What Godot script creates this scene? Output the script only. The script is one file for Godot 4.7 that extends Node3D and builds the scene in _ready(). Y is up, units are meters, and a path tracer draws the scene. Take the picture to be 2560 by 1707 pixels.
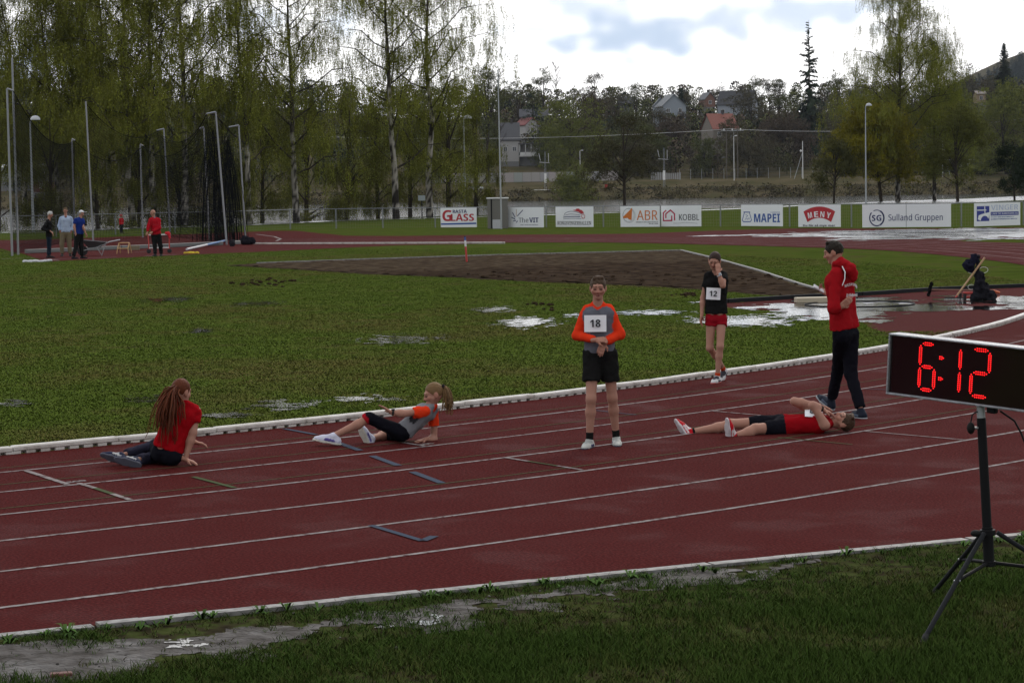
extends Node3D

# ---------------------------------------------------------------- mesh helpers
class MB:
	var v := PackedVector3Array()
	var n := PackedVector3Array()
	var c := PackedColorArray()
	var uv := PackedVector2Array()
	var ix := PackedInt32Array()
	func vert(p: Vector3, nn: Vector3, col: Color, t := Vector2.ZERO) -> int:
		v.append(p); n.append(nn); c.append(col); uv.append(t)
		return v.size() - 1
	func itri(a: int, b: int, d: int) -> void:
		var g := (v[b] - v[a]).cross(v[d] - v[a])
		if g.dot(n[a] + n[b] + n[d]) > 0.0:
			ix.append(a); ix.append(d); ix.append(b)
		else:
			ix.append(a); ix.append(b); ix.append(d)
	func quad(a: Vector3, b: Vector3, d: Vector3, e: Vector3, nn: Vector3, col := Color.WHITE) -> void:
		var i := vert(a, nn, col, Vector2(0, 0)); vert(b, nn, col, Vector2(1, 0)); vert(d, nn, col, Vector2(1, 1)); vert(e, nn, col, Vector2(0, 1))
		itri(i, i + 1, i + 2); itri(i, i + 2, i + 3)
	func tri(a: Vector3, b: Vector3, d: Vector3, nn: Vector3, col := Color.WHITE) -> void:
		var i := vert(a, nn, col); vert(b, nn, col); vert(d, nn, col)
		itri(i, i + 1, i + 2)
	# a box with chamfered look: plain six faces
	func box(at: Vector3, size: Vector3, bs := Basis.IDENTITY, col := Color.WHITE) -> void:
		var h := size * 0.5
		for ax in 3:
			for s in [-1.0, 1.0]:
				var a := Vector3.ZERO; var u := Vector3.ZERO; var w := Vector3.ZERO
				a[ax] = s * h[ax]; u[(ax + 1) % 3] = h[(ax + 1) % 3]; w[(ax + 2) % 3] = h[(ax + 2) % 3]
				var nn := Vector3.ZERO
				nn[ax] = s
				quad(at + bs * (a - u - w), at + bs * (a + u - w), at + bs * (a + u + w), at + bs * (a - u + w), bs * nn, col)
	# box with bevelled edges along all twelve edges
	func bbox(at: Vector3, size: Vector3, r: float, bs := Basis.IDENTITY, col := Color.WHITE) -> void:
		var h := size * 0.5
		var q := h - Vector3(r, r, r)
		for ax in 3:
			var b1 := (ax + 1) % 3; var b2 := (ax + 2) % 3
			for s in [-1.0, 1.0]:
				var nn := Vector3.ZERO
				nn[ax] = s
				var pts := []
				for k in [[-1, -1], [1, -1], [1, 1], [-1, 1]]:
					var p := Vector3.ZERO
					p[ax] = s * h[ax]; p[b1] = k[0] * q[b1]; p[b2] = k[1] * q[b2]
					pts.append(at + bs * p)
				quad(pts[0], pts[1], pts[2], pts[3], bs * nn, col)
			for s in [-1.0, 1.0]:
				for t in [-1.0, 1.0]:
					var nn2 := Vector3.ZERO
					nn2[b1] = s * 0.7071; nn2[b2] = t * 0.7071
					var pa := Vector3.ZERO; var pb := Vector3.ZERO
					pa[b1] = s * h[b1]; pa[b2] = t * q[b2]; pb[b1] = s * q[b1]; pb[b2] = t * h[b2]
					var e := Vector3.ZERO
					e[ax] = q[ax]
					quad(at + bs * (pa - e), at + bs * (pa + e), at + bs * (pb + e), at + bs * (pb - e), bs * nn2, col)
		for sx in [-1.0, 1.0]:
			for sy in [-1.0, 1.0]:
				for sz in [-1.0, 1.0]:
					var m := Vector3(sx, sy, sz)
					tri(at + bs * (m * Vector3(h.x, q.y, q.z)), at + bs * (m * Vector3(q.x, h.y, q.z)), at + bs * (m * Vector3(q.x, q.y, h.z)), bs * m.normalized(), col)
	func tube(pts: Array, radii: Array, sides := 8, col := Color.WHITE, caps := true) -> void:
		var first := v.size()
		var side := Vector3.RIGHT
		for i in pts.size():
			var a: Vector3 = pts[maxi(i - 1, 0)]; var b: Vector3 = pts[mini(i + 1, pts.size() - 1)]
			var d := (b - a).normalized()
			if i == 0:
				side = d.cross(Vector3.UP if absf(d.y) < 0.9 else Vector3.RIGHT).normalized()
			side = (side - d * side.dot(d)).normalized()
			var up := d.cross(side)
			for k in sides:
				var t := TAU * k / sides
				var nn := side * cos(t) + up * sin(t)
				vert(pts[i] + nn * radii[i], nn, col, Vector2(float(k) / sides, i))
		for i in pts.size() - 1:
			for k in sides:
				var a2 := first + i * sides + k
				var b2 := first + i * sides + (k + 1) % sides
				itri(a2, b2, b2 + sides); itri(a2, b2 + sides, a2 + sides)
		if caps:
			for e in [0, pts.size() - 1]:
				var p0: Vector3 = pts[e]
				var p1: Vector3 = pts[1 if e == 0 else e - 1]
				var dn := (p0 - p1).normalized()
				var ce := vert(p0, dn, col)
				var ring := v.size()
				for k in sides:
					vert(v[first + e * sides + k], dn, col)
				for k in sides:
					itri(ce, ring + k, ring + (k + 1) % sides)
	func lathe(at: Vector3, prof: Array, sides := 16, col := Color.WHITE, bs := Basis.IDENTITY) -> void:
		# prof: [radius, height] pairs from bottom to top, flat shaded bands
		for i in prof.size() - 1:
			var r0: float = prof[i][0]; var y0: float = prof[i][1]; var r1: float = prof[i + 1][0]; var y1: float = prof[i + 1][1]
			var sl := Vector2(y1 - y0, r0 - r1).normalized()
			var st := v.size()
			for k in sides + 1:
				var t := TAU * k / sides
				var nn := bs * Vector3(cos(t) * sl.x, sl.y, sin(t) * sl.x)
				vert(at + bs * Vector3(cos(t) * r0, y0, sin(t) * r0), nn, col)
				vert(at + bs * Vector3(cos(t) * r1, y1, sin(t) * r1), nn, col)
			for k in sides:
				var a := st + k * 2
				itri(a, a + 2, a + 3); itri(a, a + 3, a + 1)
	func flat(poly: PackedVector2Array, y: float, col := Color.WHITE) -> void:
		var t := Geometry2D.triangulate_polygon(poly)
		var st := v.size()
		for p in poly:
			vert(Vector3(p.x, y, p.y), Vector3.UP, col, p)
		for i in range(0, t.size(), 3):
			itri(st + t[i], st + t[i + 1], st + t[i + 2])
	func mesh(m: Material) -> ArrayMesh:
		var am := ArrayMesh.new()
		if v.is_empty():
			return am
		var arr := []
		arr.resize(Mesh.ARRAY_MAX)
		arr[Mesh.ARRAY_VERTEX] = v; arr[Mesh.ARRAY_NORMAL] = n; arr[Mesh.ARRAY_COLOR] = c; arr[Mesh.ARRAY_TEX_UV] = uv; arr[Mesh.ARRAY_INDEX] = ix
		am.add_surface_from_arrays(Mesh.PRIMITIVE_TRIANGLES, arr)
		am.surface_set_material(0, m)
		return am

# ---------------------------------------------------------------- smooth bodies: rounded bones joined in a distance field, meshed as surface nets
class Bones:
	var p := []
	func cap(a: Vector3, b: Vector3, ra: float, rb: float, col := 0, cuts := []) -> void:
		p.append([0, a, b, ra, rb, col, cuts])
	func ell(c: Vector3, r: Vector3, bs: Basis, col := 0, cuts := []) -> void:
		p.append([1, c, bs, r, maxf(r.x, maxf(r.y, r.z)), col, cuts])

func nets(b: Bones, cell: float, k: float, cols: Array, mb: MB, amp := 0.0, freq := 14.0, sd := 1) -> void:
	var lo := Vector3(1e9, 1e9, 1e9)
	var hi := -lo
	var pad := k * 0.6 + 2.8 * cell
	var boxes := []
	for q in b.p:
		var l: Vector3; var h: Vector3
		if q[0] == 0:
			var r: float = maxf(q[3], q[4]) + pad
			l = (q[1] as Vector3).min(q[2]) - Vector3(r, r, r); h = (q[1] as Vector3).max(q[2]) + Vector3(r, r, r)
		else:
			var r2: float = q[4] + pad
			l = q[1] - Vector3(r2, r2, r2); h = q[1] + Vector3(r2, r2, r2)
		boxes.append([l, h]); lo = lo.min(l); hi = hi.max(h)
	var nx := int((hi.x - lo.x) / cell) + 2
	var ny := int((hi.y - lo.y) / cell) + 2
	var nz := int((hi.z - lo.z) / cell) + 2
	var f := PackedFloat32Array(); f.resize(nx * ny * nz); f.fill(1.0)
	var best := f.duplicate()
	var ci := PackedByteArray(); ci.resize(f.size())
	# the part of each row of the grid that any bone comes near
	var x0 := PackedInt32Array(); x0.resize(ny * nz); x0.fill(nx)
	var x1 := PackedInt32Array(); x1.resize(ny * nz); x1.fill(-1)
	for qi in b.p.size():
		var q: Array = b.p[qi]
		var i0 := Vector3i(((boxes[qi][0] as Vector3) - lo) / cell)
		var i1 := Vector3i(((boxes[qi][1] as Vector3) - lo) / cell)
		var kind: int = q[0]
		var a: Vector3 = q[1]
		var col: int = q[5]
		var cuts: Array = q[6]
		var ba := Vector3.ZERO; var il := 0.0; var ra := 0.0; var rd := 0.0
		var inv := Basis.IDENTITY; var er := Vector3.ONE; var em := 1.0
		if kind == 0:
			ba = q[2] - a; il = 1.0 / maxf(ba.length_squared(), 1e-9); ra = q[3]; rd = q[4] - q[3]
		else:
			inv = (q[2] as Basis).inverse(); er = q[3]; em = minf(er.x, minf(er.y, er.z))
		for z in range(maxi(i0.z, 0), mini(i1.z + 1, nz)):
			for y in range(maxi(i0.y, 0), mini(i1.y + 1, ny)):
				var row := z * ny + y
				var id := row * nx
				var first := nx
				var last := -1
				for x in range(maxi(i0.x, 0), mini(i1.x + 1, nx)):
					var w := lo + Vector3(x, y, z) * cell - a
					var d: float
					if kind == 0:
						var t := clampf(w.dot(ba) * il, 0.0, 1.0)
						d = (w - ba * t).length() - ra - rd * t
					else:
						var e := (inv * w) / er
						d = (e.length() - 1.0) * em
					if d > pad:
						if last >= 0: break
						continue
					if last < 0: first = x
					last = x
					for cu in cuts:
						d = maxf(d, (w + a - cu[0]).dot(cu[1]))
					var i := id + x
					var o := f[i]
					var hh := maxf(k - absf(o - d), 0.0) / k
					f[i] = minf(o, d) - hh * hh * k * 0.25
					if d < best[i]:
						best[i] = d; ci[i] = col
				if last >= 0:
					x0[row] = mini(x0[row], first); x1[row] = maxi(x1[row], last)
	if amp > 0.0:
		var ns := FastNoiseLite.new()
		ns.seed = sd; ns.frequency = freq; ns.fractal_octaves = 2
		for z in nz:
			for y in ny:
				var id := (z * ny + y) * nx
				for x in range(x0[z * ny + y], x1[z * ny + y] + 1):
					if absf(f[id + x]) < 4.0 * cell:
						f[id + x] += amp * ns.get_noise_3d(lo.x + x * cell, lo.y + y * cell, lo.z + z * cell)
	var vid := PackedInt32Array(); vid.resize(f.size()); vid.fill(-1)
	var off := PackedInt32Array([0, 1, nx, nx + 1, nx * ny, nx * ny + 1, nx * ny + nx, nx * ny + nx + 1])
	var lim := 2.3 * cell
	for z in nz - 1:
		for y in ny - 1:
			var id := (z * ny + y) * nx
			for x in range(maxi(x0[z * ny + y] - 1, 0), mini(x1[z * ny + y] + 1, nx - 1)):
				var i := id + x
				if absf(f[i]) > lim:
					continue
				var s := 0
				for o in 8:
					if f[i + off[o]] < 0.0:
						s |= 1 << o
				if s == 0 or s == 255:
					continue
				var acc := Vector3.ZERO
				var cnt := 0
				for ax in 3:
					var st := 1 << ax
					for o in 8:
						if o & st:
							continue
						var fa := f[i + off[o]]
						var fb := f[i + off[o | st]]
						if (fa < 0.0) != (fb < 0.0):
							var pt := Vector3(o & 1, (o >> 1) & 1, (o >> 2) & 1)
							pt[ax] += fa / (fa - fb)
							acc += pt; cnt += 1
				var g := Vector3.ZERO
				var lowest := 1e9
				var which := 0
				for o in 8:
					var fo := f[i + off[o]]
					g += Vector3((o & 1) * 2 - 1, ((o >> 1) & 1) * 2 - 1, ((o >> 2) & 1) * 2 - 1) * minf(fo, pad)
					if best[i + off[o]] < lowest:
						lowest = best[i + off[o]]; which = ci[i + off[o]]
				vid[i] = mb.vert(lo + (Vector3(x, y, z) + acc / cnt) * cell, g.normalized(), cols[which])
	var stp := [1, nx, nx * ny]
	for z in range(1, nz - 1):
		for y in range(1, ny - 1):
			var id := (z * ny + y) * nx
			for x in range(maxi(x0[z * ny + y], 1), mini(x1[z * ny + y] + 1, nx - 1)):
				var i := id + x
				if vid[i] < 0 and absf(f[i]) > lim:
					continue
				for ax in 3:
					if (f[i] < 0.0) != (f[i + stp[ax]] < 0.0):
						var u: int = stp[(ax + 1) % 3]
						var w: int = stp[(ax + 2) % 3]
						var a := vid[i]; var c1 := vid[i - u]; var d := vid[i - u - w]; var e := vid[i - w]
						if a >= 0 and c1 >= 0 and d >= 0 and e >= 0:
							mb.itri(a, c1, d); mb.itri(a, d, e)

# ---------------------------------------------------------------- scene helpers
var taken := {}
func numbered(called: String) -> String:
	taken[called] = taken.get(called, -1) + 1
	return called if taken[called] == 0 else "%s_%03d" % [called, taken[called]]
func tag(o: Node3D, label: String, category: String, group := "") -> Node3D:
	o.set_meta("label", label); o.set_meta("category", category)
	if group: o.set_meta("group", group)
	return o
func thing(called: String, label: String, category: String, at := Vector3.ZERO, turn := 0.0, group := "") -> Node3D:
	var o := Node3D.new()
	o.name = numbered(called); add_child(o, true)
	o.position = at; o.rotation.y = turn
	return tag(o, label, category, group)
func part(called: String, m: Mesh, parent: Node3D, at := Vector3.ZERO) -> MeshInstance3D:
	var o := MeshInstance3D.new()
	o.name = called; o.mesh = m; o.position = at
	parent.add_child(o, true)
	return o
func solo(called: String, m: Mesh, label: String, category: String, at := Vector3.ZERO, turn := 0.0, group := "") -> MeshInstance3D:
	var o := MeshInstance3D.new()
	o.name = numbered(called); o.mesh = m; o.position = at; o.rotation.y = turn
	add_child(o, true)
	tag(o, label, category, group)
	return o
func structure(called: String, m: Mesh, at := Vector3.ZERO) -> MeshInstance3D:
	var o := MeshInstance3D.new()
	o.name = called; o.mesh = m; o.position = at
	add_child(o, true)
	o.set_meta("kind", "structure")
	return o
func many(called: String, m: Mesh, xf: Array, parent: Node3D, cols := []) -> MultiMeshInstance3D:
	var mm := MultiMesh.new()
	mm.transform_format = MultiMesh.TRANSFORM_3D
	mm.use_colors = not cols.is_empty()
	mm.mesh = m
	mm.instance_count = xf.size()
	for i in xf.size():
		mm.set_instance_transform(i, xf[i])
		if mm.use_colors: mm.set_instance_color(i, cols[i])
	var o := MultiMeshInstance3D.new()
	o.name = called; o.multimesh = mm
	parent.add_child(o, true)
	return o
func lin(r: float, g: float, b: float) -> Color:
	return Color(r, g, b).linear_to_srgb()
func mat(r: float, g: float, b: float, rough := 0.8, metal := 0.0) -> StandardMaterial3D:
	var m := StandardMaterial3D.new()
	m.albedo_color = lin(r, g, b); m.roughness = rough; m.metallic = metal
	return m
func vmat(rough := 0.8) -> StandardMaterial3D:
	var m := StandardMaterial3D.new()
	m.vertex_color_use_as_albedo = true; m.roughness = rough
	return m
func noise_tex(freq: float, ramp: Array, size := 512, oct := 4, sd := 1, kind := FastNoiseLite.TYPE_SIMPLEX_SMOOTH) -> NoiseTexture2D:
	var fn := FastNoiseLite.new()
	fn.noise_type = kind; fn.frequency = freq; fn.fractal_octaves = oct; fn.seed = sd
	var t := NoiseTexture2D.new()
	t.width = size; t.height = size; t.seamless = true; t.noise = fn
	if ramp:
		var g := Gradient.new()
		var offs := PackedFloat32Array(); var cs := PackedColorArray()
		for r in ramp:
			offs.append(r[0]); cs.append(lin(r[1], r[2], r[3]))
		g.offsets = offs; g.colors = cs
		t.color_ramp = g
	return t
func bump_tex(freq: float, strength: float, size := 512, oct := 4, sd := 1) -> NoiseTexture2D:
	var t := noise_tex(freq, [], size, oct, sd)
	t.as_normal_map = true; t.bump_strength = strength
	return t
func world_tex(m: StandardMaterial3D, scale: float) -> void:
	m.uv1_triplanar = true; m.uv1_world_triplanar = true; m.uv1_scale = Vector3(scale, scale, scale)
func rough_edge(poly: PackedVector2Array, step: float, amp: float, sd: int) -> PackedVector2Array:
	var out := PackedVector2Array()
	var r := RandomNumberGenerator.new(); r.seed = sd
	for i in poly.size():
		var a := poly[i]; var b := poly[(i + 1) % poly.size()]
		var n := maxi(int(a.distance_to(b) / step), 1)
		for k in n:
			out.append(a.lerp(b, float(k) / n) + Vector2(r.randf_range(-amp, amp), r.randf_range(-amp, amp)))
	return out
func inside(p: Vector2, poly: PackedVector2Array) -> bool:
	return Geometry2D.is_point_in_polygon(p, poly)
func text(s: String, size: float, m: Material, bold := false, italic := false, font := "Droid Sans", squeeze := 1.0) -> Mesh:
	var f := SystemFont.new()
	f.font_names = PackedStringArray([font])
	if bold: f.font_weight = 700
	f.font_italic = italic
	var t := TextMesh.new()
	t.text = s; t.font = f; t.font_size = 64; t.pixel_size = size / 64.0; t.depth = 0.006
	t.material = m
	return t
# a stroke of lettering or a mark: a thin raised band along 2D points on a sign face
func stroke(mb: MB, pts: Array, w: float, z := 0.003) -> void:
	for i in pts.size() - 1:
		var a: Vector2 = pts[i]; var b: Vector2 = pts[i + 1]
		var d := (b - a).normalized() * w * 0.5
		var s := Vector2(-d.y, d.x)
		var q := [a - d * 0.6 - s, b + d * 0.6 - s, b + d * 0.6 + s, a - d * 0.6 + s]
		mb.quad(Vector3(q[0].x, q[0].y, z), Vector3(q[1].x, q[1].y, z), Vector3(q[2].x, q[2].y, z), Vector3(q[3].x, q[3].y, z), Vector3.BACK)
func shape2(mb: MB, poly: Array, z := 0.003) -> void:
	var pv := PackedVector2Array(poly)
	var t := Geometry2D.triangulate_polygon(pv)
	var st := mb.v.size()
	for p in pv:
		mb.vert(Vector3(p.x, p.y, z), Vector3.BACK, Color.WHITE)
	for i in range(0, t.size(), 3):
		mb.itri(st + t[i], st + t[i + 1], st + t[i + 2])
func ring_pts(c: Vector2, r: Vector2, a0: float, a1: float, n: int) -> Array:
	var o := []
	for i in n + 1:
		var t := deg_to_rad(lerpf(a0, a1, float(i) / n))
		o.append(c + Vector2(cos(t) * r.x, sin(t) * r.y))
	return o
const CEN := Vector2(-32.03, -55.83)
const RAD := 44.31
var rng := RandomNumberGenerator.new()
var lane0 := PackedVector2Array()      # inner edge of the running track, from the near bend round to the far side
var M := {}
var sand_poly := PackedVector2Array([Vector2(-9.39, -73.35), Vector2(-8.51, -74.84), Vector2(-5.17, -76.87), Vector2(-0.38, -79.5), Vector2(3.22, -80.66), Vector2(6.21, -81.5), Vector2(6.59, -71.94), Vector2(6.83, -61.39), Vector2(6.86, -53.15), Vector2(6.94, -49.5), Vector2(6.47, -47.5), Vector2(5.96, -47.16), Vector2(5.42, -48.73), Vector2(4.71, -50.45), Vector2(3.85, -52.33), Vector2(2.19, -55.08), Vector2(0.73, -56.76), Vector2(-1.6, -60.66), Vector2(-4.33, -64.27), Vector2(-7.17, -69.55)])
var shot_poly := PackedVector2Array([Vector2(4.01, -45.19), Vector2(4.4, -45.53), Vector2(5.86, -46.68), Vector2(7.45, -47.53), Vector2(9.42, -49.22), Vector2(12.26, -50.37), Vector2(9.87, -40.52), Vector2(8.87, -38.72), Vector2(7.63, -36.42), Vector2(6.45, -34.31), Vector2(5.92, -34.99), Vector2(6.06, -38.66), Vector2(5.35, -40.03), Vector2(5.05, -42.56), Vector2(4.22, -43.65)])
var apron_poly := PackedVector2Array([Vector2(-31.79, -113.06), Vector2(-26.88, -118.11), Vector2(-20.64, -124.98), Vector2(-14.02, -134.2), Vector2(-12.72, -133.16), Vector2(-10.58, -124.75), Vector2(-8.7, -117.34), Vector2(-5.62, -114.19), Vector2(-1.54, -114), Vector2(2.48, -111.95), Vector2(6.41, -110.87), Vector2(10.79, -115.33), Vector2(13, -116.7), Vector2(15.13, -117.1), Vector2(18.01, -114.13), Vector2(20.39, -111.59), Vector2(26.85, -110.3), Vector2(21.36, -87.76), Vector2(19.11, -91.99), Vector2(14.5, -79.36), Vector2(12.84, -81.88), Vector2(10.65, -87.12), Vector2(8.5, -90.92), Vector2(6.17, -95.04), Vector2(3.91, -97.91), Vector2(-0.28, -98.5), Vector2(-1.65, -95.95), Vector2(-4.72, -95.87), Vector2(-10.37, -88.5), Vector2(-11.24, -87.91), Vector2(-14.59, -83.71), Vector2(-16.73, -80.31), Vector2(-19.03, -88.39), Vector2(-22.95, -100.79), Vector2(-25.85, -91.89)])
var dirt_poly := PackedVector2Array([Vector2(-3.18, -11.81), Vector2(-2.59, -12.01), Vector2(-2.18, -12.15), Vector2(-1.71, -12.28), Vector2(-1.2, -12.52), Vector2(-0.83, -12.78), Vector2(-0.38, -13.14), Vector2(0.1, -13.39), Vector2(0.52, -13.61), Vector2(1.03, -13.87), Vector2(1.56, -14.15), Vector2(2.1, -14.37), Vector2(2.21, -14.25), Vector2(1.54, -13.94), Vector2(1, -13.57), Vector2(0.64, -13.22), Vector2(0.31, -13.12), Vector2(0, -13), Vector2(-0.21, -12.79), Vector2(-0.25, -12.53), Vector2(-0.65, -12.36), Vector2(-0.92, -12.36), Vector2(-1.17, -12.15), Vector2(-1.55, -11.68), Vector2(-1.9, -11.49), Vector2(-2.21, -11.15), Vector2(-2.93, -10.85)])

var kerb_line := PackedVector2Array([Vector2(-4.19, -11.64), Vector2(-3.45, -12), Vector2(-2.86, -12.28), Vector2(-1.98, -12.71), Vector2(-1.02, -13.17), Vector2(0, -13.65), Vector2(1.1, -14.15), Vector2(2.25, -14.69), Vector2(3.49, -15.24), Vector2(4.24, -15.58), Vector2(6.25, -16.42)])
# how far a point lies outside the kerb (negative on the track side)
func past_kerb(p: Vector2) -> float:
	for i in kerb_line.size() - 1:
		if p.x < kerb_line[i + 1].x or i == kerb_line.size() - 2:
			var d := (kerb_line[i + 1] - kerb_line[i]).normalized()
			return (p - kerb_line[i]).dot(Vector2(-d.y, d.x))
	return 0.0

func _ready() -> void:
	rng.seed = 7
	# ---- camera
	var cam := Camera3D.new()
	cam.name = "camera"; add_child(cam)
	cam.position = Vector3(0, 2.45, 0)
	cam.rotation = Vector3(-0.069263, 0, -0.016)
	cam.fov = 17.333; cam.near = 0.1; cam.far = 6000.0
	# ---- sky, air and exposure
	var we := WorldEnvironment.new()
	we.name = "world"; add_child(we)
	var env := Environment.new()
	we.environment = env
	env.tonemap_mode = Environment.TONE_MAPPER_LINEAR
	env.tonemap_exposure = 1.0
	env.background_mode = Environment.BG_SKY
	env.sky = Sky.new()
	env.sky.sky_material = make_sky()
	env.fog_enabled = true
	env.fog_density = 0.00004
	env.fog_light_color = Color(0.80, 0.84, 0.90)
	env.sdfgi_enabled = true; env.ssao_enabled = true; env.ssil_enabled = true
	# ---- the sun, veiled by cloud, ahead and to the left
	var sun := DirectionalLight3D.new()
	sun.name = "sun"; add_child(sun)
	sun.light_energy = 0.35; sun.light_angular_distance = 14.0
	sun.light_color = Color(1.0, 0.95, 0.88)
	sun.shadow_enabled = true
	sun.rotation_degrees = Vector3(-38, 158, 0)
	make_materials()
	make_setting()
	make_field()
	make_track()
	make_grass()
	make_fence_and_signs()
	make_cage()
	make_people()
	make_clock()
	make_shot_gear()
	make_far_side()
	make_trees()

func make_sky() -> PanoramaSkyMaterial:
	var w := 2048
	var h := 1024
	var im := Image.create(w, h, false, Image.FORMAT_RGBF)
	im.fill(Color(0.16, 0.17, 0.14))
	var ns := FastNoiseLite.new()
	ns.seed = 5; ns.frequency = 2.2; ns.fractal_octaves = 5
	# gaps of blue between the clouds: azimuth, height, half sizes (radians), strength
	var gaps := []
	for g in [[0.0554, 0.0666, 0.0339, 0.0086, 0.95], [0.0089, 0.0698, 0.0134, 0.0021, 0.8], [0.0375, 0.0786, 0.0196, 0.0071, 0.7], [0.0973, 0.072, 0.0125, 0.008, 0.75], [0.0804, 0.0673, 0.0071, 0.0025, 0.6], [0.1304, 0.0759, 0.0268, 0.0071, 0.8], [0.1214, 0.0696, 0.0161, 0.0046, 0.7], [0.2143, 0.0795, 0.0268, 0.0032, 0.35], [-0.2179, 0.0563, 0.0161, 0.008, 0.9], [-0.1929, 0.067, 0.0107, 0.0107, 0.6], [-0.1143, 0.0759, 0.0107, 0.0071, 0.5], [-0.075, 0.0759, 0.0071, 0.0071, 0.5]]:
		gaps.append(g)
	for y in 513:
		var el := (0.5 - float(y) / h) * PI
		var se := sin(el)
		for x in w:
			var az := wrapf(float(x) / w * TAU, -PI, PI)
			var d := Vector3(sin(az) * cos(el), se, -cos(az) * cos(el))
			var q := d / (maxf(se, 0.0) + 0.16)
			var n := ns.get_noise_3d(q.x, q.y * 0.4, q.z)
			var cover := smoothstep(-0.34, -0.02, n)
			if absf(az) < 0.4 and el < 0.16:
				var k := smoothstep(0.4, 0.27, absf(az)) * smoothstep(0.16, 0.10, el)
				var open := 0.0
				for g in gaps:
					var e := Vector2((az - g[0]) / g[2], (el - g[1]) / g[3])
					open = maxf(open, g[4] * smoothstep(1.5, 0.5, e.length() + ns.get_noise_3d(az * 26.0, el * 70.0, 3.0) * 1.5))
				cover = lerpf(cover, 1.0 - open, k)
			var ahead := 0.5 + 0.5 * d.dot(Vector3(-0.23, 0.55, -0.80).normalized())
			var lum := 1.0 + 0.75 * pow(ahead, 4.0) + 0.2 * (1.0 - clampf(se * 2.0, 0.0, 1.0))
			var cl := Color(1.0, 0.99, 0.985) * (lum * (0.88 + 0.2 * n))
			var bl := Color(0.50, 0.66, 0.92).lerp(Color(0.66, 0.80, 0.99), 1.0 - clampf(se * 3.0, 0.0, 1.0)) * (0.55 + 0.45 * ahead)
			im.set_pixel(x, y, bl.lerp(cl, cover))
	var m := PanoramaSkyMaterial.new()
	m.panorama = ImageTexture.create_from_image(im)
	return m

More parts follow.
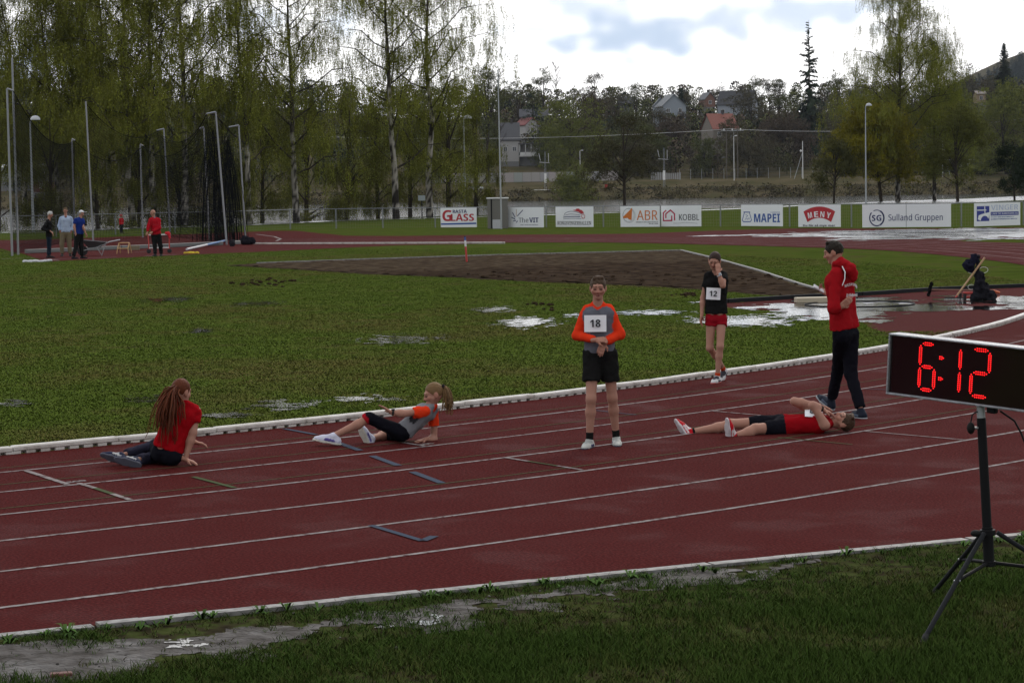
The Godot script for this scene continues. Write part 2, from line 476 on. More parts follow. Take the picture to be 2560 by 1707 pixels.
func make_materials() -> void:
	var m := mat(1, 1, 1, 0.9)
	m.albedo_texture = noise_tex(0.006, [[0.0, 0.036, 0.050, 0.010], [0.35, 0.046, 0.066, 0.012], [0.55, 0.054, 0.073, 0.014], [0.72, 0.060, 0.066, 0.018], [0.9, 0.052, 0.046, 0.022]], 1024, 6, 3)
	world_tex(m, 0.085)
	m.metallic_specular = 0.0
	M.grass = m
	m = mat(1, 1, 1, 0.9)
	m.albedo_texture = noise_tex(0.008, [[0.0, 0.045, 0.045, 0.020], [0.5, 0.072, 0.062, 0.034], [0.9, 0.10, 0.08, 0.05]], 512, 5, 8)
	world_tex(m, 0.02)
	m.metallic_specular = 0.0
	M.bank = m
	m = mat(1, 1, 1, 0.62)
	m.albedo_texture = noise_tex(0.22, [[0.15, 0.034, 0.0058, 0.0056], [0.5, 0.062, 0.0108, 0.0104], [0.85, 0.100, 0.0200, 0.0190]], 1024, 4, 11)
	m.roughness_texture = noise_tex(0.004, [[0.2, 0.26, 0.26, 0.26], [0.36, 0.42, 0.42, 0.42], [0.7, 0.50, 0.50, 0.50]], 1024, 4, 12)
	m.roughness = 1.0
	m.metallic_specular = 0.05
	m.normal_enabled = true; m.normal_scale = 0.3
	m.normal_texture = bump_tex(0.3, 5.0, 1024, 2, 13)
	world_tex(m, 0.16)
	M.track = m
	m = M.track.duplicate()
	m.roughness_texture = null; m.roughness = 0.8; m.metallic_specular = 0.08
	M.track_dry = m
	m = mat(1, 1, 1, 0.75)
	m.albedo_texture = noise_tex(0.02, [[0.15, 0.06, 0.024, 0.024], [0.32, 0.176, 0.148, 0.144], [0.8, 0.264, 0.236, 0.232]], 512, 5, 21)
	world_tex(m, 0.9)
	m.metallic_specular = 0.15
	M.line = m
	M.line_green = mat(0.058, 0.074, 0.034, 0.8); M.line_green.metallic_specular = 0.1
	M.line_blue = mat(0.048, 0.060, 0.085, 0.8); M.line_blue.metallic_specular = 0.1
	m = mat(1, 1, 1, 0.35)
	m.albedo_texture = noise_tex(0.015, [[0.1, 0.22, 0.19, 0.16], [0.35, 0.46, 0.43, 0.39], [0.9, 0.62, 0.59, 0.56]], 512, 5, 22)
	world_tex(m, 0.7)
	M.rail = m
	m = mat(1, 1, 1, 0.6)
	m.albedo_texture = noise_tex(0.02, [[0.1, 0.072, 0.068, 0.064], [0.4, 0.168, 0.16, 0.152], [0.9, 0.272, 0.264, 0.256]], 512, 5, 23)
	world_tex(m, 0.8)
	M.kerb = m
	m = mat(1, 1, 1, 1.0)
	m.albedo_texture = noise_tex(0.01, [[0.1, 0.02625, 0.0225, 0.01875], [0.4, 0.05625, 0.0495, 0.045], [0.8, 0.0975, 0.09, 0.08625]], 1024, 6, 31)
	m.roughness_texture = noise_tex(0.008, [[0.3, 0.25, 0.25, 0.25], [0.6, 0.7, 0.7, 0.50]], 512, 4, 32)
	m.normal_enabled = true; m.normal_scale = 0.8
	m.normal_texture = bump_tex(0.05, 6.0, 512, 5, 33)
	world_tex(m, 0.45)
	m.metallic_specular = 0.25
	M.dirt = m
	m = mat(1, 1, 1, 0.95)
	m.metallic_specular = 0.05
	m.albedo_texture = noise_tex(0.02, [[0.15, 0.020, 0.016, 0.010], [0.42, 0.034, 0.030, 0.015], [0.6, 0.038, 0.048, 0.014], [0.9, 0.055, 0.062, 0.022]], 512, 6, 36)
	world_tex(m, 0.5)
	M.soil = m
	m = mat(1, 1, 1, 0.95)
	m.albedo_texture = noise_tex(0.012, [[0.15, 0.0252, 0.0162, 0.0108], [0.45, 0.045, 0.0315, 0.0207], [0.75, 0.072, 0.054, 0.0342]], 1024, 6, 41)
	m.normal_enabled = true; m.normal_scale = 1.0
	m.normal_texture = bump_tex(0.03, 8.0, 512, 5, 42)
	world_tex(m, 0.14)
	m.metallic_specular = 0.05
	M.sand = m
	m = m.duplicate()
	m.albedo_texture = noise_tex(0.02, [[0.15, 0.0162, 0.0099, 0.0063], [0.45, 0.0306, 0.0198, 0.0126], [0.8, 0.0522, 0.036, 0.0234]], 512, 6, 43)
	M.earth = m
	m = mat(0.012, 0.013, 0.012, 0.06)
	m.normal_enabled = true; m.normal_scale = 0.12
	m.normal_texture = bump_tex(0.02, 3.0, 512, 3, 51)
	world_tex(m, 0.8)
	M.puddle = m
	m = m.duplicate()
	m.roughness = 0.22; m.normal_scale = 0.5
	M.puddle_far = m
	m = m.duplicate()
	m.albedo_color = lin(0.06, 0.055, 0.05); m.roughness = 0.12; m.normal_scale = 0.1
	M.dirt_water = m
	m = mat(0.016, 0.018, 0.015, 0.10)
	m.normal_enabled = true; m.normal_scale = 0.22
	m.normal_texture = bump_tex(0.012, 6.0, 1024, 5, 52)
	world_tex(m, 0.05)
	m.uv1_scale = Vector3(0.014, 0.05, 0.06)
	M.river = m
	m = mat(0.10, 0.10, 0.105, 0.22)
	m.normal_enabled = true; m.normal_scale = 0.15
	m.normal_texture = bump_tex(0.02, 3.0, 512, 3, 53)
	world_tex(m, 0.2)
	M.wet_path = m
	M.steel = mat(0.42, 0.43, 0.45, 0.38, 0.6)
	M.galv = mat(0.34, 0.36, 0.37, 0.5, 0.3)
	M.dark_metal = mat(0.018, 0.019, 0.021, 0.5); M.dark_metal.metallic_specular = 0.15
	M.black = mat(0.012, 0.012, 0.013, 0.5); M.black.metallic_specular = 0.18
	M.rubber = mat(0.016, 0.016, 0.017, 0.8)
	M.white = mat(0.72, 0.74, 0.76, 0.45)
	M.white_paint = mat(0.66, 0.66, 0.65, 0.5)
	M.red_paint = mat(0.42, 0.03, 0.025, 0.45)
	M.navy = mat(0.012, 0.022, 0.11, 0.5)
	M.blue = mat(0.02, 0.075, 0.30, 0.5)
	M.sign_red = mat(0.40, 0.012, 0.022, 0.5)
	M.orange = mat(0.55, 0.15, 0.015, 0.5)
	M.crimson = mat(0.42, 0.01, 0.06, 0.5)
	M.ink = mat(0.015, 0.016, 0.022, 0.6)
	M.grey_ink = mat(0.12, 0.13, 0.15, 0.6)
	M.wood = mat(0.42, 0.25, 0.10, 0.6)
	M.net = mat(0.012, 0.013, 0.014, 0.9); M.net.metallic_specular = 0.0
	M.wire = mat(0.12, 0.125, 0.13, 0.7)
	M.fence = mat(0.17, 0.18, 0.185, 0.6)
	M.skin = vmat(0.6); M.skin.metallic_specular = 0.3
	M.cloth = vmat(0.9); M.cloth.metallic_specular = 0.12
	M.shoe = vmat(0.6); M.shoe.metallic_specular = 0.2
	m = vmat(0.6)
	m.metallic_specular = 0.25
	M.hair = m
	m = vmat(0.85)
	m.metallic_specular = 0.1
	m.backlight = Color(0.75, 0.85, 0.35)
	M.leaf = m
	M.bark = vmat(0.9); M.bark.metallic_specular = 0.1
	m = vmat(0.8)
	m.metallic_specular = 0.08
	m.backlight = Color(0.55, 0.7, 0.25)
	M.blade = m

func spline(pts: PackedVector2Array, per: int) -> PackedVector2Array:
	var out := PackedVector2Array()
	for i in pts.size() - 1:
		var a := pts[maxi(i - 1, 0)]; var b := pts[i]; var c := pts[i + 1]; var d := pts[mini(i + 2, pts.size() - 1)]
		for k in per:
			out.append(b.cubic_interpolate(c, a, d, float(k) / per))
	out.append(pts[-1])
	return out
func offset(line: PackedVector2Array, d: float) -> PackedVector2Array:
	var out := PackedVector2Array()
	for i in line.size():
		var t := (line[mini(i + 1, line.size() - 1)] - line[maxi(i - 1, 0)]).normalized()
		out.append(line[i] + Vector2(-t.y, t.x) * d)
	return out
func strip(mb: MB, line: PackedVector2Array, d0: float, d1: float, y: float) -> void:
	var a := offset(line, d0); var b := offset(line, d1)
	for i in line.size() - 1:
		mb.quad(Vector3(a[i].x, y, a[i].y), Vector3(a[i + 1].x, y, a[i + 1].y), Vector3(b[i + 1].x, y, b[i + 1].y), Vector3(b[i].x, y, b[i].y), Vector3.UP)

# height of the land: the flat stadium, the river bank, the far shore and the wooded slope behind it
const PATH_Z := [[-60.0, -128.0], [-29.0, -143.0], [-19.0, -158.0], [-8.9, -177.0], [-1.6, -183.0], [8.3, -193.0], [18.6, -205.0], [29.0, -227.0], [40.0, -245.0], [54.0, -269.0], [90.0, -310.0]]
func path_z(x: float) -> float:
	if x <= -60.0: return -128.0
	for i in PATH_Z.size() - 1:
		if x < PATH_Z[i + 1][0]:
			return lerpf(PATH_Z[i][1], PATH_Z[i + 1][1], (x - PATH_Z[i][0]) / (PATH_Z[i + 1][0] - PATH_Z[i][0]))
	return -310.0
func land(x: float, z: float) -> float:
	var shore := path_z(x) - 22.0
	if z > shore + 12.0:
		return 0.0
	if z > -560.0:
		return -3.2 * smoothstep(shore + 12.0, shore - 6.0, z)
	var d := -z
	if d < 612.0:
		return lerpf(-3.2, 1.35, smoothstep(575.0, 604.0, d))
	var h := 1.35 + 2.2 * smoothstep(616.0, 640.0, d) + 7.0 * smoothstep(650.0, 720.0, d) + 24.0 * smoothstep(720.0, 1050.0, d)
	h += 10.0 * smoothstep(-20.0, -160.0, x) * smoothstep(640.0, 800.0, d)
	return h

func make_setting() -> void:
	var mb := MB.new()
	var zs := [60.0, 10.0, -30.0, -80.0, -120.0]
	var z := -136.0
	while z > -350.0:
		zs.append(z); z -= 4.0
	zs.append_array([-380.0, -430.0])
	for q in [-480, -540, -560, -570, -576, -582, -588, -594, -600, -606, -612, -617, -622, -628, -634, -640, -650, -662, -676, -690, -705, -720, -750, -790, -840, -900, -980, -1080, -1250, -1600, -2400]:
		zs.append(float(q))
	var cols := 120
	for i in zs.size():
		for k in cols + 1:
			var x: float = lerpf(-1.0, 1.0, float(k) / cols) * (140.0 + 0.45 * absf(zs[i]))
			var y := land(x, zs[i])
			var e := 2.0
			var nn := Vector3(land(x - e, zs[i]) - land(x + e, zs[i]), 2.0 * e, land(x, zs[i] - e) - land(x, zs[i] + e)).normalized()
			mb.vert(Vector3(x, y, zs[i]), nn, Color.WHITE)
	for i in zs.size() - 1:
		for k in cols:
			var a := i * (cols + 1) + k
			mb.itri(a, a + 1, a + cols + 2); mb.itri(a, a + cols + 2, a + cols + 1)
	# the near land is turf, the far shore rough grass
	var near := MB.new(); var far := MB.new()
	near.v = mb.v; near.n = mb.n; near.c = mb.c; near.uv = mb.uv
	far.v = mb.v; far.n = mb.n; far.c = mb.c; far.uv = mb.uv
	for i in range(0, mb.ix.size(), 3):
		var tgt := near if mb.v[mb.ix[i]].z > -450.0 else far
		for k in 3: tgt.ix.append(mb.ix[i + k])
	structure("ground", near.mesh(M.grass))
	structure("far_shore", far.mesh(M.bank))
	mb = MB.new()
	mb.quad(Vector3(-600, -1.5, -136), Vector3(600, -1.5, -136), Vector3(600, -1.5, -600), Vector3(-600, -1.5, -600), Vector3.UP)
	structure("river", mb.mesh(M.river))
	# riverside path, wet and shining
	mb = MB.new()
	var path := spline(PackedVector2Array([Vector2(-41.92, -140.28), Vector2(-35.2, -143.5), Vector2(-29.41, -143.98), Vector2(-25.21, -152.74), Vector2(-19.03, -158), Vector2(-14.43, -170.33), Vector2(-8.71, -177.58), Vector2(-1.47, -183.06), Vector2(3.85, -187.91), Vector2(8.49, -194.33), Vector2(18.83, -204.97), Vector2(29.41, -227.46), Vector2(40.76, -247.05), Vector2(54.24, -270.33), Vector2(73.3, -288.45)]), 6)
	strip(mb, path, -1.3, 1.3, 0.012)
	structure("riverside_path", mb.mesh(M.wet_path))
	mb = MB.new()
	mb.flat(PackedVector2Array([Vector2(35.13, -241.68), Vector2(45.58, -262.1), Vector2(55.95, -273.99), Vector2(69.35, -302.65), Vector2(83.83, -329.91), Vector2(66.35, -261.1), Vector2(52.28, -239.32), Vector2(42.09, -217.54), Vector2(37.1, -217.82)]), 0.018)
	structure("wet_forecourt_path", mb.mesh(M.wet_path))
	# road along the far shore
	mb = MB.new()
	mb.quad(Vector3(-300, 1.38, -603.5), Vector3(300, 1.38, -603.5), Vector3(300, 1.38, -611), Vector3(-300, 1.38, -611), Vector3.UP)
	structure("far_road", mb.mesh(M.wet_path))
	# wooded hill beyond, on the right
	mb = MB.new()
	var hx := 36
	for i in 15:
		for k in hx + 1:
			var x2 := lerpf(150.0, 1500.0, float(k) / hx)
			var z2 := lerpf(-1750.0, -3100.0, float(i) / 14.0)
			mb.vert(Vector3(x2, hill(x2, z2), z2), Vector3(hill(x2 - 5, z2) - hill(x2 + 5, z2), 10, hill(x2, z2 - 5) - hill(x2, z2 + 5)).normalized(), Color.WHITE)
	for i in 14:
		for k in hx:
			var a2 := i * (hx + 1) + k
			mb.itri(a2, a2 + 1, a2 + hx + 2); mb.itri(a2, a2 + hx + 2, a2 + hx + 1)
	structure("wooded_hill", mb.mesh(M.bank))

func hill(x: float, z: float) -> float:
	return 20.0 + 175.0 * exp(-pow((x - 830.0) / 330.0, 2.0)) * smoothstep(-1750.0, -2400.0, z) + 4.0 * sin(x * 0.03) * sin(z * 0.01)

func make_field() -> void:
	var mb := MB.new()
	mb.flat(rough_edge(apron_poly, 2.0, 0.12, 4), 0.006)
	structure("track_apron", mb.mesh(M.track_dry))
	mb = MB.new()
	mb.flat(rough_edge(shot_poly, 0.6, 0.05, 5), 0.006)
	structure("shot_put_area", mb.mesh(M.track_dry))
	mb = MB.new()
	var dn := FastNoiseLite.new(); dn.seed = 19; dn.frequency = 1.1; dn.fractal_octaves = 4
	var dlo := Vector2(1e9, 1e9); var dhi := -dlo
	for p in dirt_poly:
		dlo = dlo.min(p); dhi = dhi.max(p)
	dlo.x = maxf(dlo.x, -4.6)
	var cell := 0.04
	var cells := {}
	for i in int((dhi.x - dlo.x) / cell):
		for k in int((dhi.y - dlo.y) / cell):
			var p := dlo + Vector2(i, k) * cell
			var n1 := dn.get_noise_2d(p.x, p.y)
			if not inside(p + Vector2(n1, dn.get_noise_2d(p.x + 50.0, p.y)) * 0.45, dirt_poly): continue
			var id := []
			for o in [[0, 0], [1, 0], [1, 1], [0, 1]]:
				var key := Vector2i(i + o[0], k + o[1])
				if not cells.has(key):
					var v := dlo + Vector2(key) * cell + Vector2(rng.randf_range(-0.35, 0.35), rng.randf_range(-0.35, 0.35)) * cell
					cells[key] = mb.vert(Vector3(v.x, 0.005 + maxf(0.0, dn.get_noise_2d(v.x * 3.0, v.y * 3.0) * 0.016), v.y), Vector3(dn.get_noise_2d(v.x * 6.0, v.y * 6.0) * 0.25, 1, dn.get_noise_2d(v.x * 6.0 + 30.0, v.y * 6.0) * 0.25).normalized(), Color.WHITE)
				id.append(cells[key])
			mb.itri(id[0], id[1], id[2]); mb.itri(id[0], id[2], id[3])
	structure("dirt_path", mb.mesh(M.dirt))
	mb = MB.new()
	var soil := kerb_line.duplicate()
	soil.append_array(PackedVector2Array([Vector2(14.0, -6.0), Vector2(-12.0, -6.0)]))
	mb.flat(soil, 0.0025)
	structure("verge_soil", mb.mesh(M.soil))
	# landing sector: raked gravel, finely humped
	mb = MB.new()
	var ns := FastNoiseLite.new()
	ns.seed = 9; ns.frequency = 0.9; ns.fractal_octaves = 4
	var lo := Vector2(1e9, 1e9); var hi := -lo
	for p in sand_poly:
		lo = lo.min(p); hi = hi.max(p)
	var dark := PackedVector2Array([Vector2(-7.3, -69.6), Vector2(-4.43, -65.81), Vector2(-1.73, -65.91), Vector2(-0.33, -67.89), Vector2(1.75, -68.33), Vector2(2.82, -70.69), Vector2(4.46, -68.83), Vector2(5.67, -71.61), Vector2(6.58, -70.4), Vector2(6.86, -53.15), Vector2(7.26, -49.4), Vector2(6.09, -44.71), Vector2(3.81, -50.56), Vector2(-1.56, -59.09)])
	var ids := {}
	var st := 0.22
	var mb2 := MB.new()
	for i in int((hi.x - lo.x) / st) + 2:
		for k in int((hi.y - lo.y) / (st * 1.6)) + 2:
			var p2 := lo + Vector2(i * st, k * st * 1.6)
			if inside(p2, sand_poly):
				ids[Vector2i(i, k)] = mb.vert(Vector3(p2.x, 0.014 + maxf(0.0, 0.05 * ns.get_noise_2d(p2.x, p2.y) + 0.03 * ns.get_noise_2d(p2.x * 5.0, p2.y * 5.0)), p2.y), Vector3.UP, Color.WHITE)
	for q in ids:
		if ids.has(q + Vector2i(1, 0)) and ids.has(q + Vector2i(0, 1)) and ids.has(q + Vector2i(1, 1)):
			var a: int = ids[q]; var b: int = ids[q + Vector2i(1, 0)]; var c: int = ids[q + Vector2i(1, 1)]; var d: int = ids[q + Vector2i(0, 1)]
			mb.n[a] = (mb.v[d] - mb.v[a]).cross(mb.v[b] - mb.v[a]).normalized()
			var turned := inside(Vector2(mb.v[a].x, mb.v[a].z) + Vector2(rng.randfn(), rng.randfn()) * 0.35, dark)
			mb.itri(a, b, c); mb.itri(a, c, d)
			if turned:
				for i in 6: mb2.ix.append(mb.ix[mb.ix.size() - 6 + i])
				mb.ix.resize(mb.ix.size() - 6)
	mb2.v = mb.v; mb2.n = mb.n; mb2.c = mb.c; mb2.uv = mb.uv
	structure("landing_sector", mb.mesh(M.sand))
	structure("turned_earth", mb2.mesh(M.earth))
	mb = MB.new()
	mb.flat(rough_edge(sand_poly, 0.5, 0.08, 15), 0.008)
	structure("landing_sector_base", mb.mesh(M.sand))
	# clods of turned earth, at the edge of the sector and on the lawn
	var clods := []
	var clod := MB.new()
	var bn := Bones.new()
	bn.ell(Vector3.ZERO, Vector3(0.06, 0.035, 0.05), Basis.IDENTITY)
	nets(bn, 0.02, 0.01, [Color.WHITE], clod, 0.03, 22.0, 4)
	for c in [[-6.589, -58.76, 0.45, 1, 34], [0.58, -45.459, 0.25, 0.6, 9], [3.717, -49.289, 0.25, 0.5, 9], [2.29, -57.624, 3.5, 3, 110], [-0.299, -61.227, 2, 1.5, 60], [6.72, -55.93, 1.2, 3, 50]]:
		var o := Vector3(c[0], 0, c[1])
		for i in c[4]:
			var s := rng.randf_range(0.4, 1.4)
			var at := o + Vector3(rng.randfn() * c[2], 0.012, rng.randfn() * c[3])
			if c[4] > 40 and not inside(Vector2(at.x, at.z), sand_poly): continue
			clods.append(Transform3D(Basis(Vector3.UP, rng.randf() * TAU).scaled(Vector3(s, s, s)), at))
	var cm := many("earth_clods", clod.mesh(M.earth), clods, self)
	cm.set_meta("kind", "stuff"); tag(cm, "dark clods of turned earth on the lawn and gravel", "earth")
	# low edging boards of the landing sector
	var edge_far := thing("edging_board", "long pale edging board along the far side of the gravel sector", "board")
	boards(edge_far, PackedVector2Array([Vector2(-8.49, -74.64), Vector2(-5.17, -76.87), Vector2(-0.38, -79.5), Vector2(3.22, -80.66), Vector2(6.21, -81.5)]), 0.05, 0.06, M.kerb)
	var edge_side := thing("edging_board", "pale edging board on the slanting side of the gravel sector", "board")
	boards(edge_side, PackedVector2Array([Vector2(6.21, -81.5), Vector2(6.59, -71.94), Vector2(6.83, -61.39), Vector2(6.86, -53.15), Vector2(6.94, -49.5)]), 0.07, 0.06, M.kerb)
	var edge_dark := thing("edging_board", "dark timber edge behind the wet shot put area", "board")
	boards(edge_dark, PackedVector2Array([Vector2(4.01, -45.19), Vector2(4.4, -45.53), Vector2(5.86, -46.68), Vector2(7.45, -47.53), Vector2(9.42, -49.22), Vector2(12.26, -50.37)]), 0.08, 0.10, M.dark_metal)

func boards(parent: Node3D, line: PackedVector2Array, w: float, h: float, m: Material) -> void:
	for i in line.size() - 1:
		var a := line[i]; var b := line[i + 1]
		var d := b - a
		var mb := MB.new()
		mb.bbox(Vector3.ZERO, Vector3(d.length() - 0.02, h, w), 0.008)
		var o := part("board", mb.mesh(m), parent, Vector3((a.x + b.x) / 2, h / 2 - 0.01, (a.y + b.y) / 2))
		o.rotation.y = -d.angle()

func puddle(called: String, c: Vector2, r: Vector2, sd: int, thr: float, cell: float, y: float, m: Material, turn := 0.0, freq := 2.0) -> void:
	var ns := FastNoiseLite.new()
	ns.seed = sd; ns.frequency = freq; ns.fractal_octaves = 4; ns.fractal_gain = 0.6
	var mb := MB.new()
	var n := Vector2i(int(r.x * 1.3 / cell), int(r.y * 1.3 / cell))
	var ids := {}
	var val := func(i: int, k: int) -> float:
		var p := Vector2(i, k) * cell
		return ns.get_noise_2d(c.x + p.x, c.y + p.y) * 1.1 + (1.0 - (p / r).length()) - thr
	for i in range(-n.x, n.x):
		for k in range(-n.y, n.y):
			if val.call(i, k) > 0.0:
				var ok := []
				for o in [[0, 0], [1, 0], [1, 1], [0, 1]]:
					var key := Vector2i(i + o[0], k + o[1])
					if not ids.has(key):
						var p := (Vector2(key) * cell + Vector2(rng.randf_range(-0.4, 0.4), rng.randf_range(-0.4, 0.4)) * cell).rotated(turn) + c
						ids[key] = mb.vert(Vector3(p.x, y, p.y), Vector3.UP, Color.WHITE)
					ok.append(ids[key])
				mb.itri(ok[0], ok[1], ok[2]); mb.itri(ok[0], ok[2], ok[3])
	structure(numbered(called), mb.mesh(m))

func make_track() -> void:
	var near := PackedVector2Array()
	for i in 31:
		var t := deg_to_rad(lerpf(100.0, 24.0, i / 30.0))
		near.append(CEN + Vector2(cos(t), sin(t)) * RAD)
	near.append_array(PackedVector2Array([Vector2(10.6, -43.3), Vector2(12.5, -49.6), Vector2(13.8, -56.0), Vector2(14.4, -62.6)]))
	near.append_array(PackedVector2Array([Vector2(14.27, -68.32), Vector2(13.56, -75.33), Vector2(12.52, -79.78), Vector2(10.33, -84.44), Vector2(8.25, -88.29), Vector2(5.99, -92.17), Vector2(3.79, -94.87), Vector2(-0.28, -97.11), Vector2(-6.77, -100.86), Vector2(-11.88, -103.36)]))
	near.append(Vector2(-40, -117))
	lane0 = spline(near, 3)
	var mb := MB.new()
	strip(mb, lane0, 0.0, 8.05, 0.010)
	var track := structure("running_track", mb.mesh(M.track))
	mb = MB.new()
	var wide := kerb_line.duplicate()
	wide.append_array(PackedVector2Array([Vector2(8.54, -22.47), Vector2(4.36, -19.05), Vector2(1.27, -16.28), Vector2(-1.11, -14.37), Vector2(-3.03, -13), Vector2(-3.61, -12.58), Vector2(-4.36, -12.1)]))
	mb.flat(wide, 0.0097)
	structure("track_margin", mb.mesh(M.track))
	for i in 6:
		var l := MB.new()
		wavy(l, lane0, 1.22 * (i + 1), 0.05, 0.0135, 30 + i)
		part("lane_line", l.mesh(M.line), track)
	for g in [0.93, 2.0, 3.35]:
		var l := MB.new()
		wavy(l, near_part(0, 78), g, 0.022, 0.0135, 50 + int(g * 10))
		part("green_line", l.mesh(M.line_green), track)
	var gl := MB.new()
	wavy(gl, near_part(58, 84), 4.62, 0.022, 0.0135, 71)
	part("green_line", gl.mesh(M.line_green), track)
	gl = MB.new()
	wavy(gl, near_part(70, 90), 5.9, 0.022, 0.0135, 72)
	part("green_line", gl.mesh(M.line_green), track)
	# cross marks: from, to, width, material
	for q in [[-4.302, -19.623, -3.749, -18.659, 0.055, "line"], [-3.668, -18.725, -3.471, -18.391, 0.05, "line"], [-3.471, -18.391, -3.26, -18.019, 0.05, "line_green"], [-3.26, -18.019, -3.051, -17.649, 0.05, "line"], [-2.747, -19.026, -2.3, -18.277, 0.05, "line_green"], [-1.062, -21.351, -0.823, -21.005, 0.04, "line"], [-0.096, -20.056, 0.128, -19.734, 0.04, "line"], [0.128, -19.734, 0.376, -19.377, 0.035, "line_green"], [0.376, -19.377, 0.589, -19.063, 0.035, "line"], [2.129, -23.869, 2.659, -23.267, 0.03, "line"], [3.404, -21.713, 4.234, -20.808, 0.03, "line"], [2.526, -21.283, 3.137, -20.605, 0.028, "line_green"], [-2.344, -22.774, -1.965, -22.169, 0.055, "line_blue"], [-1.723, -21.51, -1.433, -20.753, 0.07, "line_blue"], [-1.294, -20.319, -1.016, -19.569, 0.07, "line_blue"], [-0.877, -19.126, -0.596, -18.356, 0.07, "line_blue"], [-1.045, -16.101, -0.641, -15.349, 0.055, "line_blue"], [-0.641, -15.349, -0.565, -15.553, 0.07, "line_blue"], [0.897, -24.13, 1.299, -23.581, 0.03, "line_blue"], [4.137, -26.132, 4.821, -25.657, 0.03, "line_blue"]]:
		var a := Vector3(q[0], 0, q[1]); var b := Vector3(q[2], 0, q[3])
		var d := (b - a).normalized() * 0.5
		var s: Vector3 = Vector3(-d.z, 0, d.x) * q[4]
		var cm2 := MB.new()
		var y := Vector3(0, 0.0165, 0)
		cm2.quad(a + s + y, b + s + y, b - s + y, a - s + y, Vector3.UP)
		part("track_mark", cm2.mesh(M[q[5]]), track)
	# faded stencilled figures beside the start marks
	for q in [[-3.713, -18.858, "800", 0.14], [-0.835, -21.219, "800", 0.14]]:
		var o := part("stencil_number", text(q[2], 0.11, M.line, true), track, Vector3(q[0], 0, q[1]) + Vector3(0, 0.013, 0))
		o.rotation = Vector3(-PI / 2, 0, 0)
		o.rotation.y = 0.75
		o.scale = Vector3(1, 1, 0.3)
	# white aluminium rail along the inner edge, in segments with drain slots
	var rail := thing("track_rail", "low white slotted rail along the inside of the running track", "rail")
	var seg := MB.new()
	var L := 1.12
	seg.bbox(Vector3(0, 0.054, 0), Vector3(L - 0.008, 0.052, 0.10), 0.012)
	var feet := 7
	for k in feet + 1:
		var x := -L / 2 + 0.03 + (L - 0.06) * k / feet
		seg.box(Vector3(x, 0.016, 0.026), Vector3(0.095, 0.028, 0.04))
	seg.box(Vector3(0, 0.016, -0.030), Vector3(L - 0.01, 0.028, 0.012))
	var sm := seg.mesh(M.rail)
	var ang := deg_to_rad(99.0)
	while ang > deg_to_rad(18.0):
		var o := part("rail_segment", sm, rail, Vector3(CEN.x + cos(ang) * (RAD - 0.05), 0, CEN.y + sin(ang) * (RAD - 0.05)))
		o.rotation.y = PI / 2 - ang
		o.rotation.z = rng.randfn() * 0.003
		o.position.y = rng.randfn() * 0.002
		ang -= L / RAD
	var frail := thing("track_rail", "low white rail on the far side before the throwing cage", "rail")
	var fa := Vector3(-11.659, 0, -101.449); var fb := Vector3(-0.241, 0, -95.737)
	var nseg := 22
	for i in nseg:
		var o := part("rail_segment", sm, frail, fa.lerp(fb, (i + 0.5) / nseg))
		o.scale.x = fa.distance_to(fb) / nseg / L
		o.rotation.y = -atan2(fb.z - fa.z, fb.x - fa.x)
	# concrete kerb round the outside, two-metre blocks
	var kerb := thing("concrete_kerb", "worn pale concrete kerb along the outside of the running track", "kerb")
	var km := []
	for v in 3:
		var k := MB.new()
		var n := 8
		for i in n:
			var x0 := -0.985 + 1.97 * i / n; var x1 := -0.985 + 1.97 * (i + 1) / n
			var e := [rng.randf_range(-0.007, 0.007), rng.randf_range(-0.007, 0.007)]
			k.box(Vector3((x0 + x1) / 2, -0.018, e[0]), Vector3(x1 - x0, 0.09 + e[1] * 0.3, 0.095))
		km.append(k.mesh(M.kerb))
	var j := 0
	var along := 0.0
	var kc := Curve2D.new()
	for p in kerb_line: kc.add_point(p)
	while along < kc.get_baked_length() - 2.0:
		var a := kc.sample_baked(along); var b := kc.sample_baked(along + 2.0)
		var d := (b - a).normalized()
		var m := (a + b) / 2 + Vector2(-d.y, d.x) * 0.03
		var o := part("kerb_block", km[j % 3], kerb, Vector3(m.x, rng.randfn() * 0.004 - 0.004, m.y))
		o.rotation.y = -d.angle() + rng.randfn() * 0.004
		along += 2.0
		j += 1

func near_part(a: int, b: int) -> PackedVector2Array:
	return lane0.slice(a, b)
# a painted line with slightly uneven edges
func wavy(mb: MB, line: PackedVector2Array, d: float, w: float, y: float, sd: int) -> void:
	var fine := PackedVector2Array()
	for i in line.size() - 1:
		var n := maxi(int(line[i].distance_to(line[i + 1]) / 0.25), 1)
		for k in n: fine.append(line[i].lerp(line[i + 1], float(k) / n))
	fine.append(line[-1])
	var r := RandomNumberGenerator.new(); r.seed = sd
	var a := offset(fine, d - w / 2); var b := offset(fine, d + w / 2)
	for i in fine.size():
		a[i] += Vector2(r.randfn(), r.randfn()) * w * 0.05
		b[i] += Vector2(r.randfn(), r.randfn()) * w * 0.05
	for i in fine.size() - 1:
		mb.quad(Vector3(a[i].x, y, a[i].y), Vector3(a[i + 1].x, y, a[i + 1].y), Vector3(b[i + 1].x, y, b[i + 1].y), Vector3(b[i].x, y, b[i].y), Vector3.UP)

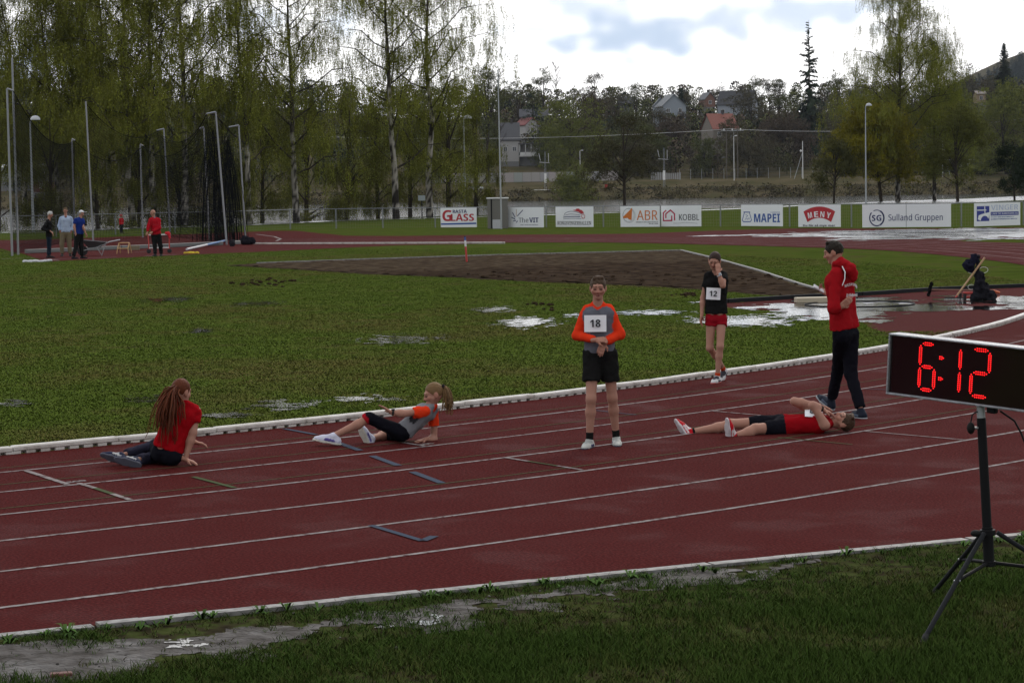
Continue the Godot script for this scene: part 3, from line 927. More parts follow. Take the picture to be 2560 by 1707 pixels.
func blades(n: int, spread: float, h: float, w: float, lean: float, sd: int) -> MB:
	var r := RandomNumberGenerator.new(); r.seed = sd
	var mb := MB.new()
	for i in n:
		var a := r.randf() * TAU
		var o := Vector3(cos(a), 0, sin(a)) * spread * sqrt(r.randf())
		var t := r.randf() * TAU
		var s := Vector3(cos(t), 0, sin(t)) * w * r.randf_range(0.6, 1.2)
		var hh := h * r.randf_range(0.5, 1.2)
		var q := r.randf() * TAU
		var l := Vector3(cos(q), 0, sin(q)) * lean * hh * r.randf_range(0.3, 1.3)
		var nn := (Vector3(-s.z, 0, s.x).normalized() + Vector3.UP * 0.8).normalized()
		var g := r.randf_range(0.75, 1.25)
		var c := Color(g, g, g)
		var m := o + l * 0.35 + Vector3(0, hh * 0.6, 0)
		mb.quad(o - s, o + s, m + s * 0.7, m - s * 0.7, nn, c)
		mb.tri(m - s * 0.7, m + s * 0.7, o + l + Vector3(0, hh, 0), nn, c)
	return mb

func make_grass() -> void:
	# foreground verge: coarse tufts
	var vm := []
	for i in 4: vm.append(blades(9, 0.05, 0.055, 0.003, 1.1, 90 + i).mesh(M.blade))
	var xf := [[], [], [], []]
	var cs := [[], [], [], []]
	var ns := FastNoiseLite.new(); ns.seed = 77; ns.frequency = 0.8; ns.fractal_octaves = 3
	for i in 64000:
		var z := -rng.randf_range(10.0, 18.5)
		var x := rng.randf_range(-1, 1) * (0.24 * -z + 2.0)
		var d := past_kerb(Vector2(x, z)) - 0.09
		if d < 0.0: continue
		var n := ns.get_noise_2d(x, z)
		var thin := 1.0
		if inside(Vector2(x, z), dirt_poly): thin = 0.03 if n < 0.12 else 0.45
		elif d < 1.1 + n: thin = 0.45 + n * 0.6
		elif n < -0.25: thin = 0.5
		if rng.randf() > thin: continue
		var s := rng.randf_range(0.55, 1.15) * (0.75 + 0.5 * smoothstep(0.3, 2.0, d)) * (1.0 + 0.35 * n)
		var k := i % 4
		xf[k].append(Transform3D(Basis(Vector3.UP, rng.randf() * TAU).scaled(Vector3(1, s, 1)), Vector3(x, 0.0, z)))
		var g := rng.randf_range(0.8, 1.2)
		var dry := clampf(rng.randf() * 1.3 - 0.75 - n, 0.0, 1.0)
		cs[k].append(Color(0.046, 0.080, 0.016).lerp(Color(0.10, 0.088, 0.032), dry * 0.7) * g)
	for k in 4:
		var o := many("verge_grass", vm[k], xf[k], self, cs[k])
		o.name = numbered("verge_grass")
		o.set_meta("kind", "stuff"); tag(o, "rough green grass of the verge outside the track kerb", "grass", "verge grass")
	# lawn inside the track: short tufts, thinning with distance
	var lm := []
	for i in 3: lm.append(blades(16, 0.15, 0.024, 0.006, 1.6, 190 + i).mesh(M.blade))
	xf = [[], [], []]; cs = [[], [], []]
	for i in 105000:
		var z := -19.0 - 92.0 * pow(rng.randf(), 1.55)
		var x := rng.randf_range(-1, 1) * (0.235 * -z + 0.5)
		var p := Vector2(x, z)
		if p.distance_to(CEN) > RAD - 0.16: continue
		if z < -36.0 and ((z < -48.0 and inside(p, sand_poly)) or (x > 3.0 and inside(p, shot_poly)) or (z < -78.0 and inside(p, apron_poly))): continue
		var n := ns.get_noise_2d(x * 0.5, z * 0.5)
		var muddy := ns.get_noise_2d(x * 0.9 + 40.0, z * 0.6)
		if muddy > 0.30 and rng.randf() < 0.6: continue
		var s := rng.randf_range(0.5, 1.1) * (1.0 + 0.5 * n)
		var k := i % 3
		xf[k].append(Transform3D(Basis(Vector3.UP, rng.randf() * TAU).scaled(Vector3(1.3, s, 1.3)), Vector3(x, 0.0, z)))
		var broad := ns.get_noise_2d(x * 0.16 + 9.0, z * 0.11)
		var dry := clampf(rng.randf() * 0.35 - 0.08 + muddy * 0.9 + broad * 1.5, 0.0, 1.0)
		cs[k].append(Color(0.104, 0.150, 0.024).lerp(Color(0.140, 0.130, 0.038), dry) * rng.randf_range(0.9, 1.12))
	for k in 3:
		var o := many("lawn_grass", lm[k], xf[k], self, cs[k])
		o.name = numbered("lawn_grass")
		o.set_meta("kind", "stuff"); tag(o, "short wet lawn grass of the infield", "grass", "lawn grass")
	# weeds along the kerb: broad-leaved rosettes
	var wm := []
	for v in 3:
		var mb := MB.new()
		var r := RandomNumberGenerator.new(); r.seed = 300 + v
		for i in 7:
			var t := TAU * i / 7.0 + r.randf() * 0.5
			var d := Vector3(cos(t), 0, sin(t))
			var s := Vector3(-d.z, 0, d.x) * 0.016
			var l := r.randf_range(0.07, 0.15)
			var a := d * 0.01 + Vector3(0, 0.01, 0); var b := d * l * 0.5 + Vector3(0, r.randf_range(0.04, 0.08), 0); var c := d * l + Vector3(0, r.randf_range(0.02, 0.09), 0)
			mb.quad(a - s * 0.4, a + s * 0.4, b + s, b - s, Vector3(0, 1, 0)); mb.tri(b - s, b + s, c, Vector3(0, 1, 0))
		wm.append(mb.mesh(M.blade))
	var wx := [[], [], []]; var wc := [[], [], []]
	for i in 60:
		var p := kerb_line[1].lerp(kerb_line[9], rng.randf())
		p -= Vector2(0, past_kerb(p) - 0.1 - absf(rng.randfn()) * 0.12)
		var s := rng.randf_range(0.25, 0.8)
		wx[i % 3].append(Transform3D(Basis(Vector3.UP, rng.randf() * TAU).scaled(Vector3(s, s, s)), Vector3(p.x, 0, p.y)))
		wc[i % 3].append(Color(0.045, 0.085, 0.022) * rng.randf_range(0.6, 1.5))
	for k in 3:
		var o := many("kerb_weeds", wm[k], wx[k], self, wc[k])
		o.name = numbered("kerb_weeds")
		o.set_meta("kind", "stuff"); tag(o, "broad leaved weeds growing against the concrete kerb", "weeds", "kerb weeds")
	# standing water: lawn, throwing circle, dirt path, far side of the track
	for q in [[0.271, -40.07, 0.62, 1.9, 1, 0.42], [1.281, -41.896, 0.35, 0.9, 12, 0.5], [2.59, -42.452, 0.85, 1, 2, 0.42], [4.038, -39.545, 0.95, 1.7, 3, 0.28], [-5.446, -39.048, 0.35, 0.8, 4, 0.5], [-5.885, -25.998, 0.35, 0.55, 5, 0.45], [-2.646, -25.327, 0.6, 0.8, 6, 0.52], [-1.775, -25.895, 0.5, 0.7, 7, 0.5], [-3.151, -24.297, 0.5, 0.4, 8, 0.5], [-0.387, -44.415, 0.5, 1.2, 9, 0.42], [3.946, -45.831, 0.4, 0.8, 10, 0.6], [-5.506, -48.241, 0.6, 1.2, 11, 0.46], [-7.77, -50.653, 0.7, 1.5, 14, 0.46], [-1.807, -36.059, 0.8, 1.6, 15, 0.55], [-4.256, -26.312, 0.5, 0.7, 16, 0.55], [5.358, -44.629, 0.3, 0.5, 17, 0.6]]:
		puddle("puddle", Vector2(q[0], q[1]), Vector2(q[2], q[3]), q[4], q[5], 0.040, 0.017, M.puddle, 0.0, 2.6)
	for q in [[5.255, -43.772, 0.8, 1.2, 21, 0.15], [5.822, -41.671, 1.1, 2.4, 22, 0.2], [7.635, -43.067, 1.6, 1.9, 23, 0.25], [6.879, -45.714, 1.2, 1.6, 24, 0.3], [9.636, -44.851, 1.5, 2, 25, 0.3], [8.617, -42.216, 1.3, 0.8, 26, 0.45], [6.175, -38.747, 0.5, 0.5, 27, 0.4], [10.247, -42.717, 1, 2, 28, 0.3]]:
		puddle("puddle", Vector2(q[0], q[1]), Vector2(q[2], q[3]), q[4], q[5], 0.09, 0.014, M.puddle, 0.0, 0.7)
	for q in [[17.267, -99.33, 5, 7.5, 31, 0.15], [21.088, -98.138, 5, 8, 32, 0.1], [13.45, -101.292, 4.5, 3.5, 33, 0.4], [10.246, -103.614, 2.5, 1.4, 34, 0.4], [20.92, -106.175, 6, 5, 35, 0.2], [16.78, -107.572, 3, 3, 36, 0.35]]:
		puddle("puddle", Vector2(q[0], q[1]), Vector2(q[2], q[3]), q[4], q[5], 0.3, 0.018, M.puddle_far, 0.0, 0.25)
	for q in [[-1.849, -12.014, 0.22, 0.12, 41, 0.5], [-0.489, -12.54, 0.13, 0.16, 42, 0.45], [-0.753, -12.4, 0.07, 0.08, 43, 0.4]]:
		puddle("puddle", Vector2(q[0], q[1]), Vector2(q[2], q[3]), q[4], q[5], 0.014, 0.009, M.dirt_water, 0.0, 5.0)
	var peb := []
	var pc := []
	for i in 1500:
		var p := Vector2(rng.randf_range(-4.2, 3.6), rng.randf_range(-15.5, -10.6))
		var on_dirt := inside(p, dirt_poly)
		if past_kerb(p) < 0.12 or (not on_dirt and rng.randf() < 0.9): continue
		var s := rng.randf_range(0.05, 0.22)
		peb.append(Transform3D(Basis(Vector3.UP, rng.randf() * TAU).scaled(Vector3(s, s * 0.8, s)), Vector3(p.x, 0.006, p.y)))
		pc.append(Color(0.10, 0.095, 0.09) * rng.randf_range(0.3, 1.6))
	var pb := MB.new()
	var pbn := Bones.new()
	pbn.ell(Vector3.ZERO, Vector3(0.06, 0.035, 0.05), Basis.IDENTITY)
	nets(pbn, 0.025, 0.01, [Color.WHITE], pb, 0.02, 22.0, 4)
	var po := many("pebbles", pb.mesh(M.bark), peb, self, pc)
	po.set_meta("kind", "stuff"); tag(po, "small stones lying on the dirt path", "stones")
	var bk := MB.new()
	bk.bbox(Vector3(0, 0.012, 0), Vector3(0.11, 0.03, 0.05), 0.004)
	solo("wood_offcut", bk.mesh(mat(0.13, 0.05, 0.04, 0.7)), "small reddish wood offcut lying at the edge of the dirt path", "wood", Vector3(-2.315, 0, -11.215), 0.25)

# ---------------------------------------------------------------- people
func hand_bones(b: Bones, w: Vector3, tip: Vector3, palm: Vector3, thumb: float, curl: float, s: float, spread := 0.0) -> void:
	var d := (tip - w).normalized()
	var pn := (palm - d * palm.dot(d)).normalized()
	var sd := d.cross(pn).normalized() * thumb
	b.cap(w - d * 0.03, w + d * 0.01, 0.026 * s, 0.025 * s)
	var lens := [0.066, 0.075, 0.070, 0.055]
	for i in 4:
		var o := (i - 1.5) * -0.0195 * s
		var kn := w + d * (0.088 - 0.004 * absf(i - 1.0)) * s + sd * o
		b.cap(w + d * 0.012 + sd * o * 0.75, kn, 0.0145 * s, 0.0115 * s)
		var fd := (d + sd * o * spread * 14.0).normalized()
		var d1 := (fd * cos(curl * 0.6) + pn * sin(curl * 0.6)).normalized()
		var d2 := (fd * cos(curl * 1.5) + pn * sin(curl * 1.5)).normalized()
		var md: Vector3 = kn + d1 * lens[i] * 0.5 * s
		b.cap(kn, md, 0.0098 * s, 0.0088 * s)
		b.cap(md, md + d2 * lens[i] * 0.5 * s, 0.0088 * s, 0.0068 * s)
	var t0 := w + d * 0.022 * s + sd * 0.024 * s
	var t1 := t0 + (d * 0.55 + sd * 0.75 + pn * 0.25).normalized() * 0.040 * s
	b.cap(t0, t1, 0.0135 * s, 0.0105 * s)
	b.cap(t1, t1 + (d * 0.85 + sd * 0.35 + pn * (0.2 + curl * 0.4)).normalized() * 0.034 * s, 0.0105 * s, 0.0078 * s)

func person(label: String, j: Dictionary, st: Dictionary) -> Node3D:
	var root := thing("person", label, "person", j.base, j.turn, st.get("group", ""))
	var k: float = st.get("girth", 0.88)
	var cell: float = st.get("cell", 0.013)
	if st.get("stand", true):
		j.al.y = 0.086 * st.get("foot", 0.92); j.ar.y = 0.086 * st.get("foot", 0.92)
		if st.has("lift_l"): j.al.y += st.lift_l
		if st.has("lift_r"): j.ar.y += st.lift_r
	var tf: Vector3 = (j.get("tf", Vector3.BACK) as Vector3).normalized()
	var skin: Color = st.get("skin", Color(0.36, 0.185, 0.135))
	var skin_red := Color(skin.r * 1.0, skin.g * 0.91, skin.b * 0.90)
	# --- the body: trunk, limbs, then head and hands on finer grids
	var b := Bones.new()
	var spine: Vector3 = (j.neck - j.pel)
	var up := spine.normalized()
	var across: Vector3 = (j.sr - j.sl).normalized()
	var belly: Vector3 = j.pel + spine * 0.42
	var chest: Vector3 = j.pel + spine * 0.74
	var hw: Vector3 = (j.pr - j.pl) * 0.5
	for s in [-1.0, 1.0]:
		b.cap(j.pel + hw * s * 0.7 + up * 0.02, belly + across * s * 0.048 * k, 0.088 * k, 0.080 * k)
		b.cap(belly + across * s * 0.048 * k, chest + across * s * 0.075 * k, 0.080 * k, 0.092 * k)
	b.cap(j.sl.lerp(j.neck, 0.1) - up * 0.03, j.sr.lerp(j.neck, 0.1) - up * 0.03, 0.05 * k, 0.05 * k)
	b.cap(j.neck - up * 0.06, j.neck.lerp(j.head, 0.55), 0.060 * k, 0.054 * k)
	for q in ["l", "r"]:
		var sh: Vector3 = j["s" + q]; var e: Vector3 = j["e" + q]; var w: Vector3 = j["w" + q]
		var ac := 0.82 if st.get("sleeve", 0.55) > 1.5 else 1.0
		b.cap(sh, e, 0.046 * k * ac, 0.039 * k * ac)
		b.cap(e, e.lerp(w, 0.3), 0.038 * k * ac, 0.039 * k * ac); b.cap(e.lerp(w, 0.3), w, 0.039 * k * ac, 0.026 * k * ac)
		var hip: Vector3 = j["p" + q]; var kn: Vector3 = j["k" + q]; var an: Vector3 = j["a" + q]
		var lc := 0.70 if st.get("leg", 0.6) > 1.5 else 1.0
		b.cap(hip, kn, 0.079 * k * lc, 0.053 * k * lc)
		var back := (hip - kn).normalized() + (an - kn).normalized()
		back = back.normalized() * 0.012 if back.length() > 0.05 else -tf * 0.012
		b.cap(kn, kn.lerp(an, 0.32) + back, 0.050 * k * lc, 0.053 * k * lc); b.cap(kn.lerp(an, 0.32) + back, an, 0.052 * k * lc, 0.034 * k * lc)
	var body := MB.new()
	nets(b, cell, 0.035 * k, [skin], body)
	# head
	var hs: float = st.get("head", 0.95)
	var hf: Vector3 = (j.get("hf", tf) as Vector3).normalized()
	var hu: Vector3 = j.get("hu", Vector3.UP)
	hu = (hu - hf * hu.dot(hf)).normalized()
	var hx := hu.cross(hf).normalized()
	var hb := Basis(hx, hu, hf)
	var hc: Vector3 = j.head
	var hd := Bones.new()
	var P := func(x: float, y: float, z: float) -> Vector3: return hc + hb * (Vector3(x, y, z) * hs)
	hd.ell(P.call(0, 0.022, -0.010), Vector3(0.074, 0.092, 0.092) * hs, hb, 0)
	hd.cap(P.call(0, -0.03, 0.030), P.call(0, -0.082, 0.048), 0.056 * hs, 0.030 * hs, 0)
	hd.cap(P.call(-0.038, -0.035, 0.022), P.call(-0.012, -0.088, 0.050), 0.030 * hs, 0.020 * hs, 0)
	hd.cap(P.call(0.038, -0.035, 0.022), P.call(0.012, -0.088, 0.050), 0.030 * hs, 0.020 * hs, 0)
	hd.cap(P.call(-0.03, 0.024, 0.074), P.call(0.03, 0.024, 0.074), 0.014 * hs, 0.014 * hs, 0)
	hd.cap(P.call(0, 0.012, 0.083), P.call(0, -0.026, 0.103), 0.008 * hs, 0.012 * hs, 1)
	hd.cap(P.call(-0.011, -0.030, 0.090), P.call(0.011, -0.030, 0.090), 0.010 * hs, 0.010 * hs, 1)
	for s in [-1.0, 1.0]:
		hd.cap(P.call(s * 0.040, -0.022, 0.058), P.call(s * 0.030, -0.030, 0.064), 0.022 * hs, 0.020 * hs, 1)
		hd.ell(P.call(s * 0.077, -0.010, -0.012), Vector3(0.010, 0.030, 0.018) * hs, hb, 1)
		hd.cap(P.call(s * 0.024, 0.004, 0.0865), P.call(s * 0.040, 0.003, 0.079), 0.0038 * hs, 0.0034 * hs, 2)
		hd.cap(P.call(s * 0.016, 0.030, 0.089), P.call(s * 0.047, 0.030, 0.075), 0.003 * hs, 0.0025 * hs, 3)
	hd.cap(P.call(-0.010, -0.060, 0.083), P.call(0.010, -0.060, 0.083), 0.0055 * hs, 0.0055 * hs, 4)
	hd.cap(P.call(0, -0.02, -0.03), j.neck.lerp(j.head, 0.25), 0.052 * hs, 0.050 * k, 0)
	var hair: Color = st.get("hair", Color(0.06, 0.04, 0.025))
	nets(hd, 0.0065, 0.016, [skin, skin_red, Color(0.11, 0.055, 0.045), hair.lerp(skin, 0.45), Color(0.24, 0.085, 0.075)], body)
	# hands
	for q in ["l", "r"]:
		var hn := Bones.new()
		hand_bones(hn, j["w" + q], j["h" + q], j.get("palm" + q, -tf), j.get("th" + q, Vector3.ONE).x, st.get("curl_" + q, 0.45), st.get("hand", 0.92), st.get("spread_" + q, 0.15))
		nets(hn, 0.006, 0.009, [skin_red.lerp(skin, 0.5)], body)
	part("body", body.mesh(M.skin), root)
	# --- hair
	var style: String = st.get("style", "short")
	var hr := Bones.new()
	if style != "bald":
		var cut := [[P.call(0, 0.050, 0.075), (hf * 0.80 - hu * 0.60).normalized()]]
		if style == "tied": cut = [[P.call(0, 0.062, 0.070), (hf * 0.78 - hu * 0.62).normalized()]]
		hr.ell(P.call(0, 0.030, -0.014), Vector3(0.080, 0.094, 0.096) * hs, hb, 0, cut + [[P.call(0, -0.065, -0.05), -hu]])
		if style == "short":
			hr.cap(P.call(-0.03, 0.105, 0.035), P.call(0.04, 0.110, 0.030), 0.022 * hs, 0.020 * hs, 0)
		nets(hr, 0.008, 0.014, [hair], add_mesh("hair", M.hair, root), 0.006 if style == "short" else 0.003, 38.0, 3)
	else:
		hr.ell(P.call(0, 0.000, -0.022), Vector3(0.079, 0.070, 0.088) * hs, hb, 0, [[P.call(0, 0.0, 0.02), hf], [P.call(0, 0.030, 0), hu]])
		nets(hr, 0.010, 0.012, [hair], add_mesh("hair", M.hair, root), 0.006, 38.0, 3)
	if st.has("tail"):
		var pts: Array = st.tail
		var tm := MB.new()
		var r := RandomNumberGenerator.new(); r.seed = 11
		var c := Curve3D.new()
		for p in pts: c.add_point(p)
		var wide: float = st.get("tail_wide", 0.03)
		for i in int(st.get("strands", 60)):
			var o := Vector3(r.randfn(), r.randfn(), r.randfn()) * 0.5
			var ln := r.randf_range(0.6, 1.0)
			var line := []; var rad := []
			for s in 9:
				var t := s / 8.0 * ln
				var f := smoothstep(0.0, 0.35, t)
				line.append(c.sample_baked(c.get_baked_length() * t) + o * wide * (0.35 + f * (0.65 + 0.9 * t)) + Vector3(r.randfn(), r.randfn(), r.randfn()) * 0.004 * t)
				rad.append(lerpf(0.008, 0.0025, t) * st.get("strand_size", 1.0))
			tm.tube(line, rad, 5, hair * r.randf_range(0.7, 1.3))
		part("ponytail", tm.mesh(M.hair), root)
		var tie := MB.new()
		tie.tube([pts[0] - (pts[1] - pts[0]).normalized() * 0.008, pts[0] + (pts[1] - pts[0]).normalized() * 0.018], [0.024, 0.024], 10, Color(0.02, 0.018, 0.02))
		part("hair_tie", tie.mesh(M.cloth), root)
	# --- shirt or jacket
	var sc: Array = st.shirt           # colours: body, sleeves, collar, side panels
	var loose: float = st.get("loose", 0.012)
	var g := Bones.new()
	var hem: Vector3 = j.pel + spine * st.get("hem", 0.02)
	var hcut := [[hem, -up]]
	for s in [-1.0, 1.0]:
		var sidec := 3 if (sc.size() > 3) else 0
		g.cap(j.pel + hw * s * 0.80 - up * 0.06, belly + across * s * 0.052 * k, 0.098 * k + loose, 0.082 * k + loose, 0, hcut)
		g.cap(j.neck - up * 0.005, (j.sl if s < 0.0 else j.sr).lerp(j.neck, 0.2), 0.040 * k, 0.040 * k + loose * 0.4, st.get("yoke", 0))
		g.cap(belly + across * s * 0.052 * k, chest + across * s * 0.077 * k, 0.082 * k + loose, 0.094 * k + loose * 0.8, 0)
		if sidec == 3:
			g.cap(belly + across * s * 0.115 * k - up * 0.02, chest + across * s * 0.150 * k - up * 0.02, 0.024 * k + loose, 0.024 * k + loose, 3)
	g.cap(j.sl.lerp(j.neck, 0.22) - up * 0.025, j.sr.lerp(j.neck, 0.22) - up * 0.025, 0.047 * k + loose * 0.5, 0.047 * k + loose * 0.5, st.get("yoke", 0))
	g.cap(j.neck - up * 0.045, j.neck - up * 0.005, 0.064 * k, 0.058 * k, 2, [[j.neck + up * 0.012 - tf * 0.0, (up * 0.85 + tf * 0.5).normalized()]])
	for q in ["l", "r"]:
		var sh: Vector3 = j["s" + q]; var e: Vector3 = j["e" + q]; var w: Vector3 = j["w" + q]
		var f: float = st.get("sleeve_" + q, st.get("sleeve", 0.55))
		if f > 0.0:
			var e1 := sh.lerp(e, minf(f, 1.0))
			var dd := (e - sh).normalized()
			g.cap(sh - up * 0.012, e1 + dd * (0.03 if f < 1.0 else 0.0), 0.046 * k + loose * 0.6, lerpf(0.049, 0.042, minf(f, 1.0)) * k + loose * (1.0 if f < 1.0 else 0.6), 1, [[e1, dd]] if f < 1.0 else [])
			if f > 1.0:
				var w1 := e.lerp(w, f - 1.0)
				var d2 := (w - e).normalized()
				g.cap(e, w1 + d2 * 0.02, 0.043 * k + loose * 0.6, 0.030 * k + loose * 0.6, 1, [[w1, d2]])
	nets(g, cell, 0.03 * k, sc, add_mesh(st.get("top", "shirt"), M.cloth, root), st.get("crease", 0.009), 11.0, int(absf(j.base.x * 100.0)))
	# --- shorts or trousers
	var pc: Array = st.pants
	var pn := Bones.new()
	var pl: float = st.get("pants_loose", 0.012)
	var waist: Vector3 = j.pel + spine * 0.12
	pn.cap(j.pl.lerp(j.pel, 0.15) + up * 0.03, j.pr.lerp(j.pel, 0.15) + up * 0.03, 0.094 * k + pl * 0.6, 0.094 * k + pl * 0.6, 0, [[waist, up]])
	for q in ["l", "r"]:
		var hip: Vector3 = j["p" + q]; var kn: Vector3 = j["k" + q]; var an: Vector3 = j["a" + q]
		var f: float = st.get("leg_" + q, st.get("leg", 0.6))
		var d1 := (kn - hip).normalized()
		var e1 := hip.lerp(kn, minf(f, 1.0))
		pn.cap(hip, e1 + d1 * (0.04 if f < 1.0 else 0.0), 0.084 * k + pl, lerpf(0.080, 0.056, minf(f, 1.0)) * k + pl * (1.5 if f < 1.0 else 0.9), 0, [[e1, d1]] if f < 1.0 else [])
		if f > 1.0:
			var d2 := (an - kn).normalized()
			var e2 := kn.lerp(an, f - 1.0)
			pn.cap(kn, e2 + d2 * 0.03, 0.055 * k + pl * 0.9, lerpf(0.055, 0.040, f - 1.0) * k + pl, 1 if pc.size() > 1 else 0, [[e2, d2]])
	nets(pn, cell, 0.028 * k, pc, add_mesh(st.get("bottom", "shorts"), M.cloth, root), st.get("crease", 0.009), 10.0, 5 + int(absf(j.base.x * 100.0)))
	# --- socks and shoes
	var fs: float = st.get("foot", 0.92)
	for q in ["l", "r"]:
		var an: Vector3 = j["a" + q]; var to: Vector3 = j["t" + q]; var kn: Vector3 = j["k" + q]
		var fu: Vector3 = (j.get("fu" + q, Vector3.UP) as Vector3).normalized()
		var fd := (to - an)
		fd = (fd - fu * fd.dot(fu)).normalized()
		if st.has("sock"):
			var so := Bones.new()
			so.cap(an - fu * 0.02, an.lerp(kn, st.get("sock_len", 0.16)), 0.040 * k, 0.041 * k, 0, [[an.lerp(kn, st.get("sock_len", 0.16) - 0.02), (kn - an).normalized()]])
			nets(so, 0.010, 0.01, [st.sock], add_mesh("sock", M.cloth, root))
		var sh := Bones.new()
		var sole: Vector3 = an - fu * 0.086 * fs
		var sd := fu.cross(fd).normalized()
		var bc := [[sole + fu * 0.016 * fs, -fu]]
		sh.cap(an - fu * 0.012 * fs, an - fd * 0.038 * fs - fu * 0.05 * fs, 0.041 * fs, 0.036 * fs, 0, bc)
		sh.cap(an - fd * 0.03 * fs - fu * 0.055 * fs, an + fd * 0.10 * fs - fu * 0.062 * fs, 0.038 * fs, 0.043 * fs, 0, bc)
		sh.cap(an + fd * 0.02 * fs - fu * 0.02 * fs, an + fd * 0.12 * fs - fu * 0.055 * fs, 0.034 * fs, 0.030 * fs, 2, bc)
		sh.cap(an + fd * 0.10 * fs - fu * 0.062 * fs, an + fd * 0.168 * fs - fu * 0.066 * fs, 0.042 * fs, 0.028 * fs, 0, bc)
		for s in [-1.0, 1.0]:
			sh.cap(an - fd * 0.005 * fs - fu * 0.052 * fs + sd * s * 0.034 * fs, an + fd * 0.075 * fs - fu * 0.050 * fs + sd * s * 0.037 * fs, 0.008 * fs, 0.010 * fs, 3, bc)
		var cs2: Array = st.shoes      # upper, sole, laces, side flash
		var so2 := nets_part("shoe", sh, 0.0085, 0.02, [cs2[0], cs2[1], cs2[2], cs2[3]], M.shoe, root)
		var sl := Bones.new()
		var flat := [[sole + fu * 0.020 * fs, fu], [sole, -fu]]
		sl.cap(an - fd * 0.040 * fs - fu * 0.075 * fs, an + fd * 0.09 * fs - fu * 0.075 * fs, 0.040 * fs, 0.047 * fs, 0, flat)
		sl.cap(an + fd * 0.09 * fs - fu * 0.075 * fs, an + fd * 0.172 * fs - fu * 0.075 * fs, 0.046 * fs, 0.032 * fs, 0, flat)
		nets_part("sole", sl, 0.0075, 0.012, [cs2[1]], M.shoe, so2)
	flush_meshes()
	return root

var pending := []
func add_mesh(called: String, m: Material, parent: Node3D) -> MB:
	var mb := MB.new()
	pending.append([called, m, parent, mb])
	return mb
func flush_meshes() -> void:
	for q in pending: part(q[0], q[3].mesh(q[1]), q[2])
	pending.clear()
func nets_part(called: String, b: Bones, cell: float, k: float, cols: Array, m: Material, parent: Node3D) -> MeshInstance3D:
	var mb := MB.new()
	nets(b, cell, k, cols, mb)
	return part(called, mb.mesh(m), parent)

# a number bib: a creased white sheet pinned to the chest, with printed figures
func bib(root: Node3D, at: Vector3, out: Vector3, up: Vector3, w: float, h: float, digits: String, curve := 0.35) -> void:
	var z := out.normalized()
	var y := (up - z * up.dot(z)).normalized()
	var x := y.cross(z)
	var mb := MB.new()
	var n := 8
	for i in n + 1:
		for k in n + 1:
			var u := (float(i) / n - 0.5) * w; var v := (float(k) / n - 0.5) * h
			var bend := -curve * u * u / w + 0.004 * sin(u * 40.0 + v * 25.0)
			mb.vert(at + x * u + y * v + z * bend, (z + x * u * curve * 2.0 / w).normalized(), Color.WHITE)
	for i in n:
		for k in n:
			var a := i * (n + 1) + k
			mb.itri(a, a + 1, a + n + 2); mb.itri(a, a + n + 2, a + n + 1)
	var o := part("number_bib", mb.mesh(mat(0.80, 0.81, 0.84, 0.6)), root)
	var t := part("printed_number", text(digits, h * 0.62, M.ink, true), o)
	t.transform = Transform3D(Basis(x, y, z), at + z * 0.008)

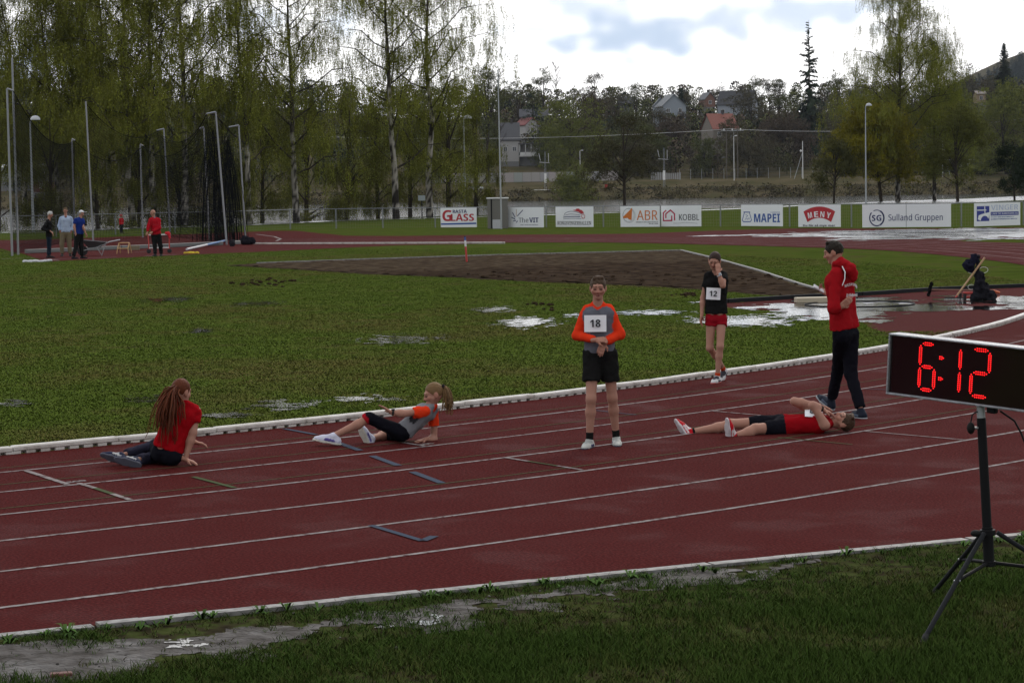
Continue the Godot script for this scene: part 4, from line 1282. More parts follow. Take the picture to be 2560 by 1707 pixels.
func make_people() -> void:
	var S := func(r: float, g: float, b: float) -> Color: return Color(r, g, b)
	var black: Color = S.call(0.012, 0.012, 0.014)
	var o: Node3D
	# boy with bib 18
	var j: Dictionary = {"base": Vector3(0.833, 0, -20.826), "turn": -0.04, "head": Vector3(-0.023, 1.492, 0.03), "neck": Vector3(-0.029, 1.352, 0), "sl": Vector3(-0.136, 1.291, 0), "sr": Vector3(0.084, 1.291, 0), "el": Vector3(-0.228, 1.054, 0.02), "er": Vector3(0.178, 1.056, 0.02), "wl": Vector3(-0.05, 1.018, 0.185), "wr": Vector3(0.024, 0.993, 0.15), "hl": Vector3(0.072, 1.025, 0.2), "hr": Vector3(-0.041, 0.833, 0.19), "pel": Vector3(-0.014, 0.893, 0), "pl": Vector3(-0.086, 0.849, 0), "pr": Vector3(0.063, 0.847, 0), "kl": Vector3(-0.102, 0.467, 0.12), "kr": Vector3(0.096, 0.463, -0.02), "al": Vector3(-0.122, 0.093, 0.08), "ar": Vector3(0.13, 0.132, -0.12), "tl": Vector3(-0.185, 0.018, 0.26), "tr": Vector3(0.142, 0.037, 0.04), "hf": Vector3(-0.02, -0.12, 1), "palml": Vector3(0, -0.6, -0.6), "palmr": Vector3(0.2, 0, -1), "thl": Vector3(-1, 0, 0), "thr": Vector3(1, 0, 0)}
	o = person("teenage runner in orange and grey top with bib 18 holding his wrist", j, {"girth": 0.86, "head": 0.93, "hair": Color(0.07, 0.045, 0.03), "sleeve": 1.93, "shirt": [Color(0.115, 0.12, 0.145), Color(0.66, 0.042, 0.012), Color(0.66, 0.042, 0.012), Color(0.035, 0.035, 0.045)], "yoke": 1, "hem": -0.02, "leg": 0.60, "pants": [black], "pants_loose": 0.019, "sock": black, "sock_len": 0.22, "shoes": [Color(0.46, 0.47, 0.44), Color(0.02, 0.025, 0.05), Color(0.30, 0.31, 0.30), Color(0.02, 0.03, 0.09)], "curl_l": 1.1, "curl_r": 0.35, "hand": 0.86})
	bib(o, (j.pel as Vector3).lerp(j.neck, 0.60) + Vector3(-0.03, 0, 0.132), Vector3(0, 0.05, 1), Vector3.UP, 0.205, 0.155, "18")
	# girl with bib 12
	j = {"base": Vector3(2.525, 0, -27.445), "turn": -0.0917, "head": Vector3(-0.025, 1.498, 0.05), "neck": Vector3(-0.006, 1.368, 0), "sl": Vector3(-0.109, 1.32, 0), "sr": Vector3(0.091, 1.323, 0), "el": Vector3(-0.171, 1.04, -0.03), "er": Vector3(0.074, 1.2, 0.2), "wl": Vector3(-0.188, 0.827, 0.04), "wr": Vector3(0.018, 1.366, 0.2), "hl": Vector3(-0.208, 0.706, 0.06), "hr": Vector3(0.019, 1.51, 0.145), "pel": Vector3(-0.012, 0.808, 0), "pl": Vector3(-0.076, 0.76, 0), "pr": Vector3(0.051, 0.758, 0), "kl": Vector3(-0.094, 0.428, 0.04), "kr": Vector3(0.033, 0.452, 0.12), "al": Vector3(0.08, 0.106, -0.26), "ar": Vector3(-0.004, 0.063, 0.1), "tl": Vector3(0.025, 0.009, -0.12), "tr": Vector3(-0.068, 0.019, 0.26), "hf": Vector3(-0.18, -0.42, 1), "hu": Vector3(0.1, 1, 0.3), "palml": Vector3(0.8, 0, 0.3), "palmr": Vector3(-0.4, 0, -1), "thl": Vector3(-1, 0, 0), "thr": Vector3(-1, 0, 0), "ful": Vector3(0, 0.8, 0.6)}
	o = person("girl in black T-shirt and red shorts with bib 12 wiping her face", j, {"girth": 0.80, "head": 0.92, "style": "tied", "hair": Color(0.04, 0.026, 0.02), "sleeve": 0.52, "shirt": [black, black, black], "hem": 0.075, "loose": 0.018, "leg": 0.20, "bottom": "shorts", "pants": [Color(0.26, 0.011, 0.016)], "pants_loose": 0.008, "sock": Color(0.45, 0.05, 0.015), "sock_len": 0.16, "shoes": [Color(0.55, 0.55, 0.55), Color(0.45, 0.10, 0.09), Color(0.04, 0.04, 0.05), Color(0.03, 0.03, 0.04)], "lift_l": 0.055, "curl_r": 0.5, "hand": 0.84})
	bib(o, (j.pel as Vector3).lerp(j.neck, 0.52) + Vector3(-0.035, 0, 0.125), Vector3(-0.1, 0.0, 1), Vector3(0.06, 1, 0), 0.175, 0.145, "12")
	var wt := MB.new()
	wt.tube([j.wr - (j.wr - j.er).normalized() * 0.05, j.wr - (j.wr - j.er).normalized() * 0.015], [0.031, 0.030], 12, Color(0.55, 0.56, 0.58))
	wt.bbox((j.wr as Vector3) - (j.wr - j.er).normalized() * 0.03 + Vector3(0.012, 0, 0.028), Vector3(0.032, 0.03, 0.012), 0.004, Basis.IDENTITY, Color(0.35, 0.4, 0.45))
	solo("wrist_watch", wt.mesh(M.shoe), "white wrist watch on the raised arm of the girl with bib 12", "watch", j.base, j.turn)
	# coach in red hooded jacket
	j = {"base": Vector3(3.425, 0, -23.028), "turn": -0.1477, "head": Vector3(-0.1, 1.716, 0), "neck": Vector3(-0.064, 1.601, 0.02), "sl": Vector3(-0.073, 1.503, 0.15), "sr": Vector3(0.086, 1.507, -0.13), "el": Vector3(-0.103, 1.157, 0.24), "er": Vector3(-0.05, 1.247, -0.22), "wl": Vector3(-0.03, 1.171, 0.225), "wr": Vector3(-0.153, 1.271, -0.26), "hl": Vector3(0.015, 1.203, 0.215), "hr": Vector3(-0.24, 1.321, -0.28), "pel": Vector3(0.013, 0.886, 0), "pl": Vector3(-0.02, 0.859, 0.08), "pr": Vector3(0.062, 0.847, -0.08), "kl": Vector3(-0.055, 0.506, -0.3), "kr": Vector3(0.068, 0.459, -0.06), "al": Vector3(-0.133, 0.095, -0.55), "ar": Vector3(0.171, 0.081, 0.06), "tl": Vector3(-0.294, 0.122, -0.72), "tr": Vector3(0.057, -0.011, -0.1), "tf": Vector3(-0.75, 0, -0.66), "hf": Vector3(-0.93, -0.22, -0.18), "hu": Vector3(-0.1, 1, 0), "palml": Vector3(-0.6, 0, -0.6), "palmr": Vector3(-0.1, 0.9, 0.4), "thl": Vector3(-1, 0, 0), "thr": Vector3(1, 0, 0), "ful": Vector3(0.35, 0.9, 0.3)}
	o = person("man in red hooded jacket and black trousers looking at his phone", j, {"girth": 1.0, "head": 1.0, "hair": Color(0.022, 0.016, 0.012), "sleeve": 1.9, "top": "jacket", "shirt": [Color(0.29, 0.008, 0.012), Color(0.29, 0.008, 0.012), Color(0.29, 0.008, 0.012)], "hem": 0.06, "loose": 0.028, "crease": 0.008, "leg": 1.93, "bottom": "trousers", "pants": [Color(0.011, 0.011, 0.012)], "pants_loose": 0.012, "shoes": [Color(0.014, 0.017, 0.028), Color(0.30, 0.32, 0.34), Color(0.03, 0.035, 0.05), Color(0.08, 0.10, 0.14)], "foot": 1.05, "lift_l": 0.05, "curl_r": 0.9, "hand": 1.0})
	var hood := Bones.new()
	var nk: Vector3 = j.neck
	hood.cap(nk + Vector3(0.04, 0.02, 0.06), nk + Vector3(0.13, -0.06, 0.10), 0.050, 0.062)
	hood.cap(nk + Vector3(0.13, -0.06, 0.10), nk + Vector3(0.17, -0.15, 0.10), 0.062, 0.035)
	hood.cap(nk + Vector3(0.02, 0.03, -0.05), nk + Vector3(0.14, -0.06, -0.02), 0.045, 0.058)
	hood.cap(nk + Vector3(-0.02, 0.0, 0.09), nk + Vector3(0.06, 0.0, 0.10), 0.034, 0.045)
	var hm := MB.new()
	nets(hood, 0.013, 0.03, [Color(0.275, 0.008, 0.012)], hm, 0.014, 13.0, 3)
	part("hood", hm.mesh(M.cloth), o)
	var bk := Vector3(0.75, 0, 0.66)
	var bx := Vector3.UP.cross(bk)
	var mid: Vector3 = (j.sl + j.sr) * 0.5 + bk * 0.118 - bx * 0.02
	var arc := "KONGSVINGER"
	for i in arc.length():
		var a := (i - 5.0) / 5.0
		var lt := part("jacket_lettering", text(arc[i], 0.036, M.white, false, false, "Droid Serif"), o)
		var dirn := (bk - bx * a * -0.45).normalized()
		lt.transform = Transform3D(Basis(Vector3.UP.cross(dirn), Vector3.UP, dirn).rotated(dirn, -a * 0.30), mid + bx * a * 0.125 + Vector3(0, -0.115 - 0.035 * a * a, 0) - bk * 0.042 * a * a)
	var fr := part("jacket_lettering", text("Friidrett", 0.042, M.white, false, true, "Droid Serif"), o)
	fr.transform = Transform3D(Basis(bx, Vector3.UP, bk), mid + Vector3(0, -0.225, 0) + bk * 0.004)
	var pipe := MB.new()
	var shl: Vector3 = j.sl
	pipe.tube([shl + Vector3(0.06, 0.075, 0.02), shl + Vector3(0.088, 0.02, 0.052), shl + Vector3(0.085, -0.05, 0.066), shl + Vector3(0.06, -0.12, 0.06)], [0.006, 0.006, 0.006, 0.005], 6)
	part("white_piping", pipe.mesh(M.white), o)
	var ph := MB.new()
	ph.bbox(Vector3.ZERO, Vector3(0.13, 0.014, 0.062), 0.004)
	var phone := solo("phone", ph.mesh(mat(0.5, 0.52, 0.55, 0.25)), "light grey phone in the hand of the man in red", "phone", Vector3.ZERO, j.turn)
	phone.position = (j.base as Vector3) + (Vector3((j.hr as Vector3).x - 0.015, (j.hr as Vector3).y + 0.01, (j.hr as Vector3).z + 0.035)).rotated(Vector3.UP, j.turn)
	phone.rotation.z = -0.62
	phone.rotation.x = 0.5
	# boy lying on his back
	j = {"base": Vector3(2.756, 0, -21.736), "turn": -0.1261, "head": Vector3(0.456, 0.113, 0), "neck": Vector3(0.341, 0.105, 0), "sl": Vector3(0.292, 0.095, 0.16), "sr": Vector3(0.281, 0.121, -0.15), "el": Vector3(0.163, 0.289, 0.15), "er": Vector3(-0.013, 0.304, -0.1), "wl": Vector3(0.263, 0.241, 0.07), "wr": Vector3(0.219, 0.269, -0.05), "hl": Vector3(0.371, 0.187, 0.04), "hr": Vector3(0.357, 0.235, -0.03), "pel": Vector3(-0.147, 0.075, 0), "pl": Vector3(-0.162, 0.062, 0.1), "pr": Vector3(-0.171, 0.088, -0.1), "kl": Vector3(-0.388, 0.066, 0.2), "kr": Vector3(-0.637, 0.09, -0.02), "al": Vector3(-0.583, 0.011, 0.3), "ar": Vector3(-1.01, 0.021, 0.06), "tl": Vector3(-0.6, 0.104, 0.33), "tr": Vector3(-1.166, 0.105, 0.04), "tf": Vector3(0, 1, 0), "hf": Vector3(-0.25, 0.92, 0.3), "hu": Vector3(1, 0.1, 0), "palml": Vector3(0.3, -1, -0.2), "palmr": Vector3(0.3, -1, 0.2), "thl": Vector3(-1, 0, 0), "thr": Vector3(1, 0, 0), "ful": Vector3(0.85, 0.15, -0.5), "fur": Vector3(0.8, 0.35, -0.45)}
	o = person("runner in red vest lying on his back with hands over his face", j, {"stand": false, "girth": 0.92, "head": 0.95, "hair": Color(0.055, 0.035, 0.022), "sleeve": 0.0, "top": "vest", "shirt": [Color(0.25, 0.007, 0.010), Color(0.25, 0.007, 0.010), Color(0.25, 0.007, 0.010)], "hem": 0.08, "leg": 0.62, "pants": [Color(0.010, 0.010, 0.012)], "pants_loose": 0.008, "sock": black, "sock_len": 0.10, "shoes": [Color(0.42, 0.010, 0.018), Color(0.50, 0.47, 0.48), Color(0.55, 0.5, 0.5), Color(0.55, 0.5, 0.5)], "foot": 0.98, "curl_l": 0.3, "curl_r": 0.3})
	bib(o, (j.pel as Vector3).lerp(j.neck, 0.62) + Vector3(0.02, 0.118, 0.02), Vector3(0.0, 1, 0.25), Vector3(1, 0, 0), 0.20, 0.17, "15", 0.3)
	wt = MB.new()
	wt.tube([(j.wl as Vector3).lerp(j.el, 0.10), (j.wl as Vector3).lerp(j.el, 0.24)], [0.031, 0.033], 12, Color(0.02, 0.02, 0.022))
	solo("wrist_watch", wt.mesh(M.shoe), "black wrist watch on the boy lying in the red vest", "watch", j.base, j.turn)
	# girl leaning back on one elbow
	j = {"base": Vector3(-1.093, 0, -21.422), "turn": 0.051, "head": Vector3(0.332, 0.464, 0), "neck": Vector3(0.318, 0.364, 0), "sl": Vector3(0.25, 0.32, 0.12), "sr": Vector3(0.339, 0.305, -0.13), "el": Vector3(0.036, 0.302, 0.17), "er": Vector3(0.326, 0.016, -0.14), "wl": Vector3(-0.074, 0.315, 0.16), "wr": Vector3(0.239, 0.027, -0.02), "hl": Vector3(-0.161, 0.37, 0.15), "hr": Vector3(0.169, 0.018, 0.02), "pel": Vector3(0.025, 0.1, 0), "pl": Vector3(0.013, 0.11, 0.085), "pr": Vector3(0.013, 0.083, -0.085), "kl": Vector3(-0.296, 0.266, 0.12), "kr": Vector3(-0.127, 0.055, -0.3), "al": Vector3(-0.623, 0.107, 0.15), "ar": Vector3(-0.268, 0.046, -0.06), "tl": Vector3(-0.791, 0.069, 0.15), "tr": Vector3(-0.442, 0.111, 0.04), "tf": Vector3(-0.78, 0.55, 0.22), "hf": Vector3(-0.95, -0.22, 0.15), "hu": Vector3(-0.15, 1, 0), "palml": Vector3(-0.3, -1, 0.2), "palmr": Vector3(0, -1, 0), "thl": Vector3(-1, 0, 0), "thr": Vector3(1, 0, 0), "ful": Vector3(0.2, 0.97, 0), "fur": Vector3(0.75, 0.35, -0.55)}
	o = person("girl with blonde ponytail in grey and orange T-shirt leaning back on the track", j, {"stand": false, "girth": 0.82, "head": 0.95, "style": "tied", "hair": Color(0.16, 0.095, 0.045), "sleeve": 0.55, "shirt": [Color(0.19, 0.195, 0.21), Color(0.68, 0.046, 0.012), Color(0.68, 0.046, 0.012), Color(0.03, 0.03, 0.035)], "hem": 0.06, "loose": 0.016, "leg_l": 1.12, "leg_r": 0.75, "bottom": "capri_tights", "pants": [Color(0.011, 0.011, 0.013), Color(0.36, 0.012, 0.02)], "pants_loose": 0.008, "shoes": [Color(0.55, 0.56, 0.66), Color(0.58, 0.57, 0.50), Color(0.5, 0.5, 0.6), Color(0.10, 0.08, 0.26)], "foot": 0.98, "curl_l": 0.05, "spread_l": 1.0, "hand": 0.88,
		"tail": [j.head + Vector3(0.085, 0.075, 0.0), j.head + Vector3(0.125, 0.06, 0.0), j.head + Vector3(0.14, -0.04, 0.01), j.head + Vector3(0.135, -0.18, 0.01)], "tail_wide": 0.028, "strands": 70})
	wt = MB.new()
	wt.tube([(j.wl as Vector3).lerp(j.el, 0.05), (j.wl as Vector3).lerp(j.el, 0.22)], [0.030, 0.031], 12, Color(0.02, 0.02, 0.022))
	wt.bbox((j.wl as Vector3).lerp(j.el, 0.13) + Vector3(0, 0.030, 0), Vector3(0.036, 0.012, 0.034), 0.004, Basis.IDENTITY, Color(0.05, 0.05, 0.055))
	solo("wrist_watch", wt.mesh(M.shoe), "black watch on the stretched arm of the girl leaning back", "watch", j.base, j.turn)
	# girl sitting with her back turned
	j = {"base": Vector3(-3.109, 0, -19.894), "turn": 0.155, "head": Vector3(0.148, 0.667, 0), "neck": Vector3(0.171, 0.576, 0), "sl": Vector3(0.067, 0.53, 0.04), "sr": Vector3(0.279, 0.488, -0.06), "el": Vector3(0.152, 0.31, -0.22), "er": Vector3(0.241, 0.294, 0), "wl": Vector3(0.253, 0.18, -0.28), "wr": Vector3(0.167, 0.064, 0.04), "hl": Vector3(0.379, 0.148, -0.3), "hr": Vector3(0.258, 0.029, 0.05), "pel": Vector3(-0.001, 0.108, 0), "pl": Vector3(-0.05, 0.112, -0.04), "pr": Vector3(0.055, 0.088, 0.03), "kl": Vector3(-0.092, 0.139, -0.45), "kr": Vector3(-0.044, 0.046, -0.36), "al": Vector3(-0.395, 0.093, -0.18), "ar": Vector3(-0.269, 0.073, 0.02), "tl": Vector3(-0.539, 0.092, -0.14), "tr": Vector3(-0.478, 0.06, 0.12), "tf": Vector3(0.5, 0.15, -0.82), "hf": Vector3(0.66, -0.2, -0.7), "hu": Vector3(0.1, 1, 0), "palml": Vector3(0, -1, 0), "palmr": Vector3(0, -1, 0), "thl": Vector3(1, 0, 0), "thr": Vector3(-1, 0, 0), "ful": Vector3(0.3, 0.6, -0.7), "fur": Vector3(0.25, 0.45, -0.85)}
	o = person("girl with long red hair in red T-shirt sitting on the track with her back turned", j, {"stand": false, "girth": 0.88, "head": 0.97, "style": "tied", "hair": Color(0.10, 0.028, 0.012), "sleeve": 0.55, "shirt": [Color(0.29, 0.006, 0.010), Color(0.29, 0.006, 0.010), Color(0.29, 0.006, 0.010)], "hem": 0.10, "loose": 0.018, "leg": 1.86, "bottom": "tights", "pants": [Color(0.010, 0.010, 0.013), Color(0.025, 0.027, 0.040)], "pants_loose": 0.010, "shoes": [Color(0.012, 0.018, 0.045), Color(0.10, 0.105, 0.13), Color(0.30, 0.31, 0.33), Color(0.40, 0.40, 0.40)], "foot": 0.9, "hand": 0.9,
		"tail": [j.head + Vector3(-0.05, 0.035, 0.085), j.head + Vector3(-0.09, 0.0, 0.12), j.head + Vector3(-0.13, -0.16, 0.14), j.head + Vector3(-0.15, -0.36, 0.13)], "tail_wide": 0.075, "strands": 150, "strand_size": 0.9})
	# officials by the throwing cage
	j = {"base": Vector3(-17.523, 0, -85.176), "turn": 0.2029, "head": Vector3(0.049, 1.654, 0.02), "neck": Vector3(-0.016, 1.458, 0), "sl": Vector3(-0.048, 1.4, 0.17), "sr": Vector3(-0.048, 1.396, -0.17), "el": Vector3(-0.249, 1.117, 0.24), "er": Vector3(-0.058, 1.061, -0.2), "wl": Vector3(0.045, 1.02, 0.22), "wr": Vector3(0.118, 0.953, -0.12), "hl": Vector3(0.117, 0.958, 0.22), "hr": Vector3(0.145, 0.861, -0.1), "pel": Vector3(-0.02, 0.836, 0), "pl": Vector3(-0.021, 0.807, 0.08), "pr": Vector3(-0.021, 0.804, -0.08), "kl": Vector3(-0.017, 0.428, 0.08), "kr": Vector3(-0.032, 0.424, -0.08), "al": Vector3(-0.027, 0.079, 0.1), "ar": Vector3(-0.073, 0.06, -0.08), "tl": Vector3(0.104, 0.001, 0.1), "tr": Vector3(0.06, -0.004, -0.08), "tf": Vector3(1, 0, 0.15), "hf": Vector3(1, -0.25, 0.15), "thl": Vector3(1, 0, 0), "thr": Vector3(-1, 0, 0)}
	person("white haired man in black jacket and jeans standing by the throwing cage", j, {"girth": 1.0, "cell": 0.022, "head": 1.02, "hair": Color(0.45, 0.44, 0.42), "sleeve": 1.9, "top": "jacket", "shirt": [Color(0.012, 0.012, 0.014), Color(0.012, 0.012, 0.014), Color(0.16, 0.17, 0.19)], "hem": -0.05, "loose": 0.03, "leg": 1.93, "bottom": "jeans", "pants": [Color(0.014, 0.020, 0.035)], "pants_loose": 0.018, "shoes": [Color(0.015, 0.015, 0.017), Color(0.02, 0.02, 0.02), Color(0.02, 0.02, 0.02), Color(0.02, 0.02, 0.02)], "foot": 1.05})
	j = {"base": Vector3(-17.394, 0, -87.05), "turn": 0.1972, "head": Vector3(0.128, 1.782, 0.02), "neck": Vector3(0.137, 1.565, 0), "sl": Vector3(-0.048, 1.491, 0), "sr": Vector3(0.333, 1.484, 0), "el": Vector3(-0.133, 1.182, 0), "er": Vector3(0.4, 1.172, 0), "wl": Vector3(-0.093, 0.997, 0.08), "wr": Vector3(0.333, 0.973, 0.08), "hl": Vector3(-0.035, 0.902, 0.06), "hr": Vector3(0.269, 0.881, 0.06), "pel": Vector3(0.119, 0.945, 0), "pl": Vector3(0.01, 0.854, 0), "pr": Vector3(0.223, 0.849, 0), "kl": Vector3(-0.047, 0.468, 0.03), "kr": Vector3(0.242, 0.461, 0), "al": Vector3(-0.043, 0.11, 0), "ar": Vector3(0.262, 0.103, 0), "tl": Vector3(-0.076, 0.022, 0.16), "tr": Vector3(0.29, 0.014, 0.16), "hf": Vector3(-0.15, -0.1, 1), "thl": Vector3(-1, 0, 0), "thr": Vector3(1, 0, 0)}
	person("man in light blue jacket and khaki trousers beside the throwing cage", j, {"girth": 1.05, "cell": 0.022, "head": 1.02, "hair": Color(0.12, 0.085, 0.05), "sleeve": 1.9, "top": "jacket", "shirt": [Color(0.33, 0.40, 0.52), Color(0.30, 0.37, 0.50), Color(0.12, 0.015, 0.03)], "hem": 0.0, "loose": 0.035, "leg": 1.93, "bottom": "trousers", "pants": [Color(0.16, 0.13, 0.085)], "pants_loose": 0.03, "shoes": [Color(0.03, 0.027, 0.025), Color(0.02, 0.02, 0.02), Color(0.02, 0.02, 0.02), Color(0.02, 0.02, 0.02)], "foot": 1.05})
	j = {"base": Vector3(-16.147, 0, -83.559), "turn": 0.1909, "head": Vector3(0.166, 1.695, 0), "neck": Vector3(0.117, 1.517, 0), "sl": Vector3(-0.06, 1.462, 0.1), "sr": Vector3(0.203, 1.455, -0.1), "el": Vector3(-0.112, 1.196, 0.14), "er": Vector3(0.224, 1.174, 0.06), "wl": Vector3(-0.073, 1.003, 0.18), "wr": Vector3(0.305, 0.934, 0.08), "hl": Vector3(-0.048, 0.884, 0.2), "hr": Vector3(0.346, 0.83, 0.1), "pel": Vector3(0.056, 0.938, 0), "pl": Vector3(-0.004, 0.881, 0.06), "pr": Vector3(0.113, 0.876, -0.06), "kl": Vector3(-0.06, 0.466, 0.1), "kr": Vector3(0.13, 0.443, -0.05), "al": Vector3(-0.172, 0.113, 0.18), "ar": Vector3(0.149, 0.083, -0.12), "tl": Vector3(-0.044, 0.004, 0.12), "tr": Vector3(0.309, 0.004, -0.15), "tf": Vector3(0.75, 0, -0.6), "hf": Vector3(0.85, -0.3, -0.2), "thl": Vector3(1, 0, 0), "thr": Vector3(-1, 0, 0)}
	o = person("man in blue T-shirt and white cap walking past the wheelbarrow", j, {"girth": 1.08, "cell": 0.022, "head": 1.02, "style": "bald", "hair": Color(0.3, 0.29, 0.27), "sleeve": 0.6, "shirt": [Color(0.012, 0.030, 0.16), Color(0.012, 0.030, 0.16), Color(0.012, 0.030, 0.16)], "hem": -0.02, "loose": 0.03, "leg": 1.93, "bottom": "trousers", "pants": [Color(0.012, 0.012, 0.013)], "pants_loose": 0.025, "shoes": [Color(0.015, 0.015, 0.017), Color(0.02, 0.02, 0.02), Color(0.02, 0.02, 0.02), Color(0.02, 0.02, 0.02)], "foot": 1.05})
	var cap := Bones.new()
	var chd: Vector3 = j.head
	cap.ell(chd + Vector3(0, 0.035, 0), Vector3(0.092, 0.090, 0.100), Basis.IDENTITY, 0, [[chd + Vector3(0, 0.035, 0), Vector3.DOWN]])
	cap.cap(chd + Vector3(0.08, 0.045, -0.02), chd + Vector3(0.17, 0.025, -0.045), 0.05, 0.045, 0, [[chd + Vector3(0, 0.032, 0), Vector3.DOWN], [chd + Vector3(0, 0.05, 0), Vector3.UP]])
	var cpm := MB.new()
	nets(cap, 0.012, 0.01, [Color(0.62, 0.63, 0.64)], cpm)
	part("cap", cpm.mesh(M.cloth), o)
	j = {"base": Vector3(-13.407, 0, -85.015), "turn": 0.1564, "head": Vector3(-0.136, 1.654, 0.02), "neck": Vector3(-0.11, 1.487, 0), "sl": Vector3(-0.232, 1.4, 0.1), "sr": Vector3(0.082, 1.392, -0.06), "el": Vector3(-0.314, 1.13, 0.16), "er": Vector3(0.088, 1.076, 0.06), "wl": Vector3(-0.349, 0.936, 0.24), "wr": Vector3(-0.185, 0.932, 0.2), "hl": Vector3(-0.395, 0.862, 0.26), "hr": Vector3(-0.275, 0.889, 0.24), "pel": Vector3(-0.037, 0.85, 0), "pl": Vector3(-0.114, 0.776, 0.02), "pr": Vector3(0.051, 0.772, -0.02), "kl": Vector3(-0.094, 0.397, 0.04), "kr": Vector3(0.116, 0.407, -0.02), "al": Vector3(-0.088, 0.08, 0.1), "ar": Vector3(0.138, 0.101, -0.1), "tl": Vector3(-0.149, 0.009, 0.22), "tr": Vector3(0.105, 0.015, 0.06), "tf": Vector3(-0.62, 0, 0.7), "hf": Vector3(-0.85, -0.05, 0.4), "thl": Vector3(-1, 0, 0), "thr": Vector3(1, 0, 0)}
	person("bald man in red jacket standing in front of the hurdle trolley", j, {"girth": 1.06, "cell": 0.022, "head": 1.03, "style": "bald", "hair": Color(0.22, 0.16, 0.12), "sleeve": 1.9, "top": "jacket", "shirt": [Color(0.34, 0.009, 0.016), Color(0.33, 0.009, 0.016), Color(0.10, 0.16, 0.22)], "hem": -0.02, "loose": 0.04, "leg": 1.93, "bottom": "trousers", "pants": [Color(0.012, 0.012, 0.013)], "pants_loose": 0.025, "shoes": [Color(0.02, 0.02, 0.022), Color(0.02, 0.02, 0.02), Color(0.02, 0.02, 0.02), Color(0.02, 0.02, 0.02)], "foot": 1.05})
	j = {"base": Vector3(-23.582, 0, -135.804), "turn": 0.1719, "head": Vector3(0.028, 1.015, 0), "neck": Vector3(0.025, 0.895, 0), "sl": Vector3(-0.048, 0.848, 0), "sr": Vector3(0.119, 0.845, 0), "el": Vector3(-0.076, 0.703, 0), "er": Vector3(0.139, 0.699, 0), "wl": Vector3(-0.081, 0.534, 0.03), "wr": Vector3(0.11, 0.531, 0.03), "hl": Vector3(-0.083, 0.462, 0.03), "hr": Vector3(0.108, 0.458, 0.03), "pel": Vector3(0.013, 0.484, 0), "pl": Vector3(-0.011, 0.46, 0), "pr": Vector3(0.06, 0.459, 0), "kl": Vector3(-0.017, 0.267, 0), "kr": Vector3(0.055, 0.265, 0), "al": Vector3(-0.046, 0.05, 0.05), "ar": Vector3(0.049, 0.047, -0.05), "tl": Vector3(0.024, 0.001, 0.1), "tr": Vector3(0.119, -0.002, 0), "tf": Vector3(0.9, 0, 0.3), "hf": Vector3(0.9, 0, 0.3), "thl": Vector3(1, 0, 0), "thr": Vector3(1, 0, 0)}
	person("child in red jacket and cap walking along the riverside path", j, {"girth": 0.8, "cell": 0.025, "head": 0.95, "hair": Color(0.35, 0.02, 0.02), "sleeve": 1.9, "top": "jacket", "shirt": [Color(0.46, 0.015, 0.02), Color(0.46, 0.015, 0.02), Color(0.46, 0.015, 0.02)], "leg": 1.9, "bottom": "trousers", "pants": [Color(0.015, 0.016, 0.02)], "shoes": [Color(0.02, 0.02, 0.022), Color(0.02, 0.02, 0.02), Color(0.02, 0.02, 0.02), Color(0.02, 0.02, 0.02)], "foot": 0.75, "hand": 0.75})

# ---------------------------------------------------------------- fence, advertising boards and street furniture
func fit_text(s: String, x0: float, x1: float, y0: float, y1: float, m: Material, parent: Node3D, bold := false, italic := false, font := "Droid Sans", called := "lettering") -> MeshInstance3D:
	var t := text(s, 0.3, m, bold, italic, font)
	var bb := t.get_aabb()
	var o := part(called, t, parent)
	var sx := (x1 - x0) / maxf(bb.size.x, 1e-4); var sy := (y1 - y0) / maxf(bb.size.y, 1e-4)
	o.scale = Vector3(sx, sy, 1)
	var c := bb.get_center()
	o.position = Vector3((x0 + x1) / 2 - c.x * sx, (y0 + y1) / 2 - c.y * sy, 0.022)
	return o
func small_print(x0: float, x1: float, y: float, h: float, m: Material, parent: Node3D, sd: int) -> void:
	var r := RandomNumberGenerator.new(); r.seed = sd
	var mb := MB.new()
	var x := x0
	while x < x1:
		var w := r.randf_range(0.6, 1.1) * h * 0.5
		if r.randf() < 0.84:
			mb.box(Vector3(x + w / 2, y + h * r.randf_range(-0.1, 0.1), 0.021), Vector3(w * 0.7, h * r.randf_range(0.6, 1.0), 0.002))
		x += w
	part("small_print", mb.mesh(m), parent).set_meta("kind", "stuff")
func marks(mb: MB, m: Material, parent: Node3D, called := "emblem") -> MeshInstance3D:
	return part(called, mb.mesh(m), parent, Vector3(0, 0, 0.018))

func board(label: String, a: Vector3, b: Vector3, h: float, lift := 0.05) -> Node3D:
	var d := b - a
	var root := thing("advertising_board", label, "sign", (a + b) / 2 + Vector3(0, lift + h / 2, 0), -atan2(d.z, d.x), "advertising boards on the fence")
	var mb := MB.new()
	mb.bbox(Vector3.ZERO, Vector3(d.length(), h, 0.03), 0.006)
	part("panel", mb.mesh(M.white), root)
	root.set_meta("w", d.length())
	return root

